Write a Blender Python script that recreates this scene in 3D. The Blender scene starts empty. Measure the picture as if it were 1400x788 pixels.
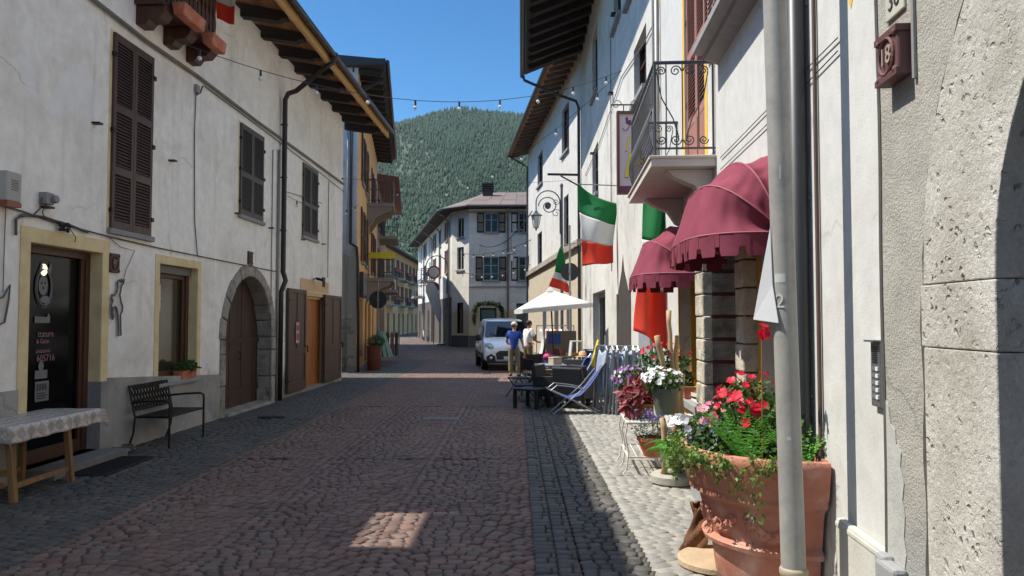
import bpy, bmesh, math, random
import numpy as np
from mathutils import Vector, Matrix, Euler, Quaternion
random.seed(7); rng=np.random.default_rng(7)
R=math.radians; PI=math.pi
S=bpy.context.scene; COL=S.collection
# ---------------------------------------------------------------- camera model (27 mm phone lens, eye 1.8 m above the paving)
FPX,CX,CY,EYE=1050.0,700.0,394.0,1.8
PITCH=math.atan(43/FPX); YAW=-math.atan(5/FPX)
CAMROT=Euler((PI/2+PITCH,0,-YAW)).to_matrix()
def ray(px,py):
    return (CAMROT@Vector(((px-CX)/FPX,-(py-CY)/FPX,-1))).normalized()
def ground(px,py,z=0):
    d=ray(px,py); t=(z-EYE)/d.z
    return Vector((d.x*t,d.y*t,z))
def atY(px,py,Y):
    d=ray(px,py); t=Y/d.y
    return Vector((d.x*t,Y,EYE+d.z*t))
class Frame:
    """vertical plane through (ox,oy); u runs along it away from the camera, o out of it towards the street (s=+1 left walls, -1 right walls)"""
    def __init__(s,ox,oy,dx,sgn): s.o=Vector((ox,oy,0)); s.a=-math.atan(dx); s.s=sgn; s.R=Matrix.Rotation(s.a,3,'Z'); s.T=s.R.transposed()
    def at(s,px,py,out=0):
        d=s.T@ray(px,py); c=s.T@(Vector((0,0,EYE))-s.o); t=(s.s*out-c.x)/d.x
        return (c.y+d.y*t, c.z+d.z*t)
    def w(s,o,u,z): return s.o+s.R@Vector((s.s*o,u,z))
W0=Frame(0,0,0,1)
def frame_rot(x,y,rz):
    f=Frame(x,y,0,1); f.a=rz; f.R=Matrix.Rotation(rz,3,'Z'); f.T=f.R.transposed(); return f
# ---------------------------------------------------------------- mesh builder
class MB:
    def __init__(s): s.v=[]; s.f=[]
    def add(s,vs,fs):
        n=len(s.v); s.v+= [tuple(p) for p in vs]; s.f+=[tuple(i+n for i in f) for f in fs]; return s
    def box(s,a0,a1,b0,b1,c0,c1):
        a0,a1=min(a0,a1),max(a0,a1); b0,b1=min(b0,b1),max(b0,b1); c0,c1=min(c0,c1),max(c0,c1)
        return s.add([(a0,b0,c0),(a1,b0,c0),(a1,b1,c0),(a0,b1,c0),(a0,b0,c1),(a1,b0,c1),(a1,b1,c1),(a0,b1,c1)],
          [(0,3,2,1),(4,5,6,7),(0,1,5,4),(1,2,6,5),(2,3,7,6),(3,0,4,7)])
    def prism(s,poly,ax,c0,c1):
        n=len(poly)
        def P(p,c): return (c,p[0],p[1]) if ax=='o' else ((p[0],c,p[1]) if ax=='u' else (p[0],p[1],c))
        return s.add([P(p,c0) for p in poly]+[P(p,c1) for p in poly],[tuple(range(n))[::-1],tuple(range(n,2*n))]+[(i,(i+1)%n,n+(i+1)%n,n+i) for i in range(n)])
    def quad(s,*p): return s.add(p,[tuple(range(len(p)))])
    def tube(s,pts,r,n=8,cap=True,closed=False):
        P=[Vector(p) for p in pts]; m=len(P); rr=r if isinstance(r,(list,tuple)) else [r]*m
        vs=[]; up=None
        for i in range(m):
            if closed: t=P[(i+1)%m]-P[i-1]
            else: t=P[min(i+1,m-1)]-P[max(i-1,0)]
            if t.length<1e-9: t=Vector((0,0,1))
            t.normalize()
            if up is None: up=Vector((0,0,1)) if abs(t.z)<.9 else Vector((1,0,0))
            x=up-t*up.dot(t)
            if x.length<1e-6: x=Vector((0,1,0))-t*t.y
            x.normalize(); y=t.cross(x); up=x
            for k in range(n):
                a=2*PI*k/n; vs.append(P[i]+(x*math.cos(a)+y*math.sin(a))*rr[i])
        fs=[(i*n+k,i*n+(k+1)%n,((i+1)%m)*n+(k+1)%n,((i+1)%m)*n+k) for i in range(m if closed else m-1) for k in range(n)]
        if cap and not closed: fs+= [tuple(range(n))[::-1],tuple(range((m-1)*n,m*n))]
        return s.add(vs,fs)
    def beam(s,p0,p1,w,h,up=(0,0,1)):
        p0,p1=Vector(p0),Vector(p1); t=(p1-p0).normalized(); x=t.cross(Vector(up)).normalized(); y=x.cross(t)
        vs=[p+x*(a*w/2)+y*(b*h/2) for p in (p0,p1) for a,b in ((-1,-1),(1,-1),(1,1),(-1,1))]
        return s.add(vs,[(0,1,2,3)[::-1],(4,5,6,7),(0,1,5,4),(1,2,6,5),(2,3,7,6),(3,0,4,7)])
    def lathe(s,prof,c=(0,0,0),n=24,a0=0,a1=2*PI,sx=1,sy=1):
        full=abs(a1-a0-2*PI)<1e-6; k=n if full else n+1; m=len(prof); vs=[]
        for r,z in prof:
            for i in range(k):
                a=a0+(a1-a0)*i/n; vs.append((c[0]+r*math.cos(a)*sx,c[1]+r*math.sin(a)*sy,c[2]+z))
        fs=[(j*k+i,j*k+(i+1)%k,(j+1)*k+(i+1)%k,(j+1)*k+i) for j in range(m-1) for i in range(n)]
        s.add(vs,fs)
        if full:
            if prof[0][0]>1e-4: s.f.append(tuple(len(s.v)-k*m+i for i in range(k))[::-1])
            if prof[-1][0]>1e-4: s.f.append(tuple(len(s.v)-k+i for i in range(k)))
        return s
    def ball(s,c,r,n=12,m=8):
        if not isinstance(r,(tuple,list)): r=(r,r,r)
        vs=[(c[0]+r[0]*math.sin(PI*j/m)*math.cos(2*PI*i/n),c[1]+r[1]*math.sin(PI*j/m)*math.sin(2*PI*i/n),c[2]+r[2]*math.cos(PI*j/m)) for j in range(m+1) for i in range(n)]
        return s.add(vs,[(j*n+i,(j+1)*n+i,(j+1)*n+(i+1)%n,j*n+(i+1)%n) for j in range(m) for i in range(n)])
    def grid(s,fn,nu,nv):
        vs=[fn(i/nu,j/nv) for j in range(nv+1) for i in range(nu+1)]
        return s.add(vs,[(j*(nu+1)+i,j*(nu+1)+i+1,(j+1)*(nu+1)+i+1,(j+1)*(nu+1)+i) for j in range(nv) for i in range(nu)])
    def wall(s,u0,u1,z0,z1,holes=(),o=0.0):
        """sheet at o with rectangular holes (u0,u1,z0,z1,depth) and their reveals"""
        us=sorted({u0,u1,*[min(max(h[k],u0),u1) for h in holes for k in (0,1)]}); zs=sorted({z0,z1,*[min(max(h[k],z0),z1) for h in holes for k in (2,3)]})
        for i in range(len(us)-1):
            for j in range(len(zs)-1):
                cu,cz=(us[i]+us[i+1])/2,(zs[j]+zs[j+1])/2
                if any(h[0]<cu<h[1] and h[2]<cz<h[3] for h in holes): continue
                s.quad((o,us[i],zs[j]),(o,us[i+1],zs[j]),(o,us[i+1],zs[j+1]),(o,us[i],zs[j+1]))
        for a,b,c,d,dep in holes:
            e=o-dep
            s.quad((o,a,c),(e,a,c),(e,a,d),(o,a,d)); s.quad((o,b,c),(e,b,c),(e,b,d),(o,b,d))
            s.quad((o,a,d),(e,a,d),(e,b,d),(o,b,d)); s.quad((o,a,c),(e,a,c),(e,b,c),(o,b,c))
        return s
    def xf(s,M,start=0):
        for i in range(start,len(s.v)): s.v[i]=tuple(M@Vector(s.v[i]))
        return s
FR={}     # object -> (frame, base, sign)
def mesh_obj(name,mb,m,fr,base,smooth=False,bevel=0,sub=0,recalc=True,auto=None):
    me=bpy.data.meshes.new(name); b=Vector(base); s=fr.s
    v=np.array(mb.v,dtype=np.float64).reshape(-1,3)-np.array([b.x,b.y,b.z]); v[:,0]*=s
    me.from_pydata(v.tolist(),[],mb.f); 
    if recalc:
        bm=bmesh.new(); bm.from_mesh(me); bmesh.ops.remove_doubles(bm,verts=bm.verts,dist=1e-5) if smooth else None
        bmesh.ops.recalc_face_normals(bm,faces=bm.faces); bm.to_mesh(me); bm.free()
    if m: me.materials.append(m)
    if smooth: me.polygons.foreach_set('use_smooth',[True]*len(me.polygons))
    o=bpy.data.objects.new(name,me); COL.objects.link(o)
    if bevel:
        x=o.modifiers.new('bevel','BEVEL'); x.width=bevel; x.segments=2; x.limit_method='ANGLE'; x.angle_limit=R(40)
    if sub:
        x=o.modifiers.new('sub','SUBSURF'); x.levels=sub; x.render_levels=sub
    if auto:
        bpy.context.view_layer.objects.active=o
        me.set_sharp_from_angle(angle=R(auto))
    return o
def tag(o,label=None,cat=None,group=None,kind=None):
    for k,x in (('label',label),('category',cat),('group',group),('kind',kind)):
        if x: o[k]=x
    return o
def thing(name,label,cat,fr=W0,base=(0,0,0),group=None):
    o=bpy.data.objects.new(name,None); o.empty_display_size=.2; COL.objects.link(o)
    o.location=fr.w(*base); o.rotation_euler=(0,0,fr.a); FR[o.name]=(fr,base); return tag(o,label,cat,group)
EACH={'rafter','rafter_end','corbel','hinge','shutter_catch','bracket','cable','conduit','painted_diamond','sticker','hoop','hinge_plate','tape_strip','string_course','plinth','pipework','clasp','wood_knot','string_line','handle','knob','seam','ochre_border','stone_stub','mortar_patch','crack','roundel','printed_block','foot','arm','wheel_bolt','bolt','blade'}
def islands(mb):
    par=list(range(len(mb.v)))
    def find(i):
        while par[i]!=i: par[i]=par[par[i]]; i=par[i]
        return i
    for f in mb.f:
        a=find(f[0])
        for i in f[1:]: par[find(i)]=a
    out={}
    for f in mb.f: out.setdefault(find(f[0]),[]).append(f)
    res=[]
    for fs in out.values():
        ids=sorted({i for f in fs for i in f}); mp={j:i for i,j in enumerate(ids)}; q=MB(); q.v=[mb.v[j] for j in ids]; q.f=[tuple(mp[i] for i in f) for f in fs]; res.append(q)
    return res
def part(parent,name,mb,m,label=None,**k):
    if name in EACH and len(mb.f):
        I=islands(mb)
        if 1<len(I)<100:
            for q in I: o=part1(parent,name,q,m,label,**k)
            return o
    return part1(parent,name,mb,m,label,**k)
def part1(parent,name,mb,m,label=None,**k):
    fr,base=FR[parent.name]; o=mesh_obj(name,mb,m,fr,base,**k); o.parent=parent; FR[o.name]=(fr,base)
    if label: o['label']=label
    return o
def solo(name,label,cat,mb,m,fr=W0,base=(0,0,0),group=None,kind=None,**k):
    o=mesh_obj(name,mb,m,fr,base,**k); o.location=fr.w(*base); o.rotation_euler=(0,0,fr.a); FR[o.name]=(fr,base)
    return tag(o,label,cat,group,kind)
def setting(name,mb,m,fr=W0,kind='structure',**k):
    o=mesh_obj(name,mb,m,fr,(0,0,0),**k); o.location=fr.o; o.rotation_euler=(0,0,fr.a); o['kind']=kind; return o
def copy_tree(o,parent=None):
    c=o.copy(); COL.objects.link(c); FR[c.name]=FR[o.name]
    if parent is not None: c.parent=parent
    for ch in [x for x in COL.objects if x.parent==o]: copy_tree(ch,c)
    return c
def clone(o,loc,rz,label=None,rot=None):
    c=copy_tree(o); c.location=loc; c.rotation_euler=rot if rot else (0,0,rz)
    if label: c['label']=label
    return c
_txt={}
def text_mb(mb,txt,size,o,u,z,dirn=1,depth=.004,align='CENTER',slant=0,rot=0):
    """lettering in the (u,z) plane, reading along dirn*u"""
    cu=bpy.data.curves.new('t','FONT'); cu.body=txt; cu.size=size; cu.align_x=align; cu.align_y='CENTER'; cu.extrude=depth/2; cu.shear=slant; cu.resolution_u=3
    ob=bpy.data.objects.new('t',cu); COL.objects.link(ob); dg=bpy.context.evaluated_depsgraph_get(); me=bpy.data.meshes.new_from_object(ob.evaluated_get(dg))
    ca,sa=math.cos(rot),math.sin(rot)
    mb.add([(o+v.co.z,u+dirn*(v.co.x*ca-v.co.y*sa),z+v.co.x*sa+v.co.y*ca) for v in me.vertices],[tuple(p.vertices) for p in me.polygons])
    bpy.data.objects.remove(ob); bpy.data.curves.remove(cu); bpy.data.meshes.remove(me); return mb
# ---------------------------------------------------------------- materials
def lin(h):
    h=h.lstrip('#'); c=[int(h[i:i+2],16)/255 for i in (0,2,4)]
    return tuple((x/12.92 if x<=.04045 else ((x+.055)/1.055)**2.4) for x in c)
MATS={}
def nd(nt,t,**k):
    n=nt.nodes.new(t)
    for a,b in k.items():
        if a.startswith('i_'): n.inputs[a[2:].replace('_',' ')].default_value=b
        else: setattr(n,a,b)
    return n
def ramp(nt,fac,stops):
    r=nt.nodes.new('ShaderNodeValToRGB'); e=r.color_ramp.elements
    while len(e)>1: e.remove(e[-1])
    e[0].position=stops[0][0]; e[0].color=(*stops[0][1],1)
    for p,c in stops[1:]:
        x=e.new(p); x.color=(*c,1)
    nt.links.new(fac,r.inputs[0]); return r.outputs[0]
def noise(nt,co,sc,det=4,rough=.55,dist=0):
    n=nd(nt,'ShaderNodeTexNoise',i_Scale=sc,i_Detail=det,i_Roughness=rough,i_Distortion=dist); nt.links.new(co,n.inputs['Vector']); return n.outputs['Fac']
def mulc(nt,a,b,fac=1.0,mode='MULTIPLY'):
    m=nt.nodes.new('ShaderNodeMix'); m.data_type='RGBA'; m.blend_type=mode
    if isinstance(fac,float) or isinstance(fac,int): m.inputs[0].default_value=fac
    else: nt.links.new(fac,m.inputs[0])
    for i,x in ((6,a),(7,b)):
        if isinstance(x,tuple): m.inputs[i].default_value=(*x,1)
        else: nt.links.new(x,m.inputs[i])
    return m.outputs[2]
def M(name,col,rough=.75,var=.12,scale=4.0,bump=0.0,bscale=60.0,metal=0.0,spec=.5,col2=None,c2scale=1.5,c2lo=.45,c2hi=.7,stretch=None,trans=0,isl=0.0,coat=0.0,sheen=0.0,bdist=.01):
    """procedural: base colour, broad tone variation (var), a second tone in patches (col2), per-piece variation (isl), bump"""
    if name in MATS: return MATS[name]
    m=bpy.data.materials.new(name); m.use_nodes=True; nt=m.node_tree; b=nt.nodes['Principled BSDF']
    if isinstance(col,str): col=lin(col)
    if isinstance(col2,str): col2=lin(col2)
    tc=nd(nt,'ShaderNodeTexCoord').outputs['Object']
    if stretch:
        mp=nd(nt,'ShaderNodeMapping'); mp.inputs['Scale'].default_value=stretch; nt.links.new(tc,mp.inputs[0]); tc=mp.outputs[0]
    c=col
    if col2:
        f=noise(nt,tc,c2scale,6,.6,.3); mr=nd(nt,'ShaderNodeMapRange',i_From_Min=c2lo,i_From_Max=c2hi); nt.links.new(f,mr.inputs[0])
        c=mulc(nt,col,col2,mr.outputs[0],'MIX')
    if var:
        f=noise(nt,tc,scale,6,.65); g=ramp(nt,f,[(.25,(1-var,)*3),(.75,(1+var,)*3)]); c=mulc(nt,c,g)
    if isl:
        gi=nd(nt,'ShaderNodeNewGeometry').outputs['Random Per Island']; g=ramp(nt,gi,[(0,(1-isl,)*3),(1,(1+isl,)*3)]); c=mulc(nt,c,g)
    if isinstance(c,tuple): b.inputs['Base Color'].default_value=(*c,1)
    else: nt.links.new(c,b.inputs['Base Color'])
    b.inputs['Roughness'].default_value=rough; b.inputs['Metallic'].default_value=metal; b.inputs['Specular IOR Level'].default_value=spec
    if coat: b.inputs['Coat Weight'].default_value=coat
    if trans: 
        # thin cloth / leaf: part of the light passes through
        t=nd(nt,'ShaderNodeBsdfTranslucent'); mx=nd(nt,'ShaderNodeMixShader'); mx.inputs[0].default_value=trans
        if isinstance(c,tuple): t.inputs[0].default_value=(*c,1)
        else: nt.links.new(c,t.inputs[0])
        nt.links.new(b.outputs[0],mx.inputs[1]); nt.links.new(t.outputs[0],mx.inputs[2]); nt.links.new(mx.outputs[0],nt.nodes['Material Output'].inputs[0])
    if bump:
        f=noise(nt,tc,bscale,5,.65); bp=nd(nt,'ShaderNodeBump',i_Strength=bump,i_Distance=bdist); nt.links.new(f,bp.inputs['Height']); nt.links.new(bp.outputs[0],b.inputs['Normal'])
    MATS[name]=m; return m
def plaster(name,col,dirt,bump=.35,bscale=45,amt=.6,low=None,lowz=1.0,streak=.35):
    """weathered render: cloudy stains, vertical rain streaks, trowel bump, dirt near the ground"""
    if name in MATS: return MATS[name]
    m=bpy.data.materials.new(name); m.use_nodes=True; nt=m.node_tree; b=nt.nodes['Principled BSDF']
    col,dirt=lin(col),lin(dirt); tc=nd(nt,'ShaderNodeTexCoord').outputs['Object']
    f=noise(nt,tc,.75,7,.66,.6); mr=nd(nt,'ShaderNodeMapRange',i_From_Min=.45,i_From_Max=.72,i_To_Max=amt); nt.links.new(f,mr.inputs[0]); c=mulc(nt,col,dirt,mr.outputs[0],'MIX')
    mp=nd(nt,'ShaderNodeMapping'); mp.inputs['Scale'].default_value=(5,5,.35); nt.links.new(tc,mp.inputs[0])
    f=noise(nt,mp.outputs[0],1.0,6,.6); mr=nd(nt,'ShaderNodeMapRange',i_From_Min=.55,i_From_Max=.8,i_To_Max=streak); nt.links.new(f,mr.inputs[0]); c=mulc(nt,c,dirt,mr.outputs[0],'MIX')
    f=noise(nt,tc,6,5,.6); c=mulc(nt,c,ramp(nt,f,[(.3,(.90,)*3),(.7,(1.05,)*3)]))
    # hairline cracks here and there, and a few paler patch repairs
    wv=nd(nt,'ShaderNodeTexNoise',i_Scale=3.0,i_Detail=4.0); nt.links.new(tc,wv.inputs['Vector']); av=nd(nt,'ShaderNodeVectorMath',operation='MULTIPLY_ADD'); nt.links.new(wv.outputs['Color'],av.inputs[0]); av.inputs[1].default_value=(.35,.35,.35); nt.links.new(tc,av.inputs[2])
    vo=nd(nt,'ShaderNodeTexVoronoi',feature='DISTANCE_TO_EDGE',i_Scale=.42); nt.links.new(av.outputs[0],vo.inputs['Vector']); ck=nd(nt,'ShaderNodeMapRange',i_From_Min=.0025,i_From_Max=.0075,i_To_Min=1.0,i_To_Max=0.0); nt.links.new(vo.outputs['Distance'],ck.inputs[0])
    gm=noise(nt,tc,.5,2,.5); gr_=nd(nt,'ShaderNodeMapRange',i_From_Min=.52,i_From_Max=.60,i_To_Max=.30); nt.links.new(gm,gr_.inputs[0]); mm_=nd(nt,'ShaderNodeMath',operation='MULTIPLY'); nt.links.new(ck.outputs[0],mm_.inputs[0]); nt.links.new(gr_.outputs[0],mm_.inputs[1]); c=mulc(nt,c,tuple(x*.45 for x in dirt),mm_.outputs[0],'MIX')
    pf=noise(nt,tc,.62,1.5,.4,.8); pm=nd(nt,'ShaderNodeMapRange',i_From_Min=.655,i_From_Max=.672,i_To_Max=.35); nt.links.new(pf,pm.inputs[0]); c=mulc(nt,c,tuple(min(.9,x*1.12) for x in col),pm.outputs[0],'MIX')
    if low:
        sx=nd(nt,'ShaderNodeSeparateXYZ'); nt.links.new(tc,sx.inputs[0]); f=noise(nt,tc,2.2,6,.7)
        a=nd(nt,'ShaderNodeMath',operation='MULTIPLY_ADD'); nt.links.new(f,a.inputs[0]); a.inputs[1].default_value=-1.4; nt.links.new(sx.outputs[2],a.inputs[2])
        mr=nd(nt,'ShaderNodeMapRange',i_From_Min=lowz-.7,i_From_Max=lowz-1.1); nt.links.new(a.outputs[0],mr.inputs[0]); c=mulc(nt,c,lin(low),mr.outputs[0],'MIX')
    nt.links.new(c,b.inputs['Base Color']); b.inputs['Roughness'].default_value=.9; b.inputs['Specular IOR Level'].default_value=.25
    f1=noise(nt,tc,bscale,4,.7); f2=noise(nt,tc,5,3,.5); a=nd(nt,'ShaderNodeMath',operation='MULTIPLY_ADD'); nt.links.new(f2,a.inputs[0]); a.inputs[1].default_value=1.5; nt.links.new(f1,a.inputs[2])
    bp=nd(nt,'ShaderNodeBump',i_Strength=bump,i_Distance=.02); nt.links.new(a.outputs[0],bp.inputs['Height']); nt.links.new(bp.outputs[0],b.inputs['Normal'])
    MATS[name]=m; return m
def wood(name,col,dark,rough=.6,axis='z',sc=1.0,bump=.25):
    if name in MATS: return MATS[name]
    m=bpy.data.materials.new(name); m.use_nodes=True; nt=m.node_tree; b=nt.nodes['Principled BSDF']
    tc=nd(nt,'ShaderNodeTexCoord').outputs['Object']; mp=nd(nt,'ShaderNodeMapping'); s=[18*sc]*3; s['xyz'.index(axis)]=1.2*sc; mp.inputs['Scale'].default_value=s; nt.links.new(tc,mp.inputs[0])
    f=noise(nt,mp.outputs[0],1,6,.65,.4); c=ramp(nt,f,[(.3,lin(dark)),(.62,lin(col))]); g=nd(nt,'ShaderNodeNewGeometry').outputs['Random Per Island']; c=mulc(nt,c,ramp(nt,g,[(0,(.85,)*3),(1,(1.12,)*3)]))
    nt.links.new(c,b.inputs['Base Color']); b.inputs['Roughness'].default_value=rough
    bp=nd(nt,'ShaderNodeBump',i_Strength=bump,i_Distance=.005); nt.links.new(f,bp.inputs['Height']); nt.links.new(bp.outputs[0],b.inputs['Normal']); MATS[name]=m; return m
def leafy(name,cols,trans=.3,rough=.5,glow=0):
    """one colour per leaf / petal / stone, picked along a ramp"""
    if name in MATS: return MATS[name]
    m=bpy.data.materials.new(name); m.use_nodes=True; nt=m.node_tree; b=nt.nodes['Principled BSDF']
    gi=nd(nt,'ShaderNodeNewGeometry').outputs['Random Per Island']; k=len(cols); c=ramp(nt,gi,[(i/max(1,k-1),lin(x)) for i,x in enumerate(cols)])
    nt.links.new(c,b.inputs['Base Color']); b.inputs['Roughness'].default_value=rough; b.inputs['Specular IOR Level'].default_value=.35
    if trans:
        t=nd(nt,'ShaderNodeBsdfTranslucent'); nt.links.new(c,t.inputs[0]); mx=nd(nt,'ShaderNodeMixShader'); mx.inputs[0].default_value=trans
        nt.links.new(b.outputs[0],mx.inputs[1]); nt.links.new(t.outputs[0],mx.inputs[2]); nt.links.new(mx.outputs[0],nt.nodes['Material Output'].inputs[0])
    MATS[name]=m; return m

def pitted(name,col,dark):
    """old tufa: pale stone full of small holes"""
    m=bpy.data.materials.new(name); m.use_nodes=True; nt=m.node_tree; b=nt.nodes['Principled BSDF']; tc=nd(nt,'ShaderNodeTexCoord').outputs['Object']
    v=nd(nt,'ShaderNodeTexVoronoi',i_Scale=19.0); wn=noise(nt,tc,9,4,.6); ad=nd(nt,'ShaderNodeVectorMath',operation='MULTIPLY_ADD'); cb=nd(nt,'ShaderNodeCombineXYZ'); [nt.links.new(wn,cb.inputs[i]) for i in range(3)]
    nt.links.new(cb.outputs[0],ad.inputs[0]); ad.inputs[1].default_value=(.12,.12,.12); nt.links.new(tc,ad.inputs[2]); nt.links.new(ad.outputs[0],v.inputs['Vector'])
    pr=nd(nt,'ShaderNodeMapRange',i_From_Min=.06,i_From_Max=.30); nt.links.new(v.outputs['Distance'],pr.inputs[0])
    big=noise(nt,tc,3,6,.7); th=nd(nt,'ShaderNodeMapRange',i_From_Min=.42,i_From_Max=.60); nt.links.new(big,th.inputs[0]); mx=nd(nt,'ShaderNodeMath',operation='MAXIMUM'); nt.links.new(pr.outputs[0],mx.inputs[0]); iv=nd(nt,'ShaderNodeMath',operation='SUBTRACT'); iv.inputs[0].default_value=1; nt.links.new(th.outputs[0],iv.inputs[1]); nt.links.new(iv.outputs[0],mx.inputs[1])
    f=noise(nt,tc,2.2,7,.7); c=ramp(nt,f,[(.3,lin(dark)),(.6,lin(col))]); f2=noise(nt,tc,60,4,.7); c=mulc(nt,c,ramp(nt,f2,[(.3,(.85,)*3),(.7,(1.1,)*3)])); c=mulc(nt,c,ramp(nt,mx.outputs[0],[(.15,(.55,.53,.50)),(.7,(1,1,1))])); nt.links.new(c,b.inputs['Base Color']); b.inputs['Roughness'].default_value=.95; b.inputs['Specular IOR Level'].default_value=.2  # pits darkened in the base colour too, painting the shade inside the holes
    f3=noise(nt,tc,28,6,.75); a=nd(nt,'ShaderNodeMath',operation='MULTIPLY_ADD'); nt.links.new(mx.outputs[0],a.inputs[0]); a.inputs[1].default_value=1.0; nt.links.new(f3,a.inputs[2]); bp=nd(nt,'ShaderNodeBump',i_Strength=1,i_Distance=.028); nt.links.new(a.outputs[0],bp.inputs['Height']); nt.links.new(bp.outputs[0],b.inputs['Normal']); MATS[name]=m; return m
# ---------------------------------------------------------------- camera, sky, sun
cam=bpy.data.cameras.new('camera'); co=bpy.data.objects.new('camera',cam); COL.objects.link(co); S.camera=co
cam.sensor_width=36; cam.lens=FPX/1400*36; cam.clip_start=.05; cam.clip_end=6000
co.location=(0,0,EYE); co.rotation_euler=(PI/2+PITCH,0,-YAW)
SUNL=Vector((1,-.075,-1.55)).normalized()
SKY_STR,SUN_STR,EXPO=.15,2.4,1.58
SKYLO1,SKYLO2,SKYHI=(.15,.30,.38),(.115,.265,.355),(1.12,1.06,.92)
w=bpy.data.worlds.new('World'); S.world=w; w.use_nodes=True; nt=w.node_tree; bg=nt.nodes['Background']
sk=nt.nodes.new('ShaderNodeTexSky'); sk.sky_type='NISHITA'; sk.sun_disc=False; sk.sun_elevation=math.asin(-SUNL.z); sk.sun_rotation=math.atan2(-SUNL.x,-SUNL.y); sk.altitude=900; sk.air_density=1.0; sk.dust_density=.05; sk.ozone_density=2.6
# deep alpine blue low over the ridge, brighter overhead: one factor by elevation for every ray alike
tcw=nd(nt,'ShaderNodeTexCoord').outputs['Generated']; sz=nd(nt,'ShaderNodeSeparateXYZ'); nt.links.new(tcw,sz.inputs[0]); fac=ramp(nt,sz.outputs[2],[(.25,SKYLO1),(.44,SKYLO2),(.64,SKYHI)])
nt.links.new(mulc(nt,sk.outputs[0],fac),bg.inputs[0]); bg.inputs[1].default_value=SKY_STR
sl=bpy.data.lights.new('sun','SUN'); so=bpy.data.objects.new('sun',sl); COL.objects.link(so); sl.energy=SUN_STR; sl.angle=R(.53); sl.color=(1,.95,.86); so.rotation_euler=SUNL.to_track_quat('-Z','Y').to_euler(); so.location=(-30,4,50)
S.view_settings.view_transform='Standard'; S.view_settings.look='None'; S.view_settings.exposure=EXPO; S.view_settings.gamma=1; S.view_settings.use_curve_mapping=False
S.cycles.max_bounces=8; S.cycles.diffuse_bounces=5; S.cycles.glossy_bounces=3; S.cycles.use_denoising=True; S.cycles.sample_clamp_indirect=6
# ---------------------------------------------------------------- ground: base sheet + real setts
mb=MB(); mb.quad((-2500,-600,-.035),(2500,-600,-.035),(2500,4000,-.035),(-2500,4000,-.035))
setting('ground',mb,M('ground_soil','#5d574e',.95,.2,.6,.3,30))
def setts(name,x0,x1,y0,y1,pitch,lanes,amp,cols,hvar=.003,gap=.010,skip=None,wob=.02,fill='#6f6a62',jz=-.016,tilt=1.0):
    """individually cut stones laid in shallow arcs, lane by lane"""
    P=[]; A=[]; SZ=[]
    lw=(x1-x0)/lanes
    for L in range(lanes):
        n=int((y1-y0)/pitch)+4
        for k in range(-2,n):
            x=x0+L*lw; off=rng.uniform(0,.5)*pitch
            while x<x0+(L+1)*lw-.3*pitch:
                w_=pitch*rng.uniform(.85,1.4); w_=min(w_,x0+(L+1)*lw-x)
                if x0+(L+1)*lw-x-w_<.35*pitch: w_=x0+(L+1)*lw-x
                cx=x+w_/2; t=(cx-x0-L*lw)/lw; yy=y0+k*pitch+amp*math.sin(PI*t)+wob*math.sin(cx*3.1+k*.37)+rng.normal(0,.006)
                ang=math.atan(amp*PI/lw*math.cos(PI*t)+wob*3.1*math.cos(cx*3.1+k*.37))+rng.normal(0,.028)
                if y0<=yy<=y1 and not(skip and skip(cx,yy)): P.append((cx,yy)); A.append(ang); SZ.append((w_,pitch*rng.uniform(.93,1.02)))
                x+=w_
    P=np.array(P);A=np.array(A);SZ=np.array(SZ);N=len(P)
    hw=(SZ-gap)/2; bev=np.minimum(.009,pitch*.09)
    corners=np.array([(-1,-1),(1,-1),(1,1),(-1,1)])
    V=np.zeros((N,12,3)); h=rng.normal(0,hvar,N); tx=rng.normal(0,.014*tilt,N); ty=rng.normal(0,.016*tilt,N)
    for i,(a,b) in enumerate(corners):
        j=rng.normal(0,.014,(N,2))*pitch
        for lev,(ins,z) in enumerate(((0,-.035),(0,-.010),(bev,0.0))):
            lx=a*(hw[:,0]-ins)+j[:,0]*(lev>0); ly=b*(hw[:,1]-ins)+j[:,1]*(lev>0)
            V[:,lev*4+i,0]=P[:,0]+lx*np.cos(A)-ly*np.sin(A); V[:,lev*4+i,1]=P[:,1]+lx*np.sin(A)+ly*np.cos(A)
            V[:,lev*4+i,2]=z+(h+lx*tx+ly*ty if lev>0 else 0)
    F=[]
    fb=[(0,1,5,4),(1,2,6,5),(2,3,7,6),(3,0,4,7),(4,5,9,8),(5,6,10,9),(6,7,11,10),(7,4,8,11),(8,9,10,11)]
    F=(np.array(fb)[None]+(np.arange(N)*12)[:,None,None]).reshape(-1,4)
    me=bpy.data.meshes.new(name); V=V.reshape(-1,3); me.vertices.add(len(V)); me.vertices.foreach_set('co',V.astype(np.float32).ravel())
    me.loops.add(F.size); me.loops.foreach_set('vertex_index',F.astype(np.int32).ravel()); me.polygons.add(len(F)); me.polygons.foreach_set('loop_start',np.arange(0,F.size,4,dtype=np.int32)); me.update(calc_edges=True); me.validate()
    m=stone_mat(name+'_stone',cols); me.materials.append(m); o=bpy.data.objects.new(name,me); COL.objects.link(o); o['kind']='structure'
    b=MB(); b.quad((x0-.02,y0,jz),(x1+.02,y0,jz),(x1+.02,y1,jz),(x0-.02,y1,jz))
    j=setting('joint_sand',b,M('joint_'+name+fill[1:],fill,.95,.25,7,.5,90)); return o
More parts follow.
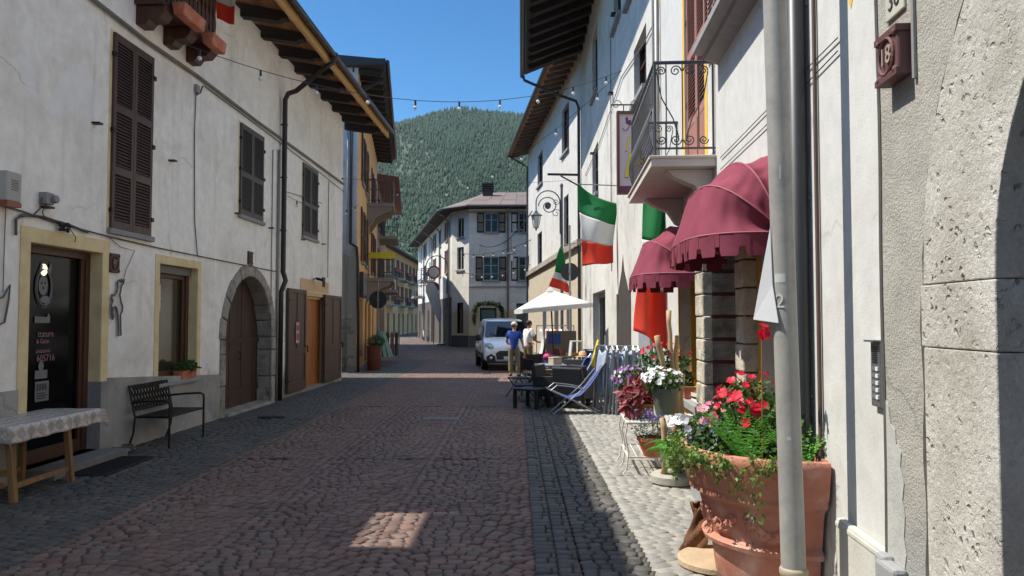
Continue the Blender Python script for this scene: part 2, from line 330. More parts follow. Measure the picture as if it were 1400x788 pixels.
def stone_mat(name,cols):
    name+='_'+cols[0][1:]+str(len(cols))
    if name in MATS: return MATS[name]
    m=leafy(name,cols,0,.62); nt=m.node_tree; b=nt.nodes['Principled BSDF']; src=b.inputs['Base Color'].links[0].from_socket
    tc=nd(nt,'ShaderNodeTexCoord').outputs['Object']
    f=noise(nt,tc,1.1,5,.6); c=mulc(nt,src,ramp(nt,f,[(.3,(.86,.85,.83)),(.7,(1.10,1.08,1.05))])); f0=noise(nt,tc,.33,4,.55); c=mulc(nt,c,ramp(nt,f0,[(.35,(.90,.90,.91)),(.65,(1.07,1.06,1.05))])); f2=noise(nt,tc,70,4,.7); c=mulc(nt,c,ramp(nt,f2,[(.3,(.82,)*3),(.7,(1.15,)*3)]))
    nt.links.new(c,b.inputs['Base Color']); bp=nd(nt,'ShaderNodeBump',i_Strength=.4,i_Distance=.006); f3=noise(nt,tc,45,4,.7); nt.links.new(f3,bp.inputs['Height']); nt.links.new(bp.outputs[0],b.inputs['Normal'])
    b.inputs['Specular IOR Level'].default_value=.35; return m
RED=['#6b534a','#755c52','#80655a','#6f5950','#756860','#634d44','#826a5f','#716058']
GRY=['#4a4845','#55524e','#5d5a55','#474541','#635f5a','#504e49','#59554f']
GRY_LIT=['#87857f','#93918b','#9d9a93','#82807a','#a19e96','#8d8b85','#98958d']  # paler copy of the grey setts for the sunlit pavement
XL,XR=-3.68,.14
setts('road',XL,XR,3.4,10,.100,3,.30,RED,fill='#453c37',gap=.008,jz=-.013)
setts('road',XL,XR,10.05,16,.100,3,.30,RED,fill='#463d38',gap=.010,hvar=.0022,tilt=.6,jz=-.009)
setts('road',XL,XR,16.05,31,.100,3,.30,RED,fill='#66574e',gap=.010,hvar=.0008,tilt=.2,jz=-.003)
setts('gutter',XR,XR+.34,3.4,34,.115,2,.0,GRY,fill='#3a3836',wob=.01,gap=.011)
setts('pavement',XR+.34,XR+.86,3.4,34,.108,1,.05,GRY,fill='#35332f',gap=.012)  # strip up to the shadow edge: shade put into darker setts and joints
setts('pavement',XR+.86,XR+2.9,3.4,34,.110,2,.16,GRY_LIT,fill='#8f897d',gap=.012,hvar=.002,jz=-.0075)  # beyond the shadow edge: sunlight put into paler setts and joints
setts('pavement',XL-2.6,XL,4.2,14,.106,2,.25,GRY,fill='#4b4844',gap=.011)
setts('pavement',XL-2.6,XL,14.06,34,.106,2,.25,GRY,fill='#6b675f',gap=.009,hvar=.001,tilt=.25,jz=-.004)
setts('road',-14,6,34.05,74,.30,6,.3,RED+GRY,fill='#6d625a',gap=.02,hvar=.001,tilt=.1,jz=-.003)
setts('road',XL,XR,31,34.05,.14,3,.3,RED,fill='#3f3835',gap=.011)
setts('road',-26,0,74.05,112,.5,6,.3,RED+GRY,fill='#4a433f',gap=.03)
# cast iron covers let into the paving
def cover(name,label,px,py,wx,wy,col):
    c=ground(px,py,0); f=frame_rot(c.x,c.y,.03); t=thing(name,label,'drain cover',f)
    b=MB().box(-wx/2,wx/2,-wy/2,wy/2,-.03,.012); part(t,'frame',b,M('iron_'+col,col,.55,.2,8,.2,60,.6),bevel=.004)
    b=MB(); n=int(wx/.06)
    for i in range(n):
        x=-wx/2+.05+i*(wx-.1)/max(1,n-1)
        for j in range(3): y=-wy/2+.04+(wy-.08)*j/3; b.box(x-.016,x+.016,y+.01,y+(wy-.08)/3-.01,.0125,.018)
    part(t,'tread_plate',b,M('iron_'+col,col))
cover('manhole_cover','pale rectangular steel manhole cover in the middle of the red paving',604,573,.62,.36,'#77736e')
cover('drain_grate','dark iron drain grate in the grey paving beside the arched door',372,571,.5,.22,'#2b2a29')
# ---------------------------------------------------------------- forested mountain
prof=[(200,270),(420,225),(500,188),(535,171),(560,165),(590,156),(620,148),(640,149),(660,153),(690,155),(720,157),(780,172),(900,215),(1200,300)]
def ridge(px): return float(np.interp(px,[p[0] for p in prof],[p[1] for p in prof]))
def hill(px,t):
    Y=330+t*1070; q=ridge(px); zr=EYE+(437-q)/FPX*1400
    z=zr*(t**1.18)*(1+.035*math.sin(PI*t)*math.sin(px*.045+t*9)+.03*math.sin(px*.11-t*17)*(1-t)); return Vector(((px-705)/FPX*Y,Y,z-3*(1-t)))
mb=MB(); mb.grid(lambda a,b: hill(200+a*1000,b),90,40); n0=len(mb.v); mb.grid(lambda a,b: Vector((hill(200+a*1000,1).x*(1+.4*b),1400+b*500,hill(200+a*1000,1).z*(1-b)-2)),90,4)
setting('mountain',mb,M('mountain_soil','#3c4630',.95,.3,.02,0,col2='#555a44',c2scale=.012,c2lo=.56,c2hi=.7),smooth=True)
def forest():
    N=0; T=[]
    while N<26000:
        px=rng.uniform(360,860); t=rng.uniform(.02,1)**.8
        if px<592 and .55<t<.93 and rng.random()<.72*max(0,1-abs(px-555)/50): continue
        T.append((px,t)); N+=1
    V=[];F=[]; k=0; n=7
    for px,t in T:
        p=hill(px,t); dec=rng.random()<(.35 if t<.35 else .12); H=p.y*.0070*rng.uniform(.7,1.2); r=H*(rng.uniform(.3,.4) if dec else rng.uniform(.22,.32))
        rot=rng.uniform(0,6.28); tiers=[(.0,1.0,.5),(.25,.78,.72),(.5,.5,1.0)] if not dec else [(.05,.75,.45),(.25,1.0,.8),(.5,.8,1.0)]
        for z0,rr,z1 in tiers:
            b=len(V)
            for i in range(n):
                a=rot+2*PI*i/n+rng.uniform(-.2,.2); q=r*rr*(rng.uniform(.95,1.15) if i%2 else rng.uniform(.72,.9)); V.append((p.x+q*math.cos(a),p.y+q*math.sin(a),p.z+H*(z0+rng.uniform(-.04,.04))))
            V.append((p.x+rng.normal(0,.05)*r,p.y,p.z+H*(z1+(0 if dec else .0))))
            F+=[(b+i,b+(i+1)%n,b+n) for i in range(n)]
            rot+=.5
    # tiers of one tree share a hidden foot so that each tree is one island
    me=bpy.data.meshes.new('forest'); me.from_pydata(V,[],F); me.polygons.foreach_set('use_smooth',[True]*len(F)); me.materials.append(leafy('conifer',['#1a2e19','#203820','#1d351b','#243d20','#1e3520','#284523','#192b19','#233c1f','#2c4a27'],.0,.8))
    o=bpy.data.objects.new('forest',me); COL.objects.link(o); o['kind']='stuff'; o['label']='dark green conifer forest covering the mountain slope'; o['category']='forest'
forest()
# ================================================================ LEFT: white house with brown shutters
A1=Frame(-5.737,0,.0245,1)
m_left=plaster('left_render','#f9f4ea','#c5bcac',.32,40,.5,'#8f8b86',.9,.5)
m_plinth=plaster('plinth_cement','#aaa69f','#7f7c78',.4,50,.8)
m_yel=M('cream_surround','#e3cf9e',.85,.08,3,.25,50,col2='#cdb684',c2scale=2.5)
m_shut=wood('shutter_paint','#543c34','#402c26',.55,'z',.6,.12)
m_dark=M('dark_glass','#0c0e10',.09,0,spec=.4)
m_blk=M('black_metal','#191919',.45,.1,20,metal=.3)
m_brn=M('brown_pipe','#2e2320',.45,.15,6)
m_gal=M('grey_pipe','#8c8a86',.5,.15,5,metal=.2)
m_stone=M('old_stone','#a59d90',.9,.3,6,.9,22,col2='#6d665c',c2scale=3,bdist=.03)
m_oldwood=wood('old_door','#4a2f22','#2a1a13',.7,'z',1.2,.4)
m_pine=wood('pine_door','#b06a2c','#8a4c1c',.5,'z',.7,.1)
m_frame=wood('brown_frame','#55321f','#3a2014',.5,'z',.8,.1)
m_rafter=wood('dark_rafter','#352b27','#1d1816',.8,'x',.6,.5)
m_board=wood('soffit_board','#a06c3f','#714829',.7,'y',.5,.3)
m_fascia=wood('fascia_board','#d8a86c','#b98850',.6,'y',.5,.2)
m_roof=M('stone_slabs','#5d5a57',.85,.25,3,.6,12,isl=.2)
m_sill=M('sill_stone','#8f8f8e',.8,.15,8,.4,50)
m_white=M('white_paint','#d9d9d6',.5,.05,5)
m_terra=M('terracotta','#b8694a',.8,.14,5,.25,50,col2='#c98a70',c2scale=4,c2lo=.5,c2hi=.75)
L1=thing('white_house','long white rendered house with dark brown louvred shutters and an arched stone door','house',A1,(0,15,0))
def at(px,py,f=A1,o=0): return f.at(px,py,o)
U0=7.62; U1=22.85; ZT=7.85
def rect(x0,y0,x1,y1,f=A1,o=0,z0=None):
    """hole from its top-left and bottom-right pixels"""
    a=f.at(x0,y0,o); b=f.at(x1,y1,o); 
    return [min(a[0],b[0]),max(a[0],b[0]),min(a[1],b[1]),max(a[1],b[1])]
d1=rect(41,331,134,600); d1[2]=0.10; d1[3]=at(88,338)[1]
w1=rect(218,360,267.5,516)
a1u0,a1u1=at(299,560)[0],at(374.5,552)[0]; acu=(a1u0+a1u1)/2; aR=(a1u1-a1u0)/2; ar=aR-.24; aztop=at(337,361)[1]; azs=aztop-aR
d2=rect(414,404,444,537); d2[2]=.08
holes=[(*d1,.2),(*w1,.2),(a1u0,a1u1,0,aztop+.02,.42),(*d2,.14)]
mb=MB(); mb.wall(U0,U1,-.03,ZT,holes)
def arch_fill(mb,uc,r,zs,ztop,o0,n=16,h=None):
    for i in range(n):
        a,b=PI*i/n,PI*(i+1)/n
        for_p=[(uc+r*math.cos(t),zs+r*math.sin(t)) for t in (a,b)]; top=[(p[0],ztop) for p in for_p]
        mb.quad((o0,*for_p[0]),(o0,*for_p[1]),(o0,*top[1]),(o0,*top[0]))
arch_fill(mb,acu,aR,azs,aztop+.02,0)
part(L1,'wall',mb,m_left)
b=MB().box(-.6,-8,U0+.05,U1-.05,0,ZT); b.quad((0,U1,0),(-8.05,U1,0),(-8.05,U1,ZT),(0,U1,ZT)); b.quad((0,U0,0),(-8.05,U0,0),(-8.05,U0,ZT),(0,U0,ZT))
b.prism([(0,ZT),(-8.05,ZT),(-4,ZT+.9)],'u',U1-.25,U1); part(L1,'wall_core',b,m_left)
# plinth, stepping over the openings
zp=lambda u: 1.02
b=MB(); cuts=[(U0,d1[0]-.16),(d1[1]+.16,a1u0-.01)]
for u0,u1 in cuts: b.prism([(u0,-.03),(u1,-.03),(u1,at(295,513)[1] if u1>13 else zp(u1)),(u0,zp(u0))],'o',.003,.022)
b.prism([(d2[1]+.9,-.03),(U1+.0,-.03),(U1+.0,.95),(d2[1]+.9,.98)],'o',.003,.015)
part(L1,'plinth',b,m_plinth)
# cream painted surrounds
def surround(parent,h,wd,m,f,top=None,bot=True,o=.012):
    b=MB(); u0,u1,z0,z1=h[:4]; zb=z0-.0 
    b.box(.002,o,u0-wd,u0,zb,z1+wd); b.box(.002,o,u1,u1+wd,zb,z1+wd); b.box(.002,o,u0,u1,z1,z1+wd)
    e=.004 
    b.box(-.199,.0,u1-e,u1+.02,z0,z1-e); b.box(-.199,.0,u0-.02,u0+e,z0,z1-e); b.box(-.199,0,u0,u1,z1-e,z1+.02)
    return part(parent,'surround',b,m)
surround(L1,d1,.17,m_yel,A1); surround(L1,w1,.13,m_yel,A1); surround(L1,[d2[0],d2[1],d2[2],d2[3]],.1,M('peach_surround','#d9b48a',.85,.08,3),A1)
b=MB().box(.002,.014,d2[0]-.25,d2[1]+.25,d2[3]+.12,d2[3]+.42); part(L1,'lintel_panel',b,M('peach_surround','#d9b48a'))
b=MB().box(-.2,.028,d1[1]-.005,d1[1]+.172,-.02,.98); part(L1,'jamb_plinth',b,m_plinth)
# glazed shop door (grooming parlour)
u0,u1,z0,z1=d1; dr=part(L1,'door',MB().box(-.26,-.21,u0,u1,z0,z1),M('door_glass','#08090a',.12,0,spec=.15))
b=MB(); b.box(-.21,-.15,u0+.0,u0+.10,z0,z1); b.box(-.21,-.15,u1-.10,u1,z0,z1); b.box(-.21,-.15,u0+.1,u1-.1,z1-.10,z1); b.box(-.208,-.17,u0+.1,u0+.17,z0,z1-.1); b.box(-.208,-.17,u1-.17,u1-.1,z0,z1-.1); b.box(-.208,-.16,u0+.17,u1-.17,z0,z0+.16)
part(dr,'frame',b,m_frame,bevel=.006)
uc=(u0+u1)/2
lm=M('decal_pink','#94686e',.5,0); lw=M('decal_grey','#6f7074',.5,0)
fD=lambda px,py: A1.at(px,py,-.2)
b=MB()
for px,py,t,sz in ((61,457,'ttatura',.11),(57,467,'& Gatto',.075),(57,480,'untazioni',.075),(61,490,'605716',.115)):
    u,z=fD(px,py); text_mb(b,t,sz,-.199,u+.02,z,1,.003)
part(dr,'lettering',b,lm)
def ringpts(u,z,ru,rz,n=28,a0=0,a1=2*PI): return [(-.198,u+ru*math.cos(a0+(a1-a0)*i/n),z+rz*math.sin(a0+(a1-a0)*i/n)) for i in range(n+1)]
b=MB(); u,z=fD(60,393); b.tube(ringpts(u,z,.14,.22),.012,6); b.tube(ringpts(u,z,.165,.25),.004,5)
b.prism([(u-.1,z+.2),(u-.05,z+.31),(u-.02,z+.2)],'o',-.2,-.196); b.prism([(u+.06,z+.2),(u+.13,z+.32),(u+.13,z+.16)],'o',-.2,-.196)
def fan(b,u,z,ru,rz,o=-.2,d=.004,n=16): b.prism([(u+ru*math.cos(2*PI*i/n),z+rz*math.sin(2*PI*i/n)) for i in range(n)],'o',o,o+d)
fan(b,u-.02,z+.02,.085,.12); fan(b,u+.03,z-.15,.10,.045)
part(dr,'dog_head_decal',b,lw)
b=MB(); 
for du,dz,r in ((-.05,.05,.016),(.015,.05,.016),(-.02,-.01,.02)): fan(b,u+du,z+dz,r,r*1.2,-.1955,.003,10)
part(dr,'decal_detail',b,M('decal_dark','#2a2a30',.5,0))
b=MB(); u,z=fD(59,436); b.prism([(u-.16,z-.05),(u+.12,z-.05),(u+.13,z+.02),(u+.1,z+.07),(u+.07,z+.02),(u-.16,z+.03)],'o',-.2,-.197); u,z=fD(57,512); b.box(-.2,-.197,u-.13,u+.1,z-.05,z+.05); fan(b,u-.02,z+.1,.05,.06); part(dr,'sticker',b,lw)
b=MB(); u,z=fD(57,535); b.box(-.2,-.197,u-.13,u+.13,z-.12,z+.12); ps=part(dr,'poster',b,M('poster_grey','#6f6f70',.6,.1,9)); b=MB(); [b.box(-.197,-.194,u-.1+.05*k,u-.07+.05*k,z+.01,z+.09) for k in range(4)]; [b.box(-.197,-.194,u-.1,u+.06+.03*(k%2),z-.03-.03*k,z-.015-.03*k) for k in range(3)]; part1(ps,'printed_pattern',b,M('decal_dark','#2a2a30'))
b=MB(); u,z=fD(61,369); b.ball((-.235,u,z),(.05,.085,.085)); lb=part(dr,'lamp_globe',b,None,smooth=True)
mm=bpy.data.materials.new('lamp_glow'); mm.use_nodes=True; pb=mm.node_tree.nodes['Principled BSDF']; pb.inputs['Emission Color'].default_value=(1,.85,.45,1); pb.inputs['Emission Strength'].default_value=.6; lb.data.materials.append(mm)
b=MB().box(-.26,.35,u0-.0,u1+.1,-.03,.1); part(L1,'door_step',b,M('step_stone','#77746f',.85,.2,6,.4,40),bevel=.01)
# shop window with poster
u0,u1,z0,z1=w1; wn=part(L1,'window',MB().box(-.27,-.21,u0,u1,z0,z1),M('brown_glass','#3d382c',.12,.1,2,spec=.6))
b=MB(); b.box(-.21,-.14,u0,u0+.1,z0,z1-.13); b.box(-.21,-.14,u1-.1,u1,z0,z1-.13); b.box(-.21,-.14,u0+.1,u1-.1,z0,z0+.16); b.box(-.208,-.165,u1-.19,u1-.1,z0+.16,z1-.13); b.box(-.208,-.165,u0+.1,u1-.19,z1-.2,z1-.13); part(wn,'frame',b,m_frame,bevel=.006)
part(wn,'roller_box',MB().box(-.21,-.1,u0,u1,z1-.13,z1-.01),M('grey_box','#6d6a65',.6,.1))
part(L1,'window_sill',MB().box(-.15,.07,u0-.06,u1+.04,z0-.06,z0-.001),m_sill,bevel=.008)
b=MB(); pz0,pz1=z0+.17,z1-.2; pw=u0+.42; b.box(-.2095,-.203,u0+.1,pw,pz0,pz1); po=part(wn,'poster',b,M('poster_pale','#a7a6a4',.5,.12,3,col2='#8fae9c',c2scale=2))
b=MB(); fan(b,u0+.3,pz1-.42,.16,.24,-.203,.004); b.prism([(u0+.34,pz1-.25),(u0+.45,pz1-.1),(u0+.46,pz1-.35)],'o',-.203,-.199); part(po,'dog_head_decal',b,M('decal_white','#d5d5d5',.5,0))
b=MB(); text_mb(b,'NASTAR',.23,-.2,u0+.27,(pz0+pz1)/2-.25,1,.003,rot=1.45); part(po,'lettering',b,M('decal_white','#d5d5d5'))
b=MB(); fan(b,u0+.26,pz0+.75,.2,.55,-.2035,.002,20); part(po,'poster_band',b,M('decal_purple','#6b6072',.5,0))
# arched stone doorway
b=MB()
n=11
for i in range(n):
    a,bb=PI*i/n+.008,PI*(i+1)/n-.008
    pts=[(acu+q*math.cos(t),azs+q*math.sin(t)) for q,ts in ((ar,(a,(a+bb)/2,bb)),(aR+random.uniform(-.02,.05),(bb,(a+bb)/2,a))) for t in ts]
    b.prism(pts,'o',-.41,random.uniform(.025,.04))
zz=-.02
while zz<azs-.05:
    h=min(random.uniform(.4,.62),azs-zz); h=azs-zz if azs-zz-h<.2 else h
    for sg in (-1,1):
        x0,x1=acu+sg*ar,acu+sg*(aR+random.uniform(-.02,.03)); b.box(-.41,random.uniform(.025,.04),x0,x1,zz+.006,zz+h-.006)
    zz+=h
b.box(-.41,.1,acu-ar,acu+ar,-.03,.05)
part(L1,'stone_arch',b,m_stone,bevel=.025)
b=MB(); n=8
for i in range(n):
    x0=acu-ar+2*ar*i/n; x1=acu-ar+2*ar*(i+1)/n-.008; hh=lambda x: azs+math.sqrt(max(0,ar*ar-(x-acu)**2)); b.prism([(x0,.05),(x1,.05),(x1,hh(x1)+.02),(x0,hh(x0)+.02)],'o',-.34,-.30+.006*(i%2))
b.box(-.30,-.27,acu-ar,acu+ar,azs-.1,azs); b.box(-.30,-.27,acu-ar,acu+ar,.3,.42)
dd=part(L1,'arched_door',b,m_oldwood); b=MB(); b.tube([(-.27,acu+.1,1.15),(-.23,acu+.1,1.13),(-.23,acu+.1,1.0),(-.27,acu+.1,.98)],.012,6); part(dd,'handle',b,m_blk)
# pine door with two open plank shutters
u0,u1,z0,z1=d2
b=MB().box(-.2,-.13,u0,u1,z0,z1); pd=part(L1,'pine_door',b,m_pine)
b=MB(); 
for i in range(9): b.ball((-.129,u0+random.uniform(.15,.85)*(u1-u0),z0+random.uniform(.2,1.6)),(.002,.02,.035),8,6)
part(pd,'wood_knot',b,M('knot','#5a2f12',.6,0))
b=MB().box(-.13,-.12,u0+.12,u0+.55,z0+1.42,z0+1.75); part(pd,'notice',b,M('dark_notice','#2a1b15',.5,.1))
b=MB().box(-.13,-.115,u0+.14,u0+.62,z0+.98,z0+1.4); nt_=part(pd,'notice',b,M('paper_grey','#9ba3a8',.7,.03)); b=MB()
for i in range(6): b.box(-.1155,-.114,u0+.2,u0+.3+.26*random.random(),z0+1.05+.05*i,z0+1.06+.05*i)
part(nt_,'printed_block',b,M('ink','#50565c',.7,0))
b=MB(); b.box(-.13,-.07,u1-.09,u1,z0,z1); b.box(-.13,-.07,u0,u1-.09,z1-.07,z1); part(pd,'frame',b,M('pale_frame','#c9a673',.6,.1,5))
def plank_leaf(u0,u1,z0,z1,o,label):
    b=MB().box(o,o+.03,u0,u1,z0,z1); L=part(L1,'door_shutter',b,m_shut,label)
    b=MB(); w_=.11; zm=z0+(z1-z0)*.38; um=(u0+u1)/2
    for x in ((u0,u0+w_),(u1-w_,u1)): b.box(o+.03,o+.05,*x,z0,z1)
    b.box(o+.03,o+.048,um-.04,um+.04,zm+.1,z1-.1)
    for z in ((z0,z0+.22),(zm-.06,zm+.1),(z1-.1,z1)): b.box(o+.03,o+.049,u0+w_,u1-w_,*z)
    part(L,'frame',b,m_shut,bevel=.006)
    b=MB()
    for z in (z0+.25,z1-.3): b.box(o+.0505,o+.062,u0+.01,u0+.3,z,z+.05)
    b.tube([(o+.05,u1-.06,zm+.12),(o+.1,u1-.06,zm+.12),(o+.1,u1-.06,zm-.02)],.018,6); part(L,'ironwork',b,m_blk); return L
s1=rect(393,394,416,541,A1,.04); lf=plank_leaf(s1[0],s1[1],.10,s1[3],.03,'plank shutter with a paper note')
u,z=A1.at(407,455,.085); b=MB().box(.081,.085,u-.12,u+.12,z-.25,z+.25); nt2=part(lf,'paper_note',b,M('paper_pink','#c9a3a3',.7,.1,9)); b=MB().box(.086,.088,u-.09,u+.09,z+.05,z+.18); b.box(.086,.088,u-.08,u+.08,z-.18,z-.02); part(nt2,'printed_block',b,M('red_print','#9b4a4a',.7,0))
s2=rect(443,403,464.5,526,A1,.04); plank_leaf(s2[0],s2[1],.10,s2[3],.03,'plank shutter with an iron latch')
b=MB(); u,z=A1.at(432,382,.08); b.tube([(0,u,z),(.16,u,z+.03)],.015,6); b.prism([(.1,z+.05),(.3,z+.0),(.28,z-.06),(.12,z-.03)],'u',u-.1,u+.1); part(L1,'wall_lamp',b,m_blk)
# louvred shutters
def louvre_leaf(b,u0,u1,z0,z1,o,th=.035,st=.065,rails=(),pitch=.043):
    b.box(o,o+th,u0,u0+st,z0,z1); b.box(o,o+th,u1-st,u1,z0,z1); zs=[z0,*rails,z1]
    for i,z in enumerate(zs):
        h=.11; c=z+h/2 if i==0 else (z-h/2 if i==len(zs)-1 else z); zs[i]=c; b.box(o+.001,o+th-.001,u0+st,u1-st,c-h/2,c+h/2)
    for i in range(len(zs)-1):
        a,c=zs[i]+.065,zs[i+1]-.065; n=max(1,int((c-a)/pitch))
        for k in range(n):
            z=a+(k+.5)*(c-a)/n
            b.add([(o+.004,u0+st,z+.014),(o+.004,u1-st,z+.014),(o+th-.004,u1-st,z-.016),(o+th-.004,u0+st,z-.016),(o+.004,u0+st,z+.022),(o+.004,u1-st,z+.022),(o+th-.004,u1-st,z-.008),(o+th-.004,u0+st,z-.008)],[(0,1,2,3),(4,5,6,7),(0,1,5,4),(2,3,7,6),(1,2,6,5),(3,0,4,7)])
def shut_window(parent,r,f,m,rails,border=None,sill=None,o=.006,nleaf=2,kn='shutter'):
    u0,u1,z0,z1=r; um=(u0+u1)/2
    b=MB().box(.002,o-.001,u0,u1,z0,z1); part(parent,'shutter_backing',b,M('shutter_dark','#17110f',.8,0))  # thin dark sheet on the wall, painting the shade behind the slats
    for a,c in ((u0,um-.004),(um+.004,u1)):
        b=MB(); louvre_leaf(b,a,c,z0,z1,o,rails=rails); L=part(parent,kn,b,m)
        b=MB(); e=c if c>um+.1 else a
        for z in (z0+.25,(z0+z1)/2,z1-.3): b.box(o,o+.05,e-.02,e+.05,z-.03,z+.03)
        part(L,'hinge',b,m_blk)
    if border: b=MB(); b.box(.001,.0045,u0-border,u0,z0,z1+border*.6); b.box(.001,.0045,u1,u1+border,z0,z1+border*.6); b.box(.001,.0045,u0,u1,z1,z1+border*.6); part(parent,'painted_border',b,m_yel)
    if sill: part(parent,'window_sill',MB().box(-.0,.07,u0-.05,u1+.06,z0-.075,z0-.002),m_sill,bevel=.008)
S1=[at(153,100)[0],at(205.5,200)[0],at(153,313)[1],at(153,43)[1]]
zr=lambda z0,z1,fr: [z0+(z1-z0)*q for q in fr]
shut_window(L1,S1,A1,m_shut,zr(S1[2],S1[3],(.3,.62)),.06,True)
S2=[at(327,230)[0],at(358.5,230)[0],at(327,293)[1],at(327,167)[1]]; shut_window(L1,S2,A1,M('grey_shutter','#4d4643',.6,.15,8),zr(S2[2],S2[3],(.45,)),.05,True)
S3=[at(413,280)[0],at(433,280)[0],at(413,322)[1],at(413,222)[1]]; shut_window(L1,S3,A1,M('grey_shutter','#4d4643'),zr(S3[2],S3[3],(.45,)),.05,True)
b=MB()
for px,py in ((128,169),(232,220),(60,284),(322,292),(368,312),(412,328),(440,334)):
    u,z=at(px,py); b.box(0,.1,u-.05,u+.05,z-.012,z+.012)
part(L1,'shutter_catch',b,m_blk)
# timber balcony near the top of the picture
zb=at(188,19)[1]; BU0,BU1=at(188,19)[0],at(257.5,89)[0]+.05; zb=at(257,89)[1]+.17; bo=.42
b=MB().box(0,bo,BU0-.1,BU1+.1,zb+.14,zb+.2); bal=part(L1,'balcony',b,m_frame)
b=MB()
for u in (BU0+.08,(BU0+BU1)/2+.05,BU1-.02):
    b.prism([(0,zb+.138),(0,zb-.14),(.14,zb-.14),(.2,zb-.06),(.34,zb-.05),(.42,zb+.04),(.44,zb+.138)],'u',u-.13,u+.13)
part(bal,'corbel',b,m_frame,bevel=.01)
b=MB(); b.box(bo-.05,bo+.01,BU0-.1,BU1+.1,zb+1.12,zb+1.2); b.box(bo-.05,bo-.0,BU0-.1,BU1+.1,zb+.28,zb+.34)
u=BU0-.05
while u<BU1+.1:
    zz=[.2,.28,.36,.46,.56,.7,.84,.96,1.06,1.12]; ww=[.05,.05,.03,.055,.06,.03,.06,.055,.03,.05]
    b.prism([(u-q,zb+z) for z,q in zip(zz,ww)]+[(u+q,zb+z) for z,q in zip(zz[::-1],ww[::-1])],'o',bo-.035,bo-.01); u+=.145
for e in (BU0-.1,BU1+.1): b.box(0,bo,e-.02,e+.02,zb+1.12,zb+1.19); b.prism([(.05*k,zb+.2) for k in range(2,8)]+[(.05*k,zb+1.12) for k in range(7,1,-1)],'u',e-.012,e+.012)
part(bal,'railing',b,m_frame)
def trough(label,u,w_,o,z,group,f=A1,h=.18,dep=.2):
    t=thing('flower_trough',label,'planter',f,(o,u,z),group)
    b=MB(); b.prism([(o-dep/2+.03,z),(o+dep/2-.03,z),(o+dep/2,z+h),(o+dep/2-.02,z+h),(o+dep/2-.045,z+.03),(o-dep/2+.045,z+.03),(o-dep/2+.02,z+h),(o-dep/2,z+h)],'u',u-w_/2,u+w_/2); b.prism([(o-dep/2+.03,z),(o+dep/2-.03,z),(o+dep/2,z+h),(o-dep/2,z+h)],'u',u-w_/2-.015,u-w_/2); b.prism([(o-dep/2+.03,z),(o+dep/2-.03,z),(o+dep/2,z+h),(o-dep/2,z+h)],'u',u+w_/2,u+w_/2+.015)
    part(t,'pot',b,m_terra,bevel=.006)
    b=MB().box(o-dep/2+.03,o+dep/2-.03,u-w_/2,u+w_/2,z+h-.06,z+h-.03); part(t,'soil',b,M('soil','#2b2019',.95,.3,20,.5,40)); return t
u,z=A1.at(250,26,bo+.13); trough('terracotta trough hooked on the timber balcony, the nearer and higher of the two',11.38,.7,bo+.13,A1.at(247,22,bo+.13)[1],'troughs on the timber balcony')
trough('terracotta trough hooked on the timber balcony, at its far corner',12.28,.5,bo+.13,A1.at(282,58,bo+.13)[1],'troughs on the timber balcony')
# eaves: rafters, boards, fascia, slab roof
EO=1.12; SL=.2; ze=lambda o: 7.98-SL*o
mb=MB(); u=8.05; k=0
rw=MB()
while u<U1+1.2:
    z0=ze(-.2); r0=(-.2,u,z0-.10); r1=(.94,u,ze(0.94)-.10)
    rw.prism([(-.2,ze(-.2)),(-.2,ze(-.2)-.27),(0.74,ze(0.74)-.22),(0.83,ze(0.83)-.15),(0.90,ze(0.90)-.15),(0.94,ze(0.94)-.08),(0.94,ze(0.94))],'u',u-.1,u+.1)
    mb.prism([(.941,ze(0.90)-.145),(.96,ze(0.94)-.10),(.96,ze(0.94)-.02),(.941,ze(0.94)-.01)],'u',u-.075,u+.075)
    u+=1.13; k+=1
u=5.2
while u<5.0: rw.prism([(-.2,ze(-.2)),(-.2,ze(-.2)-.27),(0.74,ze(0.74)-.22),(0.83,ze(0.83)-.15),(0.90,ze(0.90)-.15),(0.94,ze(0.94)-.08),(0.94,ze(0.94))],'u',u-.085,u+.085); u+=.6
part(L1,'rafter',rw,m_rafter)
part(L1,'rafter_end',mb,M('zinc_cap','#9a938b',.6,.2,12))
RU0,RU1=4.0,U1+1.33
b=MB()
nb=11
for i in range(nb):
    a=-.15+(EO-.0+.15)*i/nb; c=-.15+(EO+.15)*(i+1)/nb-.008
    b.prism([(a,ze(a)+.002),(c,ze(c)+.002),(c,ze(c)+.028),(a,ze(a)+.028)],'u',RU0,RU1)
part(L1,'soffit',b,m_board)
b=MB(); b.prism([(EO-.06,ze(EO)-.2),(EO,ze(EO)-.2),(EO,ze(EO)+.0),(EO-.06,ze(EO)+.0)],'u',RU0,RU1); part(L1,'fascia',b,m_fascia)
b=MB(); nn=26
for j in range(5):
    for i in range(nn):
        a=EO+.14-j*1.9; c=a-(2.0 if j else 1.28); q0=RU0 if j==0 else U0; x0=q0+(RU1+.05-q0)*i/nn; x1=q0+(RU1+.05-q0)*(i+1)/nn-.012
        z_=.032+.012*(j%2)+random.uniform(0,.012); b.prism([(a,ze(a)+z_),(c,ze(c)+z_),(c,ze(c)+z_+.05),(a,ze(a)+z_+.05)],'u',x0,x1)
part(L1,'roof',b,m_roof)
b=MB(); b.tube([(EO+.12,RU0,ze(EO)-.0),(EO+.12,RU1,ze(EO)-.03)],.065,8); part(L1,'gutter',b,m_brn,smooth=True)
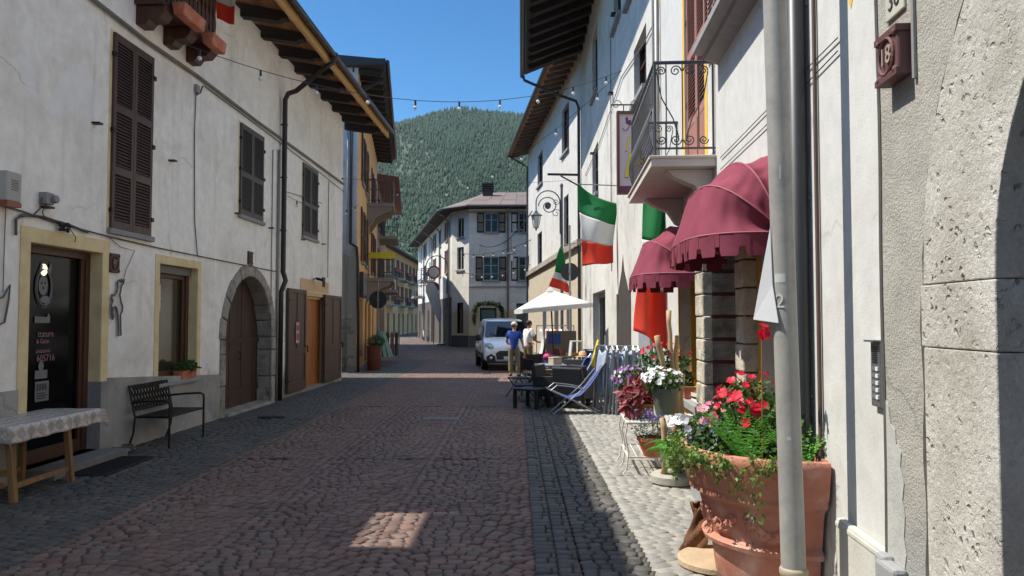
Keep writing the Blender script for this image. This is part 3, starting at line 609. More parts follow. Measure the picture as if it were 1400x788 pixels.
# brown downpipe from the gutter, swan neck, down the wall
pu=at(390,130,o=.1)[0]; zk=at(392,130,o=.1)[1]; zg=ze(EO)-.05; u2,_=A1.at(388,250,.1)
b=MB(); b.tube([(EO+.1,pu-.1,zg+.02),(EO+.08,pu-.1,zg-.14),(EO-.1,pu-.1,zg-.24),(.35,pu,zk+.06),(.17,pu,zk+.0),(.1,pu,zk-.14),(.1,pu,4.0),(.1,pu,at(388,372,o=.1)[1]),(.16,pu-.0,at(388,384,o=.1)[1]),(.08,pu-.06,at(388,400,o=.1)[1]),(.075,pu-.06,.0)],.058,10)
dp=part(L1,'downpipe',b,m_brn,smooth=True)
b=MB(); 
for z in (6.2,5.0,3.8,2.0): b.lathe([(.063,-.02),(.068,-.015),(.068,.015),(.063,.02)],(.1 if z>2.6 else .075,pu if z>2.6 else pu-.06,z),12); b.box(0,.05,pu-.015,pu+.015,z-.012,z+.012)
b.lathe([(.06,0),(.1,.16),(.1,.2)],(EO+.1,pu-.1,zg-.12),12); part(dp,'bracket',b,m_brn)
for px,oo,r,mm in ((379.5,.04,.03,m_gal),(372,.02,.012,m_gal)):
    uu,zt=at(px,205); b=MB().tube([(oo,uu,zt),(oo,uu,0)],r,8); part(L1,'conduit',b,mm,smooth=True)
uu,zt=at(448.5,248); b=MB().tube([(.02,uu,zt),(.02,uu,at(448,380)[1])],.012,6); part(L1,'conduit',b,m_gal)
# cable tray and loose cables across the front
def wallpath(pts,o,f=A1): return [(o,*f.at(x,y,o)) for x,y in pts]
b=MB(); b.tube(wallpath([(118,-8),(200,56),(270,104),(350,165),(420,215),(470,252)],.05),.032,6); part(L1,'cable_duct',b,M('duct_grey','#77736c',.6,.2,5))
b=MB()
b.tube(wallpath([(0,281),(30,289),(70,303),(120,316),(150,324),(220,340),(300,356),(380,372)],.02),.011,5)
b.tube(wallpath([(22,322),(22,300),(30,294),(60,297),(75,302),(95,308),(120,318)],.03),.016,5); b.tube(wallpath([(57,270),(55,285),(46,294),(30,296)],.04),.011,5); b.tube(wallpath([(64,278),(58,290),(62,300)],.04),.007,5)
b.tube(wallpath([(268,125),(266,180),(266,300),(270,350)],.02),.009,5); b.tube(wallpath([(277,118),(274,127),(268,130)],.05),.014,5); b.tube(wallpath([(150,325),(165,338),(184,343),(172,370),(168,385)],.02),.005,4); b.tube(wallpath([(8,284),(6,330),(4,400)],.02),.006,4)
b.tube(wallpath([(280,118),(350,170),(440,238),(470,262)],.03),.01,5); b.tube(wallpath([(390,262),(410,268),(440,278)],.03),.008,4)
part(L1,'cable',b,M('cable_grey','#55524f',.6,.2,5))
b=MB(); u,z=at(88,311,o=.05)
for k in range(14): b.ball((.05,u+random.uniform(-.12,.12),z+random.uniform(-.05,.05)),(.02,.03,.02),6,4)
b.tube([(.05,u+.1,z),(.07,u+.2,z-.1),(.05,u+.22,z-.16)],.006,4); part(L1,'cable_tangle',b,m_blk)
u,z=at(58,272); b=MB().box(0,.1,u-.07,u+.07,z-.07,z+.07); b.tube([(.1,u+.05,z),(.15,u+.05,z)],.05,8); part(L1,'junction_box',b,M('box_grey','#8f8f8c',.6,.05),bevel=.01)
b=MB(); u,z=at(267,122); b.box(0,.06,u-.06,u+.06,z-.07,z+.07); part(L1,'junction_box',b,M('box_grey','#8f8f8c'),bevel=.01)
# ------- loose things on the left wall
u,z=A1.at(16,257,.1); t=thing('alarm_box','grey alarm siren box with an orange base above the glazed shop door','alarm',A1,(0,u,z))
part(t,'housing',MB().box(0,.13,u-.12,u+.12,z-.15,z+.17),M('alarm_grey','#a8a69f',.5,.08),bevel=.015)
part(t,'strobe',MB().box(.002,.135,u-.115,u+.115,z-.205,z-.152),M('alarm_orange','#8a4128',.4,0)); b=MB()
for i in range(4):
    for j in range(5): b.box(.1305,.134,u-.05+.03*i+.01*(j%2),u-.035+.03*i+.01*(j%2),z-.03+.025*j,z-.018+.025*j)
part(t,'grille',b,M('ink','#50565c'))
def plaque(label,px,py,txt,sz=.12):
    u,z=A1.at(px,py,.03); t=thing('house_number',label,'number plaque',A1,(0,u,z))
    b=MB().box(0,.03,u-sz,u+sz,z-sz*1.1,z+sz*1.1); part(t,'plate',b,M('bronze_plaque','#4a2a20',.5,.25,12,.3,30),bevel=.008)
    b=MB(); pts=[(.034,u+.075*math.cos(a*2*PI/20),z+.085*math.sin(a*2*PI/20)) for a in range(21)]; b.tube(pts,.01,6)
    for a in (-1,1):
        for c in (-1,1): b.ball((.03,u+a*sz*.8,z+c*sz*.85),(.015,.022,.022),8,6)
    part(t,'wreath',b,M('bronze_plaque','#4a2a20'))
    if txt: b=MB(); text_mb(b,txt,.11,.034,u,z,1,.01); part(t,'number',b,M('bronze_light','#a3826c',.5,.1))
plaque('small brown relief plaque reading 47 between the shop door and the shop window',157.5,360,'47')
plaque('small brown relief plaque above the stone arched door',343,353,''); plaque('small brown relief plaque above the pine door with plank shutters',443,386,'')
def silhouette(name,label,cat,outline,px,py,w_,h_):
    u,z=A1.at(px,py,.03); t=thing(name,label,cat,A1,(0,u,z)); pts=[(.035,u+(x-.5)*w_,z+(.5-y)*h_) for x,y in outline]; b=MB().tube(pts,.011,5,closed=True); part(t,'outline',b,M('wire_grey','#57585a',.5,.1))
    b=MB().prism([(p[1],p[2]) for p in pts],'o',.012,.02); part(t,'panel',b,M('panel_pale','#d3cec3',.8,.1)); return t,u,z
dogo=[(.55,.02),(.66,.05),(.70,.0),(.74,.06),(.84,.03),(.95,.0),(.86,.08),(.72,.12),(.68,.2),(.62,.28),(.7,.38),(.85,.48),(.82,.56),(.7,.62),(.72,.75),(.75,.9),(.78,.97),(.56,.98),(.58,.85),(.5,.65),(.42,.52),(.3,.48),(.12,.5),(.1,.58),(.18,.66),(.1,.7),(.02,.6),(.0,.46),(.1,.38),(.0,.34),(.02,.28),(.2,.3),(.35,.24),(.45,.15),(.42,.06)]
silhouette('wire_ornament','grey wire reindeer silhouette hung on the white wall above the bench','ornament',dogo,161,421,.33,.80)
silhouette('wire_ornament','grey wire cat head silhouette beside the glazed shop door','ornament',[(.1,.2),(.3,.35),(.6,.3),(.9,.0),(.85,.4),(.7,.9),(.3,1),(.0,.7)],0,418,.35,.45)
# added unseen house: slot under its roof shaped to put a sun patch on the road
t=thing('sun_slot_house','added unseen white house beside the shuttered house with a slot shaped to let sun through','house',A1,(0,2,0))
part(t,'wall',MB().box(-8,-.01,-14,U0-.02,-.03,6.62),m_left); b=MB().box(-8,-.02,-14,6.50,6.62,8.15); part(t,'parapet',b,m_left); b=MB(); b.box(.0,1.32,-14,3.9,7.76,7.9); b.box(-8,-.03,-14,6.5,8.152,8.25); b.box(-.14,-.04,6.505,7.6,7.53,7.98); b.box(1.27,1.32,3.901,7.7,7.80,7.9); part(t,'roof',b,m_roof)
# ================================================================ RIGHT: roughcast portal house, white shop house, tall house, curved house
A2=Frame(1.65,0,.057,-1)
m_white_r=plaster('white_render','#c9c8c3','#aba79d',.18,60,.35,None,1,.12)
m_rough=plaster('roughcast','#b9b4a9','#98938a',1.0,75,.5,'#a9a7a2',1.0)
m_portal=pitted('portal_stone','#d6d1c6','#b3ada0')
UJ=3.86; A2E=12.8
R0=thing('portal_house','grey roughcast house front with a pitted stone portal arch','house',A2,(0,2,0))
pc,pz,pR,pr=1.61,1.95,1.75,1.20
mb=MB(); mb.wall(-12,UJ,-.03,9.5,[(pc-pR,pc+pR,0,pz+pR+.02,.5)],o=.035); arch_fill(mb,pc,pR,pz,pz+pR+.02,.035,24); mb.quad((.035,UJ,0),(-.2,UJ,0),(-.2,UJ,9.5),(.035,UJ,9.5))
part(R0,'wall',mb,m_rough); part(R0,'wall_core',MB().box(-.65,-9,-12,UJ-.02,0,9.5),m_rough); part(R0,'roof',MB().prism([(-9.2,9.51),(.9,9.51),(.9,9.6),(-9.2,11.2)],'u',-12.2,UJ),m_roof)
b=MB(); n=3
for i in range(n):
    a,c=PI*i/n+.0008,PI*(i+1)/n-.0008; ts=[a+(c-a)*k/9 for k in range(10)]
    b.prism([(pc+pr*math.cos(t),pz+pr*math.sin(t)) for t in ts]+[(pc+(pR+random.uniform(-.0,.015))*math.cos(t),pz+(pR+random.uniform(0,.015))*math.sin(t)) for t in ts[::-1]],'o',-.5,.06+random.uniform(0,.003))
for sg in (-1,1):
    zz=-.02
    for h in (1.70,.27):
        b.box(-.5,.06+random.uniform(0,.003),pc+sg*pr,pc+sg*(pR+random.uniform(.0,.03)),zz+.002,zz+h-.002); zz+=h
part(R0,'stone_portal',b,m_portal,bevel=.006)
part(R0,'door',MB().box(-.5,-.44,pc-pr,pc+pr,0,pz+pr),m_oldwood)
b=MB(); b.prism([(3.845,0.64),(3.66,.62),(3.635,.70),(3.655,.78),(3.64,.88),(3.665,.95),(3.645,1.03),(3.68,1.1),(3.67,1.17),(3.72,1.2),(3.73,1.27),(3.78,1.29),(3.80,1.38),(3.845,1.41)],'o',.036,.0395); part(R0,'mortar_patch',b,M('mortar','#a8a7a1',.9,.15,8,.5,40))
b=MB().box(.034,.11,3.62,UJ-.03,-.02,.64); b.box(.034,.1,UJ-.10,UJ-.0,-.02,.66); part(R0,'stone_stub',b,m_sill,bevel=.02)
b=MB()
for k in range(11):
    pass
b.tube([(.037,3.415+.012*math.sin(q*1.7),z) for q,z in enumerate(np.linspace(0,1.9,14))]+[(.037,pc+(pR+.03)*math.cos(t)+.01*math.sin(t*31),pz+(pR+.03)*math.sin(t)) for t in np.linspace(0,1.2,18)],.012,5); b.tube([(.036,UJ-.015+.008*math.sin(z*4),z) for z in np.linspace(.65,9,40)],.012,5); part(R0,'crack',b,M('crack_dark','#55514b',.95,.3,10))
b=MB().tube([(.045,A2.at(1247,50,.05)[0],4.6),(.045,A2.at(1248,60,.05)[0],A2.at(1248,108,.05)[1])],.012,6); part(R0,'conduit',b,m_gal)
# house number 18
u,z=A2.at(1214,78,.10); t=thing('house_number','dark red cast relief plaque reading 18 on the grey roughcast wall','number plaque',A2,(.035,u,z))
part(t,'plate',MB().box(.03,.105,u-.11,u+.11,z-.11,z+.11),M('oxblood','#5e3a38',.55,.12,10,.15,40),bevel=.012)
b=MB(); b.tube([(.108,u+.078*math.cos(a*2*PI/24),z+.085*math.sin(a*2*PI/24)) for a in range(25)],.011,6)
for a in (-1,1):
    for c in (-1,1): b.ball((.105,u+a*.087,z+c*.088),(.016,.02,.02),8,6); b.ball((.105,u+a*.06,z+c*.095),(.012,.015,.012),8,6)
b.box(.04,.115,u-.12,u+.12,z+.085,z+.115); b.box(.04,.115,u-.12,u+.12,z-.115,z-.085)
part(t,'relief',b,M('oxblood','#5e3a38'),smooth=False)
b=MB(); text_mb(b,'18',.12,.11,u,z,-1,.012); part(t,'number',b,M('number_pale','#a18e80',.6,.1))
u,z=A2.at(1222,5,.05); t=thing('house_number','small pale plate reading 36 above the dark red plaque','number plaque',A2,(.035,u,z)); part(t,'plate',MB().box(.034,.05,u-.1,u+.1,z-.06,z+.1),M('plate_pale','#b5b2a2',.6,.08),bevel=.006); b=MB(); text_mb(b,'36',.13,.052,u,z+.02,-1,.004); part(t,'number',b,M('ink_dark','#2e2e2c',.6,0))
# ------- white shop house
R1=thing('shop_house','white rendered shop house with burgundy awnings and a wrought iron balcony','house',A2,(0,8,0))
ZR1=8.6
wn1=[5.35,6.30,.78,2.75]; dn1=[6.68,8.05,0.0,2.85]; wf=[9.05,10.55,.80,2.65]; bd=[8.62,9.98,3.53,6.1]; uw=[6.35,7.75,4.62,6.6]
holes=[(*wn1,.3),(*dn1,.35),(*wf,.25),(*bd,.12),(*uw,.14)]
mb=MB(); mb.wall(UJ,A2E,-.03,ZR1,holes); part(R1,'wall',mb,m_white_r)
b=MB(); b.box(-.5,-9,UJ+.03,A2E-.03,0,ZR1); b.quad((0,A2E,0),(-9,A2E,0),(-9,A2E,ZR1),(0,A2E,ZR1)); part(R1,'wall_core',b,m_white_r)
b=MB(); b.prism([(-9.2,ZR1+.01),(.35,ZR1+.01),(.35,ZR1+.12),(-9.2,ZR1+1.8)],'u',UJ,A2E+.1); part(R1,'roof',b,m_roof)
b=MB(); b.box(.002,.05,UJ+.005,4.52,-.02,.655); b.box(.002,.055,UJ+.003,4.53,.60,.64); part(R1,'plinth',b,M('plinth_pale','#b9b6ac',.9,.12,4,.4,40),bevel=.012)
# painted yellow diamonds at the corners
m_dia=M('ochre_paint','#d8ad3f',.85,.08,6)
b=MB()
z=5.0-.9
for uu,z0 in ((12.55,4.55),(4.28,3.55)):
    z=z0
    while z<8.4:
        b.prism([(uu-.14,z+.25),(uu,z),(uu+.14,z+.25),(uu,z+.5)],'o',.001,.003); z+=.54
part(R1,'painted_diamond',b,m_dia)
b=MB(); b.tube([(.06,12.34,ZR1),(.06,12.34,.2)],.04,8); part(R1,'downpipe',b,m_gal,smooth=True)
# rusticated stone pilasters beside the shop door
m_rust=M('rusticated','#cbc1ad',.95,.22,7,1.0,40,col2='#8f8878',c2scale=5,bdist=.025)
def pilaster(u0,u1,label,o1=.16,o0=-.2):
    b=MB(); z=0; 
    for h in (.42,.235,.235,.235,.235,.235,.235,.235,.235,.235,.235,.3):
        b.box(o0,o1+random.uniform(-.006,.006),u0,u1,z+.006,z+h-.006); z+=h
    return part(R1,'pilaster',b,m_rust,label,bevel=.014)
pilaster(8.02,8.44,'wide stone block pilaster on the far side of the shop door'); pilaster(6.38,6.66,'narrow stone block pilaster on the near side of the shop door',.13)
b=MB().box(-.4,-.345,dn1[0],dn1[1],0,dn1[3]); sd=part(R1,'shop_door',b,m_dark)
b=MB(); u0,u1=dn1[:2]; m_red=wood('red_brown','#5a2420','#3d1614',.45,'z',.6,.1)
for a,c in ((u0,u0+.12),((u0+u1)/2-.05,(u0+u1)/2+.05),(u1-.12,u1)): b.box(-.34,-.26,a,c,0,dn1[3])
b.box(-.339,-.27,u0+.12,u1-.12,dn1[3]-.12,dn1[3]); b.box(-.338,-.27,u0+.12,u1-.12,0,.35); b.box(-.34,.06,dn1[1]-.03,dn1[1]+.0,0,dn1[3]); part(sd,'frame',b,m_red)
part(R1,'door_step',MB().box(-.25,.3,dn1[0]-.02,dn1[1]-.03,-.02,.14),m_sill,bevel=.01)
m_amber=M('amber_glass','#4a3413',.1,.15,1.5,spec=.6); m_yf=M('ochre_frame','#c99a3c',.6,.1,6)
for r,lab in ((wn1,'near shop window beside the terracotta pot'),(wf,'far shop window under the small awning')):
    u0,u1,z0,z1=r; g=part(R1,'shop_window',MB().box(-.3,-.22,u0,u1,z0,z1),m_amber,lab); b=MB()
    b.box(-.22,-.14,u0,u0+.08,z0,z1); b.box(-.22,-.14,u1-.08,u1,z0,z1); b.box(-.219,-.14,u0+.08,u1-.08,z0,z0+.1); b.box(-.219,-.14,u0+.08,u1-.08,z1-.1,z1)
    b.box(.002,.012,u0-.09,u0,z0-.02,z1+.09); b.box(.002,.012,u1,u1+.09,z0-.02,z1+.09); part(g,'frame',b,m_yf); part(R1,'window_sill',MB().box(-.14,.09,u0-.08,u1+.08,z0-.10,z0-.004),m_sill,bevel=.01)
    b=MB().box(.003,.016,u0-.08,u1+.08,.42,z0-.11); part(R1,'ochre_panel',b,m_yf)
# upper openings: balcony door and window, pinkish brown shutters
m_psh=wood('pink_shutter','#a8786a','#8f6355',.5,'z',.5,.08)
def open_shut(u0,u1,z0,z1,o,rails,hing):
    b=MB(); louvre_leaf(b,u0,u1,z0,z1,o,rails=rails,pitch=.05); L=part(R1,'shutter',b,m_psh); b=MB()
    for z in (z0+.35,(z0+z1)/2,z1-.4): b.box(o,o+.06,hing-.03,hing+.03,z-.03,z+.03)
    part(L,'hinge',b,m_gal); return L
u0,u1,z0,z1=bd; um=(u0+u1)/2
part(R1,'balcony_door',MB().box(-.14,-.1,u0,u1,z0,z1),M('shutter_dark','#17110f'))
for a,c,h in ((u0+.01,um-.003,u0),(um+.003,u1-.01,u1)):
    L=open_shut(a,c,z0+.72,z1-.01,-.06,zr(z0+.72,z1,(.5,)),h); b=MB().box(-.06,-.03,a,c,z0+.02,z0+.715); b.box(-.03,-.015,a,a+.07,z0+.02,z0+.715); b.box(-.03,-.015,c-.07,c,z0+.02,z0+.715); b.box(-.0305,-.016,a+.07,c-.07,z0+.02,z0+.14); part(L,'lower_panel',b,m_psh)
b=MB(); b.box(.001,.004,u0-.16,u0,z0,z1+.16); b.box(.001,.004,u1,u1+.14,z0,z1+.16); b.box(.001,.004,u0,u1,z1,z1+.16); part(R1,'ochre_border',b,m_dia)
u0,u1,z0,z1=uw; g=part(R1,'upper_window',MB().box(-.2,-.12,u0,u1,z0,z1),m_dark); b=MB(); b.box(-.12,-.06,u0,u0+.07,z0,z1); b.box(-.12,-.06,u1-.07,u1,z0,z1); b.box(-.12,-.06,(u0+u1)/2-.04,(u0+u1)/2+.04,z0,z1); part(g,'frame',b,m_frame)
open_shut(u1+.01,u1+.62,z0+.02,z1,.02,zr(z0,z1,(.5,)),u1); open_shut(u0-.62,u0-.01,z0+.02,z1,.02,zr(z0,z1,(.5,)),u0)
b=MB(); b.box(.001,.004,u1,u1+.12,z0,z1+.1); b.box(.001,.004,u0-.12,u0,z0,z1+.1); part(R1,'ochre_border',b,m_dia)
b=MB(); b.prism([(-.1,z0-.01),(.26,z0-.01),(.26,z0-.07),(.15,z0-.085),(.14,z0-.13),(.08,z0-.15),(-.0,z0-.18)],'u',u0-.7,u1+.15); part(R1,'upper_sill',b,m_sill)
# balcony with wrought iron railing
BA,BB,BO,BZ=8.02,10.62,.68,3.53
b=MB(); b.box(0,BO,BA,BB,BZ-.12,BZ); b.box(0,BO+.02,BA-.02,BB+.02,BZ-.035,BZ-.005); bal=part(R1,'balcony',b,M('balcony_paint','#c4bcb0',.8,.1,3,.2,40),bevel=.006)
b=MB()
for u in (BA+.25,BB-.35): b.prism([(0,BZ-.121),(.5,BZ-.121),(.42,BZ-.2),(.2,BZ-.3),(.1,BZ-.45),(0,BZ-.5)],'u',u-.09,u+.09)
part(bal,'corbel',b,M('balcony_paint','#c4bcb0'),bevel=.01)
m_wi=M('wrought_iron','#54575a',.5,.15,15,metal=.3)
b=MB(); ro=BO-.05; zt=BZ+1.0
b.tube([(0,BA+.04,zt),(ro,BA+.04,zt),(ro,BB-.04,zt),(0,BB-.04,zt)],.02,6); b.tube([(0,BA+.04,BZ+.08),(ro,BA+.04,BZ+.08),(ro,BB-.04,BZ+.08),(0,BB-.04,BZ+.08)],.012,6)
for u in (BA+.04,BB-.04): b.tube([(ro,u,BZ),(ro,u,zt)],.016,6); b.tube([(.02,u,BZ),(.02,u,zt)],.012,6)
rail=part(bal,'railing',b,m_wi)
b=MB(); n=22
for i in range(n):
    u=BA+.16+(BB-BA-.32)*i/(n-1)
    b.tube([(ro+(.06*math.sin(PI*min(1,q/.55)) if q<.55 else 0)*1.0,u,BZ+.08+(zt-BZ-.08)*q) for q in (0,.1,.2,.3,.42,.55,.7,.85,1)],.0065,5)
    for q in (.05,.93): b.tube([(ro,u+.03*math.cos(a),BZ+.08+(zt-BZ-.1)*q+.03*math.sin(a)) for a in np.linspace(0,5.5,9)],.006,4)
part(rail,'baluster',b,m_wi)
def scroll(c,r,sg=1,v=1,turns=1.6,n=22):
    out=[]
    for i in range(n+1):
        q=i/n; a=q*turns*2*PI; rr=r*(1-.8*q); out.append((c[0]+sg*rr*math.cos(a),c[1],c[2]+v*rr*math.sin(a)))
    return out
for u in (BA+.04,BB-.04):
    xm=.34; b=MB()
    for x in (.17,.34,.51): b.tube([(x,u,BZ+.08),(x,u,zt)],.007,5)
    for sx in (-1,1):
        b.tube(scroll((xm+sx*.07,u,zt-.09),.06,-sx,1),.007,5); b.tube(scroll((xm+sx*.07,u,BZ+.17),.06,-sx,-1),.007,5); b.tube(scroll((xm+sx*.22,u,BZ+.17),.05,sx,-1),.007,5); b.tube(scroll((xm+sx*.22,u,zt-.09),.05,sx,1),.007,5)
        b.tube([(xm+sx*.04,u,BZ+.2),(xm+sx*.1,u,BZ+.4),(xm+sx*.22,u,BZ+.62),(xm+sx*.27,u,zt-.1)],.007,5)
    part(rail,'scrollwork',b,m_wi)
# half-dome awnings
m_awn=M('burgundy_canvas','#87404f',.85,.16,3,.25,300,col2='#99525f',c2scale=2.2,c2lo=.5,c2hi=.8,trans=.15,spec=.2)
def awning(label,uc,hl,pj,ht,z0):
    t=thing('awning',label,'awning',A2,(0,uc,z0))
    def P(ph,th,k=1.0): 
        # th: elevation of the hoop, ph 0..pi along it, squared-off plan
        c,s_=math.cos(ph),math.sin(ph); e=.62
        cu=math.copysign(abs(c)**e,c); so=abs(s_)**e
        return (.012+pj*so*math.cos(th)*k,uc+hl*cu*k,z0+ht*so*math.sin(th)*k)
    hoops=[0,.70,1.18,PI/2]
    b=MB()
    for i in range(len(hoops)-1):
        def fn(a,q,i=i):
            th=hoops[i]+(hoops[i+1]-hoops[i])*q; sag=1-.065*math.sin(PI*q)-.006*math.sin(PI*q)*math.sin(a*47+i)-.004*math.sin(a*83+q*5+i*2); return P(PI*a,th,sag)
        b.grid(fn,120,9)
    part(t,'canopy',b,m_awn,smooth=True)
    b=MB()
    for th in hoops[:-1]: b.tube([P(PI*k/36,th,1.001) for k in range(37)],.006,5)
    part(t,'hoop',b,M('burgundy_seam','#a5606c',.7,.1))
    # scalloped valance
    b=MB(); n=420
    L=[0]; pts=[P(PI*k/n,0) for k in range(n+1)]
    for k in range(n): L.append(L[-1]+(Vector(pts[k+1])-Vector(pts[k])).length)
    def drop(s_): 
        q=(s_/.20)%1; e=min(1,max(0,(q-.22)/.07),) if q<.6 else min(1,max(0,(1-q)/.05)); return .10+.07*math.sqrt(max(0,e))
    for k in range(n):
        p,q=pts[k],pts[k+1]; w0=.012*math.sin(L[k]*14); w1=.012*math.sin(L[k+1]*14)
        b.quad(p,q,(q[0]+w1,q[1],q[2]-drop((L[k]+L[k+1])/2)),(p[0]+w0,p[1],p[2]-drop((L[k]+L[k+1])/2)))
    v=part(t,'valance',b,m_awn)
    x=v.modifiers.new('t','SOLIDIFY'); x.thickness=.003
    b=MB(); b.tube([P(0,0),(.02,uc+hl,z0)],.015,6); b.box(0,.04,uc-hl-.03,uc-hl+.03,z0-.05,z0+.05); b.box(0,.04,uc+hl-.03,uc+hl+.03,z0-.05,z0+.05); part(t,'hinge_plate',b,m_gal)
    return t
awning('larger near burgundy half dome awning with a scalloped valance',6.55,.95,.63,.68,2.44)
awning('smaller far burgundy half dome awning beneath the balcony',9.75,.88,.72,.66,2.34)
# intercom
u,z=A2.at(1196,512,.03); t=thing('intercom','grey metal intercom panel with five buttons on the white wall','intercom',A2,(0,u,z))
part(t,'backplate',MB().box(0,.028,u-.055,u+.055,z-.165,z+.165),M('steel_grey','#8c8f92',.35,.08,9,metal=.7),bevel=.004); part(t,'rain_hood',MB().box(0,.06,u-.06,u+.06,z+.166,z+.176),M('steel_grey','#8c8f92')); b=MB()
for i in range(8): b.box(.028,.031,u-.03,u+.03,z+.06+.011*i,z+.065+.011*i)
part(t,'speaker_grille',b,m_blk)
for i in range(5):
    zz=z+.03-.036*i; b=MB().box(.0282,.036,u-.048,u-.02,zz-.01,zz+.01); part(t,'button',b,M('button_white','#d8d8d4',.4,0)); b=MB().box(.0282,.031,u-.012,u+.045,zz-.011,zz+.011); part(t,'name_tag',b,M('tag_grey','#6c7076',.3,0))
# slim downpipe and cables on the white wall
u,_=A2.at(1092,300,.07); b=MB().tube([(.07,u,7.9),(.07,u,.72),(.12,u,.6),(.12,u,0)],.062,12); dp=part(R1,'downpipe',b,M('shaded_grey_pipe','#2f3032',.45,.12,6,metal=.1),smooth=True)  # grey paint darkened further, the shade on the pipe put into its colour
b=MB(); 
for z in (3.9,2.6,1.3): b.lathe([(.056,-.02),(.06,-.012),(.06,.012),(.056,.02)],(.07,u,z),12); b.box(0,.03,u-.02,u+.02,z-.01,z+.01)
part(dp,'bracket',b,m_gal)
u,_=A2.at(1117,300,.02); b=MB().tube([(.02,u,6),(.02,u,.7)],.014,6); part(R1,'conduit',b,M('brown_conduit','#5b4640',.6,.1))
b=MB(); b.tube(wallpath([(985,216),(1047,152),(1105,92),(1145,52)],.015,A2),.005,4); b.tube(wallpath([(985,232),(1047,172),(1105,112),(1145,70)],.015,A2),.005,4); part(R1,'cable',b,M('cable_grey','#55524f'))
# grey pole in front of the big pot
fp=frame_rot(1.575,4.42,0); t=thing('street_pole','tall grey painted metal pole in front of the terracotta pot with a white paper sheet','pole',fp)
b=MB(); b.lathe([(.070,.02),(.070,.36),(.068,.40),(.066,2.4),(.062,7.6),(.05,7.65),(0,7.66)],n=24); b.v=[(x-.019*max(0,z-.35),y,z) for x,y,z in b.v]; part(t,'shaft',b,M('pole_grey','#9c9992',.45,.12,3,.15,30,metal=.05,col2='#878580',c2scale=6),smooth=True,auto=50)
b=MB(); b.lathe([(.073,.35),(.079,.362),(.079,.385),(.071,.40)],n=24); b.lathe([(.0715,0),(.071,.345)],n=24); part(t,'collar',b,M('collar_beige','#9b8e78',.6,.15,9,.2,30),smooth=True)
b=MB(); 
for k,(a0,a1,z0,z1) in enumerate(((3.55,4.5,2.01,2.06),(4.2,4.5,1.12,1.14),(4.3,4.4,2.6,2.68))):
    ox=-.019*(z0-.35); pts=[(ox+.0676*math.cos(a),.0676*math.sin(a)) for a in np.linspace(a0,a1,8)]; b.prism(pts+[(ox+(x-ox)*.985,y*.985) for x,y in pts[::-1]],'z',z0,z1)
part(t,'tape_strip',b,M('tape_pale','#b5b7b3',.5,.1))
b=MB(); text_mb(b,'2',.11,0,0,0,1,.004); b.xf(Matrix.Translation((-.0295+.0678*math.cos(4.0),.0678*math.sin(4.0),1.90))@Matrix.Rotation(4.0,4,'Z')); part(t,'number_sticker',b,M('tape_pale','#b5b7b3'))
# paper sheet taped to its street side
b=MB(); b.add([(-.108,-.01,2.33),(-.19,.06,1.80),(-.085,-.06,1.78),(-.102,-.02,2.0),(-.111,-.012,2.33),(-.193,.058,1.80),(-.089,-.064,1.78),(-.106,-.022,2.0)],[(0,1,2,3),(7,6,5,4),(0,1,5,4),(1,2,6,5),(2,3,7,6),(3,0,4,7)])
solo('paper_sheet','white printed paper sheet hanging from the street side of the grey pole','notice',b,M('paper_white','#dcdcdc',.8,.03,trans=.2),fp,(-.1,0,2))
# ------- tall house with the big dark eaves
A3=Frame(2.38,12.8,.0067,-1)
R2=thing('tall_house','tall off-white house under very deep dark timber eaves','house',A3,(0,8,0)); E3=15.8
m_tall=plaster('tall_render','#cfccc4','#a29c90',.3,40,.7,'#b3aca0',1.0)
def rr(x0,y0,x1,y1,f): 
    r=rect(x0,y0,x1,y1,f); return r
H=[]
def win(px0,px1,pyb,f,h,dep=.16):
    a,c=f.at(px0,pyb)[0],f.at(px1,pyb)[0]; z=f.at((px0+px1)/2,pyb)[1]; return (min(a,c),max(a,c),z,z+h,dep)
wins3=[win(839,849,30,A3,2.0),win(810,817,130,A3,2.0),win(867,884,131,A3,1.15),win(810,818,268,A3,1.5),(2.6,3.5,8.5,10.4,.16)]
door3=win(811,828,487,A3,2.6,.3); door3=(door3[0],door3[1],0,2.62,.3); nich=[A3.at(863,440)[0],A3.at(843,440)[0],.95,2.4,.35]
mb=MB(); mb.wall(0,E3,-.03,11.95,[*wins3,door3,tuple(nich)]); part(R2,'wall',mb,m_tall)
b=MB(); b.box(-.45,-9,.03,E3-.03,0,11.95); b.quad((0,E3,0),(-9,E3,0),(-9,E3,11.95),(0,E3,11.95)); b.quad((0,0,0),(-9,0,0),(-9,0,11.95),(0,0,11.95)); part(R2,'wall_core',b,m_tall)
def far_window(parent,h,m=None,fr=None,sill=True,mull=True,f2=None):
    u0,u1,z0,z1,d=h; g=part(parent,'window',MB().box(-d-.05,-d+.0,u0,u1,z0,z1),m or m_dark); b=MB(); t=.06
    for a in ((u0,u0+t),(u1-t,u1)): b.box(-d,-d+.05,*a,z0,z1)
    b.box(-d,-d+.048,u0+t,u1-t,z0,z0+t); b.box(-d,-d+.048,u0+t,u1-t,z1-t,z1)
    if mull: b.box(-d,-d+.045,(u0+u1)/2-.035,(u0+u1)/2+.035,z0+t,z1-t); b.box(-d,-d+.04,u0+t,u1-t,z0+(z1-z0)*.62,z0+(z1-z0)*.62+.04)
    part(g,'frame',b,fr or m_frame)
    if sill: part(parent,'window_sill',MB().box(-.05,.1,u0-.08,u1+.08,z0-.09,z0-.003),m_sill)
for h in wins3: far_window(R2,h)
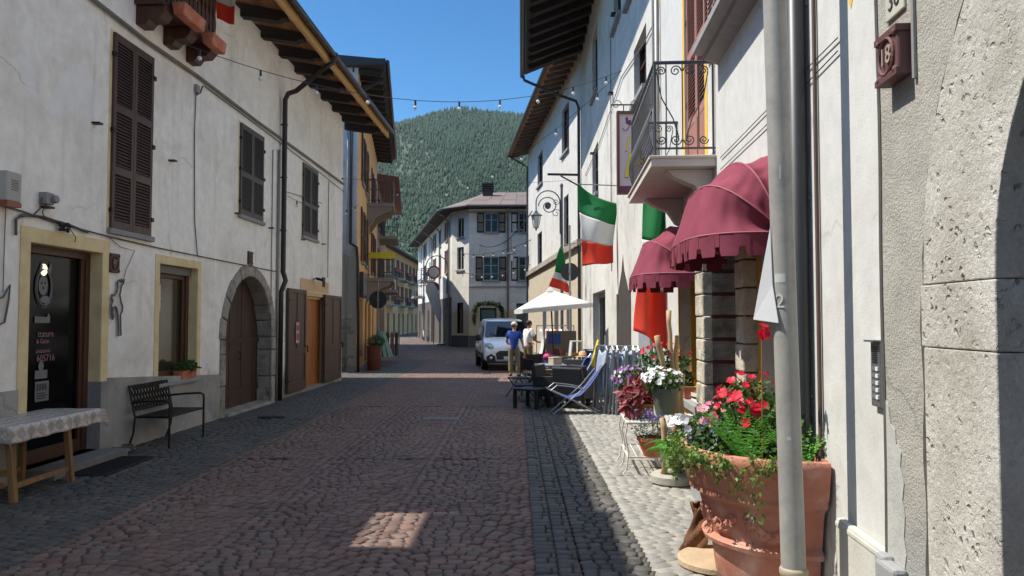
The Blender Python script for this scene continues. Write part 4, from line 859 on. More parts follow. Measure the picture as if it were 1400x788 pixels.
u0,u1,z0,z1,_=door3; g=part(R2,'shop_door',MB().box(-.35,-.3,u0,u1,z0,z1),m_dark); b=MB(); b.box(-.3,-.2,u0,u0+.12,z0,z1); b.box(-.3,-.2,u1-.12,u1,z0,z1); b.box(-.299,-.2,u0+.12,u1-.12,z1-.15,z1); part(g,'frame',b,m_gal)
b2=MB().box(-.3,-.296,u0+.3,u1-.6,.6,1.3); part(g,'poster',b2,M('poster_mix','#8d6f7d',.6,.3,5,col2='#4f8f8a',c2scale=6))
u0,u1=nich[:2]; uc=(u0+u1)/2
b=MB(); b.prism([(u0+.0,1.0),(u1,1.0),(u1-.05,2.2),(uc+.25,2.9),(uc,3.25),(uc-.2,2.9),(u0+.05,2.2)],'o',-.03,.004); part(R2,'niche_shade_sheet',b,M('niche_shade','#3a332d',.9,.4,3,.5,20))  # flat dark sheet on the wall, painting the shade inside the old portal
b=MB()
for k in range(10): b.box(.0,.10+random.uniform(0,.05),u0+.3*(k%3)+.3,u0+.3*(k%3)+.58+.2,.02+.3*(k//3),.30+.3*(k//3))
part(R2,'stone_base',b,m_stone,bevel=.04)
r=[A3.at(893,450)[0],A3.at(877,450)[0]]; b=MB().box(.002,.06,r[0],r[1],-.02,A3.at(885,416)[1]); part(R2,'stone_slab',b,M('grey_slab','#8b8f92',.85,.12,5,.4,50))
# eaves
ze3=lambda o: 11.98-.40*o; EO3=2.15
b=MB(); u=-.1
while u<E3+.1:
    b.prism([(-.3,ze3(-.3)),(-.3,ze3(-.3)-.24),(EO3-.22,ze3(EO3-.22)-.2),(EO3-.12,ze3(EO3-.12)-.02),(EO3-.12,ze3(EO3-.12))],'u',u-.1,u+.1); u+=.85
part(R2,'rafter',b,m_rafter)
b=MB()
for i in range(9):
    a=-.3+(EO3+.3)*i/9; c=-.3+(EO3+.3)*(i+1)/9-.012; b.prism([(a,ze3(a)+.002),(c,ze3(c)+.002),(c,ze3(c)+.03),(a,ze3(a)+.03)],'u',-.4,E3+.35)
part(R2,'soffit',b,m_rafter)
b=MB()
for j in range(5):
    for i in range(16):
        a=EO3+.1-j*2; c=a-2.1; z_=.04+random.uniform(0,.03)+.01*(j%2); x0=-.45+(E3+.85)*i/16; x1=-.45+(E3+.85)*(i+1)/16-.012; b.prism([(a,ze3(a)+z_),(c,ze3(c)+z_),(c,ze3(c)+z_+.06),(a,ze3(a)+z_+.06)],'u',x0,x1)
part(R2,'roof',b,m_roof)
b=MB(); b.tube([(EO3+.1,-.4,ze3(EO3)-.02),(EO3+.1,E3+.38,ze3(EO3)-.04)],.075,8); b.box(EO3-.02,EO3+.0,-.4,E3+.3,ze3(EO3)-.12,ze3(EO3)); g=part(R2,'gutter',b,M('gutter_dark','#4b4a49',.5,.2,5,metal=.2))
b=MB(); zg=ze3(EO3)-.05; b.tube([(EO3+.08,E3+.2,zg),(EO3+.0,E3+.2,zg-.2),(.9,E3+.2,zg-.75),(.2,E3+.2,zg-1.0),(.1,E3+.2,zg-1.25),(.1,E3+.2,.1)],.055,8); dp=part(R2,'downpipe',b,M('pipe_dark','#3a3b3d',.5,.15,5),smooth=True)
b=MB(); 
for px,py in ((838,128),(812,210),(842,20)): 
    u,z=A3.at(px,py); b.box(0,.12,u-.1,u+.1,z-.02,z+.02)
part(R2,'shutter_catch',b,m_blk)
b=MB(); b.tube([(.03,.12,9),(.03,.12,.3)],.03,6); b.tube(wallpath([(900,20),(880,60),(850,105),(835,150),(818,200),(800,240)],.03,A3),.012,5); b.tube([(.03,A3.at(838,400)[0],9),(.03,A3.at(838,400)[0],3.0)],.015,5); part(R2,'conduit',b,m_gal)
# ================================================================ further along the street
def frame_ang(x,y,a,sg): 
    f=Frame(x,y,0,sg); f.a=a; f.R=Matrix.Rotation(a,3,'Z'); f.T=f.R.transposed(); return f
# ------- curved-away house on the right
A4=Frame(2.49,28.62,-.1,-1); E4=17.4
R3=thing('eaves_house','white house with a sloping stone string course beyond the tall deep-eaved house','house',A4,(0,8,0))
m_c=plaster('curved_render','#cfccc6','#a8a196',.3,40,.5); m_cl=M('beige_base','#b9ab94',.9,.15,2,.3,40)
w4=[win(768,778,209,A4,2.0),win(735,742,253,A4,1.7),win(735,741,367,A4,1.9),win(771,777.5,339,A4,2.2)]
d4=[(2.2,3.4,0,2.5,.25),(5.6,6.8,0,2.5,.25),(9.5,10.8,0,2.5,.25)]
mb=MB(); mb.wall(0,E4,-.03,12.1,[*w4,*d4]); part(R3,'wall',mb,m_c)
b=MB(); b.box(-.45,-7,.03,E4-.03,0,12.1); b.quad((0,E4,0),(-7,E4,0),(-7,E4,12.1),(0,E4,12.1)); part(R3,'wall_core',b,m_c)
for h in w4: far_window(R3,h)
for h in d4:
    u0,u1,z0,z1,_=h; g=part(R3,'shop_door',MB().box(-.3,-.25,u0,u1,0,z1),m_dark); b=MB(); b.box(-.25,-.16,u0,u0+.1,0,z1); b.box(-.25,-.16,u1-.1,u1,0,z1); b.box(-.249,-.16,u0+.1,u1-.1,z1-.14,z1); part(g,'frame',b,m_red if h[0]<4 else m_gal)
za=A4.at(726,374)[1]; zb4=A4.at(788,336)[1]; ua=A4.at(726,374)[0]; ub=A4.at(788,336)[0]
zl=lambda u: za+(zb4-za)*(u-ua)/(ub-ua)
b=MB(); b.prism([(.1,zl(.1)-.12),(E4,zl(E4)-.12),(E4,zl(E4)+.12),(.1,zl(.1)+.12)],'o',.003,.18); part(R3,'string_course',b,m_stone)
b=MB(); cuts=[.02]+[x for h in d4 for x in (h[0]-.02,h[1]+.02)]+[E4]
for i in range(0,len(cuts),2): b.prism([(cuts[i],0),(cuts[i+1],0),(cuts[i+1],zl(cuts[i+1])-.13),(cuts[i],zl(cuts[i])-.13)],'o',.002,.03)
for h in d4: b.prism([(h[0]-.02,h[3]),(h[1]+.02,h[3]),(h[1]+.02,zl(h[1])-.13),(h[0]-.02,zl(h[0])-.13)],'o',.002,.03)
part(R3,'ground_storey',b,m_cl)
ze4=lambda o: 12.1-.32*o
b=MB(); u=.2; 
while u<E4+.9: b.prism([(-.2,ze4(-.2)),(-.2,ze4(-.2)-.2),(.9,ze4(.9)-.16),(.98,ze4(.98)-.02),(.98,ze4(.98))],'u',u-.08,u+.08); u+=.78
part(R3,'rafter',b,wood('grey_rafter','#7d6d5e','#4d4239',.8,'x',.6,.3))
b=MB(); b.prism([(-.2,ze4(-.2)+.002),(1.1,ze4(1.1)+.002),(1.1,ze4(1.1)+.035),(-.2,ze4(-.2)+.035)],'u',.1,E4+1.0); part(R3,'soffit',b,m_board)
b=MB(); b.prism([(1.18,ze4(1.18)+.04),(1.18,ze4(1.18)+.13),(-7,ze4(-7)+.13),(-7,ze4(-7)+.04)],'u',.1,E4+1.05); part(R3,'roof',b,m_roof)
b=MB(); b.tube([(1.2,.1,ze4(1.15)+.02),(1.2,E4+1.05,ze4(1.15)-.02)],.07,8); part(R3,'gutter',b,M('gutter_dark','#4b4a49'))
b=MB(); u=E4-.15; b.tube([(1.15,u+.5,ze4(1.15)-.05),(.5,u+.2,ze4(1.15)-.5),(.08,u,ze4(1.15)-.8),(.08,u,0)],.055,8); part(R3,'downpipe',b,M('pipe_dark','#3a3b3d'))
# ------- corner house facing up the street
C0=Vector((-3.03,49.7,0)); C1=Vector((-4.25,51.0,0))
AF=frame_ang(C0.x,C0.y,-PI/2,1); AC=frame_ang(C1.x,C1.y,math.atan2(-(C0-C1).x,(C0-C1).y),1); AS=Frame(C1.x,C1.y,-.216,-1)
CH=thing('corner_house','pale three storey corner house with dark green shutters and a brown metal roof','house',AF,(0,3,0))
m_cor=plaster('corner_render','#e0dcd2','#aaa294',.25,35,.5,'#bfb091',2.6)
HE=9.05
wF=[]
for x0,x1,y0,y1 in ((662.5,681,291,318),(709,724,291,318),(660.5,682,351,384),(709,728,351,384)): wF.append((*rect(x0,y0,x1,y1,AF),.14))
shopF=(*rect(656,421,679,470,AF),.18); shopF=(shopF[0],shopF[1],0.5,shopF[3],.18); shopG=(*rect(700,415,726,470,AF),.18); shopG=(shopG[0],shopG[1],.4,shopG[3],.18)
mb=MB(); mb.wall(0,6.5,-.03,HE,[*wF,shopF,shopG]); part(CH,'front_wall',mb,m_cor)
b=MB(); b.box(-.5,-9,.6,6.5,0,HE); part(CH,'wall_core',b,m_cor)
m_green=wood('green_shutter','#13221d','#0c1714',.6,'z',.5,.1)
def shuttered(P,h,m,sw):
    far_window(P,h,fr=M('frame_pale','#a9a69f',.5,.05))
    u0,u1,z0,z1,_=h
    for a,c in ((u0-sw,u0-.02),(u1+.02,u1+sw)):
        b=MB(); louvre_leaf(b,a,c,z0-.02,z1,.02,rails=zr(z0,z1,(.5,)),pitch=.07); part(P,'shutter',b,m)
for h in wF: shuttered(CH,h,m_green,.48)
for h in (shopF,shopG):
    u0,u1,z0,z1,_=h; g=part(CH,'shop_window',MB().box(-.22,-.18,u0,u1,z0,z1),M('shop_glass','#3a4044',.15,.25,2)); b=MB()
    for a in ((u0,u0+.1),(u1-.1,u1)): b.box(-.18,-.06,*a,z0,z1)
    b.box(-.179,-.06,u0+.1,u1-.1,z1-.12,z1); b.box(-.179,-.06,u0+.1,u1-.1,z0,z0+.12); part(g,'frame',b,m_blk)
b=MB(); b.box(.002,.06,0,6.5,3.86,3.95); b.box(.002,.03,0,6.5,HE-.35,HE-.2); part(CH,'string_course',b,m_sill)
b=MB(); b.box(.002,.03,.02,shopF[0]-.05,0,.75); b.box(.002,.03,shopF[1]+.05,shopG[0]-.05,0,.75); part(CH,'plinth',b,M('dark_plinth','#55524f',.9,.15,4,.2,30))
uu,_=AF.at(694.5,350,.08); b=MB().tube([(.5,uu,HE+.05),(.08,uu,HE-.4),(.08,uu,0)],.07,8); part(CH,'downpipe',b,m_gal,smooth=True)
uu,_=AF.at(698.5,350,.08); b=MB().box(.002,.05,uu-.1,uu+.35,.5,HE-.4); part(CH,'pilaster_strip',b,m_cor)
# chamfered corner
LC=(C0-C1).length
wC=[(*rect(624.5,319,634,354,AC),.12)]; 
wC=[(.55,1.25,5.05,6.55,.12),(.55,1.25,7.2,8.5,.12)]; nC=(.62,1.2,.9,2.9,.15)
mb=MB(); mb.wall(0,LC,-.03,HE,[*wC,nC],); nb_=part(CH,'chamfer_wall',None or MB(),m_cor) if False else None
def sub_part(parent,name,mb,m,fr,**k):
    """part of a house whose wall lies in another plane: mesh kept in that plane's own axes"""
    pf,pb=FR[parent.name]; o=mesh_obj(name,mb,m,fr,(0,0,0),**k); COLp=parent
    o.parent=parent; Mw=Matrix.LocRotScale(fr.o,Euler((0,0,fr.a)),None); Mp=Matrix.LocRotScale(pf.w(*pb),Euler((0,0,pf.a)),None)
    L,Q,_=(Mp.inverted()@Mw).decompose(); o.location=L; o.rotation_euler=Q.to_euler(); FR[o.name]=(fr,(0,0,0)); return o
sub_part(CH,'chamfer_wall',mb,m_cor,AC)
def sub_window(fr,h,m,sw,P=None,green=None):
    u0,u1,z0,z1,d=h; g=sub_part(P or CH,'window',MB().box(-d-.05,-d,u0,u1,z0,z1),m_dark,fr); b=MB(); t=.06
    for a in ((u0,u0+t),(u1-t,u1)): b.box(-d,-d+.05,*a,z0,z1)
    b.box(-d,-d+.048,u0+t,u1-t,z0,z0+t); b.box(-d,-d+.048,u0+t,u1-t,z1-t,z1); b.box(-d,-d+.045,(u0+u1)/2-.035,(u0+u1)/2+.035,z0+t,z1-t)
    part(g,'frame',b,m)
    if sw:
        for a,c in ((u0-sw,u0-.02),(u1+.02,u1+sw)):
            b=MB(); louvre_leaf(b,a,c,z0-.02,z1,.02,rails=(),pitch=.07); sub_part(P or CH,'shutter',b,green,fr)
    sub_part(P or CH,'window_sill',MB().box(-.05,.08,u0-.08,u1+.08,z0-.09,z0-.003),m_sill,fr)
for h in wC: sub_window(AC,h,M('frame_pale','#a9a69f'),0)
b=MB().box(-.2,-.15,nC[0],nC[1],nC[2],nC[3]); sub_part(CH,'niche_panel',b,M('niche_panel','#6d6048',.8,.3,5),AC)
b=MB(); b.box(-.14,.02,nC[0],nC[0]+.06,nC[2],nC[3]); b.box(-.14,.02,nC[1]-.06,nC[1],nC[2],nC[3]); b.box(-.14,.02,nC[0]+.06,nC[1]-.06,nC[3]-.06,nC[3]); sub_part(CH,'niche_frame',b,m_blk,AC)
b=MB().box(.002,.03,0,LC,0,.75); sub_part(CH,'chamfer_plinth',b,M('dark_plinth','#55524f'),AC)
# street side running away
LS=25.6; m_lowb=M('brown_base','#594d47',.9,.15,3,.2,30)
wS=[]
for k in range(6):
    u=2.2+k*3.9
    for z,h in ((5.05,1.6),(7.3,1.3)): wS.append((u,u+.95,z,z+h,.14))
dS=[(2.0+k*4.1,3.5+k*4.1,0,2.6,.25) for k in range(6)]
mb=MB(); mb.wall(0,LS,-.03,HE,[*wS,*dS]); sub_part(CH,'street_wall',mb,m_cor,AS)
b=MB(); b.box(-.45,-6,.2,LS,0,HE); sub_part(CH,'street_core',b,m_cor,AS)
for i,h in enumerate(wS): sub_window(AS,h,M('frame_pale','#a9a69f'),.5 if i%4<2 else 0,green=M('brown_far_shutter','#6d4b3d',.6,.1,5))
for h in dS:
    u0,u1,z0,z1,_=h; g=sub_part(CH,'shop_door',MB().box(-.3,-.25,u0,u1,0,z1),m_dark,AS); b=MB(); b.box(-.25,-.16,u0,u0+.1,0,z1); b.box(-.25,-.16,u1-.1,u1,0,z1); b.box(-.249,-.16,u0+.1,u1-.1,z1-.14,z1); part(g,'frame',b,m_gal)
b=MB(); cuts=[0]+[x for h in dS for x in (h[0],h[1])]+[LS]
for i in range(0,len(cuts),2): b.box(.002,.025,cuts[i],cuts[i+1],0,3.3)
for h in dS: b.box(.002,.025,h[0],h[1],2.6,3.3)
sub_part(CH,'ground_storey',b,m_lowb,AS)
for k,(u,z) in enumerate(((13.2,5.0),(20,3.9))):
    b=MB(); b.box(0,1.0,u-1.5,u+1.5,z-.16,z); bl=sub_part(CH,'balcony',b,m_sill,AS)
    b=MB(); b.tube([(0,u-1.45,z+.95),(.95,u-1.45,z+.95),(.95,u+1.45,z+.95),(0,u+1.45,z+.95)],.03,6); b.tube([(0,u-1.45,z+.1),(.95,u-1.45,z+.1),(.95,u+1.45,z+.1),(0,u+1.45,z+.1)],.02,6)
    for i in range(24): b.tube([(.95,u-1.45+2.9*i/23,z+.0),(.95,u-1.45+2.9*i/23,z+.95)],.014,4)
    for i in range(6): b.tube([(.95*i/6,u-1.45,z),(.95*i/6,u-1.45,z+.95)],.014,4)
    part(bl,'railing',b,m_wi)
    if k==0:
        b=MB(); b.grid(lambda a,c: (.985+.03*math.sin(a*20),u-1.4+2.8*a,z+.1+.83*c),30,3); part(bl,'screen_cloth',b,M('screen_cloth','#c9c6c0',.9,.05))
# roof: hipped brown sheet metal with standing seams
m_metal=M('brown_metal_roof','#705c50',.7,.15,2,.15,30,metal=.0,isl=.12)
p0=AF.w(1.0,7.2,HE+.02); p1=AF.w(1.0,-.05,HE+.02); p2=AC.w(.95,.25,HE+.02); p3=AS.w(.95,.6,HE+.02); p4=AS.w(.95,LS,HE+.02)
rA=Vector((3.2,57.5,HE+2.3)); rB=Vector((-2.2,57.8,HE+2.3)); rC=Vector((-6.2,77,HE+2.3))
def seam_roof(b,a0,a1,b0,b1,n,th=.05):
    for i in range(n):
        for j in range(3):
            def L(s,t): return (a0.lerp(a1,s)).lerp(b0.lerp(b1,s),t)
            s0,s1,t0,t1=i/n,(i+1)/n-.012/n*2,j/3,(j+1)/3-.01
            q=[L(s0,t0),L(s1,t0),L(s1,t1),L(s0,t1)]; up=Vector((0,0,th+.012*((i+j)%2))); b.add([*q,*[x+up for x in q]],[(3,2,1,0),(4,5,6,7),(0,1,5,4),(1,2,6,5),(2,3,7,6),(3,0,4,7)])
b=MB(); seam_roof(b,p1,p0,rB,rA,7); seam_roof(b,p2,p1,rB.lerp(rC,.02),rB,1); seam_roof(b,p3,p2,rB.lerp(rC,.06),rB.lerp(rC,.02),1); seam_roof(b,p4,p3,rC,rB.lerp(rC,.06),16)
sub_part(CH,'roof',b,m_metal,W0)
b=MB()
for q in ((p0,p1),(p1,p2),(p2,p3),(p3,p4)): b.tube([q[0]+Vector((0,0,-.02)),q[1]+Vector((0,0,-.02))],.09,8)
sub_part(CH,'gutter',b,M('gutter_dark','#4b4a49'),W0)
b=MB(); b.prism([(p0.x,p0.y+.1),(p1.x,p1.y+.1),(p2.x+.1,p2.y+.05),(p3.x+.1,p3.y),(p4.x+.1,p4.y),(p4.x+1.3,p4.y),(C1.x+.2,C1.y+.3),(C0.x+.1,C0.y+.1),(p0.x,C0.y+.05)],'z',HE-.08,HE+.0); sub_part(CH,'soffit',b,m_rafter,W0)
b=MB(); q=atY(667,290,55); b.box(q.x-.36,q.x+.36,54.65,55.35,HE+.7,HE+1.95); 
for k in range(4): b.box(q.x-.42,q.x+.42,54.58,55.42,HE+1.97+.16*k,HE+2.05+.16*k)
sub_part(CH,'chimney',b,M('chimney_dark','#3d3835',.85,.2,5),W0)
for u in (.9,6.5,12,19): 
    b=MB().tube([(.95,u,HE),(.5,u,HE-.25),(.09,u,HE-.7),(.09,u,0)],.06,8); sub_part(CH,'downpipe',b,m_gal,AS)
# ------- orange house on the left
A5=Frame(-5.52,26.6,-.137,1); E5=15.5; H5=10.7
m_or=plaster('orange_render','#e2b27a','#c79a66',.2,40,.4,'#a58155',1.0); m_blue=plaster('grey_blue_render','#cdcecf','#a3a4a6',.4,30,.7,'#968f85',4.4,.6)
OH=thing('orange_house','orange rendered house with brown shutters and curved balconies beyond the white house','house',A5,(0,6,0))
w5=[]
for z,h in ((4.0,2.0),(7.0,1.9)):
    for u in (2.3,4.6,9.6,12.3): w5.append((u,u+.95,z,z+h,.12))
bd5=[(6.6,7.7,3.55,6.0,.15),(6.6,7.7,6.75,9.1,.15)]; sh5=[(1.55,3.6,.35,2.55,.2),(5,6.4,0,2.5,.25),(7.4,9.6,.4,2.5,.2),(11,12.5,0,2.5,.25)]
mb=MB(); mb.wall(0,E5,-.03,H5,[*w5,*bd5,*sh5]); part(OH,'wall',mb,m_or)
mb=MB(); mb.quad((0,0,-.03),(-7,.96,-.03),(-7,.96,H5),(0,0,H5)); part(OH,'side_wall',mb,m_blue)
part(OH,'wall_core',MB().box(-.45,-6.9,1.0,E5,0,H5),m_or)
for h in w5:
    far_window(OH,h); u0,u1,z0,z1,_=h
    for a,c in ((u0-.5,u0-.02),(u1+.02,u1+.5)): b=MB(); louvre_leaf(b,a,c,z0,z1,.02,rails=zr(z0,z1,(.5,)),pitch=.06); part(OH,'shutter',b,m_shut)
for h in bd5: far_window(OH,h,sill=False)
for h in sh5: far_window(OH,h,fr=M('shop_frame_grey','#5a5b5e',.4,.1),sill=False)
for z,L,px in ((3.55,3.2,0),(6.75,2.6,1)):
    u=7.1; b=MB(); b.box(0,1.15,u-L/2,u+L/2,z-.16,z); bl=part(OH,'balcony',b,M('balcony_grey','#8f857a',.85,.15,4,.2,30),bevel=.02)
    b=MB(); 
    for uu in (u-L/2+.2,u+L/2-.2): b.prism([(0,z-.161),(1.05,z-.161),(1.0,z-.3),(.7,z-.42),(.35,z-.6),(.1,z-1.0),(0,z-1.1)],'u',uu-.13,uu+.13)
    part(bl,'corbel',b,M('balcony_grey','#8f857a'))
    b=MB(); b.tube([(0,u-L/2+.05,z+1),(1.1,u-L/2+.05,z+1),(1.1,u+L/2-.05,z+1),(0,u+L/2-.05,z+1)],.025,6)
    b.tube([(0,u-L/2+.05,z+.12),(1.1,u-L/2+.05,z+.12),(1.1,u+L/2-.05,z+.12),(0,u+L/2-.05,z+.12)],.015,6)
    for i in range(22): uu=u-L/2+.05+(L-.1)*i/21; b.tube([(1.1,uu,z),(1.1,uu,z+1)],.012,4)
    for i in range(9): b.tube([(1.1*i/9,u-L/2+.05,z),(1.1*i/9,u-L/2+.05,z+1)],.012,4)
    part(bl,'railing',b,m_wi)
b=MB(); b.box(.12,1.2,5.36,5.46,4.36,4.60); solo('banner','yellow banner tied to the lower balcony rail of the orange house','banner',b,M('yellow_cloth','#e0c51e',.7,.05),A5,(.6,5.4,4.36))
b=MB(); b.box(.03,.14,1.4,3.75,2.62,3.55); sg=solo('shop_sign','dark shop fascia sign over the window of the orange house','sign',b,M('sign_dark','#26282c',.35,.1,3),A5,(.05,2.5,3))
b=MB(); b.box(.1405,.15,1.5,3.65,2.72,3.45); part(sg,'face',b,M('sign_letter','#5d6064',.35,.25,3))
ze5=lambda o: H5-.03-.12*o
b=MB(); u=0
while u<E5: b.prism([(-.2,ze5(-.2)),(-.2,ze5(-.2)-.22),(.78,ze5(.8)-.2),(.86,ze5(.86)-.02)],'u',u+.02,u+.2); u+=.8
b.prism([(0,ze5(0)-.9),(.0,ze5(0)-.75),(.75,ze5(.8)-.22),(.8,ze5(.8)-.3)],'u',.2,.34); b.box(-.9,-.75,-.34,.02,H5-.5,H5-.28); b.box(-2.2,-2.05,-.34,.02,H5-.5,H5-.28)
part(OH,'rafter',b,m_rafter)
b=MB(); b.prism([(-7,H5+.03),(.95,H5-.08),(.95,H5+.14),(-7,H5+.9)],'u',-.3,E5+.2); b.v=[(x,y-(x*.137 if y<0 else 0),z) for x,y,z in b.v]; part(OH,'roof',b,M('dark_roof','#393634',.7,.2,3,.3,20))
b=MB(); b.tube([(1.02,-.36,H5+.04),(1.02,E5+.2,H5+.02)],.07,8); b.box(.9,.952,-.37,-.34,H5-.14,H5+.16); b.box(-7,.9,-.4,-.362,H5-.07,H5+.15); b.v=[(x,y-(x*.137 if y<0 else 0)+.06*(y<0),z) for x,y,z in b.v]; part(OH,'gutter',b,m_brn)
# pipes, street plate and board on the grey side wall (faces the camera); o grows to the right there
b=MB(); xp=-.22; b.tube([(xp,-.07,H5-.5),(xp,-.07,4.45),(xp+.22,-.07,4.3),(xp+.26,-.07,3.8),(xp+.3,-.07,.0)],.05,8); b.v=[(x,y-x*.137,z) for x,y,z in b.v]; part(OH,'downpipe',b,m_brn,smooth=True)
b=MB(); b.tube([(-.62,-.05,9),(-.62,-.05,4.55)],.04,8); b.ball((-.62,-.07,4.55),(.1,.1,.16),10,8); b.tube([(-.62,-.07,4.45),(-.75,-.07,4.25),(-1.3,-.07,4.2)],.045,8); b.tube([(-.35,-.05,9),(-.35,-.05,0)],.02,6); b.v=[(x,y-x*.137,z) for x,y,z in b.v]; part(OH,'pipework',b,m_gal,smooth=True)
b=MB(); 
for k in range(46):
    u=random.uniform(-.95,-.1); z=random.uniform(0,1.9)**1.2; r=random.uniform(.06,.15); b.ball((u,-.01,z),(r,.03,r*.7),7,5)
b.v=[(x,y-x*.137,z) for x,y,z in b.v]; part(OH,'rubble_cladding',b,M('rubble','#8b8376',.9,.25,4,.7,20,isl=.25))
b=MB().box(-1.5,-.85,-.03,-.004,3.9+.03,4.2); b=MB().box(-1.02,-.52,-.04,-.01,4.1,4.5); b.v=[(x,y-x*.137,z) for x,y,z in b.v]; s_=solo('street_name_plate','small pale street name plate on the grey side wall of the orange house','sign',b,M('plate_pale','#b5b2a2'),A5,(-.8,-.02,4.3))
t_=MB(); [t_.box(-.93+.08*k,-.89+.08*k,.06,.066,4.2,4.36) for k in range(4)]; part1(s_,'printed_pattern',t_,M('ink_dark','#2e2e2c'))
b=MB(); b.prism([(-.98,0.05),(-.5,.05),(-.5,1.5),(-.6,1.75),(-.98,1.85)],'u',-.16,-.1); nbd=solo('notice_board','brown wooden board with a pale notice against the orange house side wall','board',b,m_pine,A5,(-.7,-.1,0)); b=MB().box(-.85,-.68,-.17,-.162,1.0,1.35); part(nbd,'notice',b,M('paper_white','#dcdcdc'))
# next house of the row, and the cream house at the bend
A6=Frame(A5.w(0,E5,0).x,A5.w(0,E5,0).y,-.137,1); E6=14
RH=thing('row_house','brown grey house past the orange one with overhanging dark eaves','house',A6,(0,6,0)); m_row=plaster('row_render','#a58f78','#85715d',.3,30,.5)
w6=[(u,u+.95,z,z+1.8,.12) for z in (4,7) for u in (1.5,4.3,7.1,10)]; s6=[(2,3.6,0,2.5,.2),(6,7.6,0,2.5,.2),(10,11.6,0,2.5,.2)]
mb=MB(); mb.wall(0,E6,-.03,9.6,[*w6,*s6]); part(RH,'wall',mb,m_row); part(RH,'wall_core',MB().box(-.4,-6,.02,E6,0,9.6),m_row)
for h in w6:
    far_window(RH,h); u0,u1,z0,z1,_=h
    for a,c in ((u0-.5,u0-.02),(u1+.02,u1+.5)): b=MB(); louvre_leaf(b,a,c,z0,z1,.02,rails=(),pitch=.08); part(RH,'shutter',b,m_shut)
for h in s6: far_window(RH,h,M('far_dark','#241c17',.75,.2,6),sill=False)
for z in (3.5,6.6):
    b=MB().box(0,1.1,2,6,z-.16,z); bl=part(RH,'balcony',b,M('balcony_grey','#8f857a')); b=MB(); b.tube([(0,2.05,z+1),(1.05,2.05,z+1),(1.05,5.95,z+1),(0,5.95,z+1)],.025,6)
    for i in range(24): b.tube([(1.05,2.05+3.9*i/23,z),(1.05,2.05+3.9*i/23,z+1)],.013,4)
    for i in range(8): b.tube([(1.05*i/8,2.05,z),(1.05*i/8,2.05,z+1)],.013,4)
    part(bl,'railing',b,m_wi)
b=MB().prism([(-6,9.75),(1.2,9.45),(1.2,9.65),(-6,10.6)],'u',-.1,E6+.3); part(RH,'roof',b,M('copper_roof','#7d4a38',.7,.2,3,.3,20))
A7=Frame(-13.7,80,0,1); E7=30; XH=thing('cream_house','cream terraced house at the far bend with red balcony boxes','house',A7,(0,10,0)); m_cream=plaster('cream_render','#e0b484','#c0946a',.2,30,.4)
w7=[(u,u+1.0,z,z+1.8,.12) for z in (3.9,6.9) for u in (1.5,5,8.5,12,15.5,19,22.5,26)]; s7=[(u,u+1.3,0,2.5,.2) for u in (2,6,9.6,13,17,21,25)]
mb=MB(); mb.wall(0,E7,-.03,9.5,[*w7,*s7]); part(XH,'wall',mb,m_cream); b=MB(); b.box(-.4,-6,.02,E7,0,9.5); b.quad((0,0,0),(-6,0,0),(-6,0,9.5),(0,0,9.5)); part(XH,'wall_core',b,m_cream)
for h in w7:
    far_window(XH,h,M('far_dark','#241c17',.75,.2,6),mull=False); u0,u1,z0,z1,_=h
    for a,c in ((u0-.5,u0-.02),(u1+.02,u1+.5)): b=MB().box(.01,.06,a,c,z0,z1); part(XH,'shutter',b,M('wine_shutter','#6d3a30',.6,.1,5))
for h in s7: far_window(XH,h,M('far_dark','#241c17',.75,.2,6),sill=False,mull=False)
for z in (3.4,6.4):
    for u in (3.2,12,20):
        b=MB().box(0,.9,u-2.4,u+2.4,z-.14,z); bl=part(XH,'balcony',b,m_sill); b=MB(); b.tube([(0,u-2.35,z+.95),(.85,u-2.35,z+.95),(.85,u+2.35,z+.95),(0,u+2.35,z+.95)],.03,5)
        for i in range(26): b.tube([(.85,u-2.35+4.7*i/25,z),(.85,u-2.35+4.7*i/25,z+.95)],.015,4)
        part(bl,'railing',b,m_wi); b=MB().box(.9,1.1,u-2.2,u+2.2,z+.5,z+.8); part(bl,'flower_box',b,M('red_box','#8a4030',.8,.3,3))
b=MB().prism([(-6,10.6),(.9,9.45),(.9,9.65),(-6,10.9)],'u',-.3,E7+.3); part(XH,'roof',b,m_roof)
A8=frame_ang(-13.5,113,-PI/2,1); EH=thing('end_house','dark roofed house closing the street far away','house',A8,(0,5,0))
w8=[(u,u+1,z,z+1.7,.12) for z in (3.6,6.2) for u in (.9,3.2,6)]
mb=MB(); mb.wall(-1,12,-.03,8.3,w8); part(EH,'wall',mb,m_row); part(EH,'wall_core',MB().box(-.4,-8,-1,12,0,8.3),m_row)
for h in w8: far_window(EH,h,mull=False)
b=MB().prism([(-8,11.5),(1.2,8.2),(1.2,8.45),(-8,11.8)],'u',-1.5,12.5); part(EH,'roof',b,M('copper_roof','#7d4a38'))
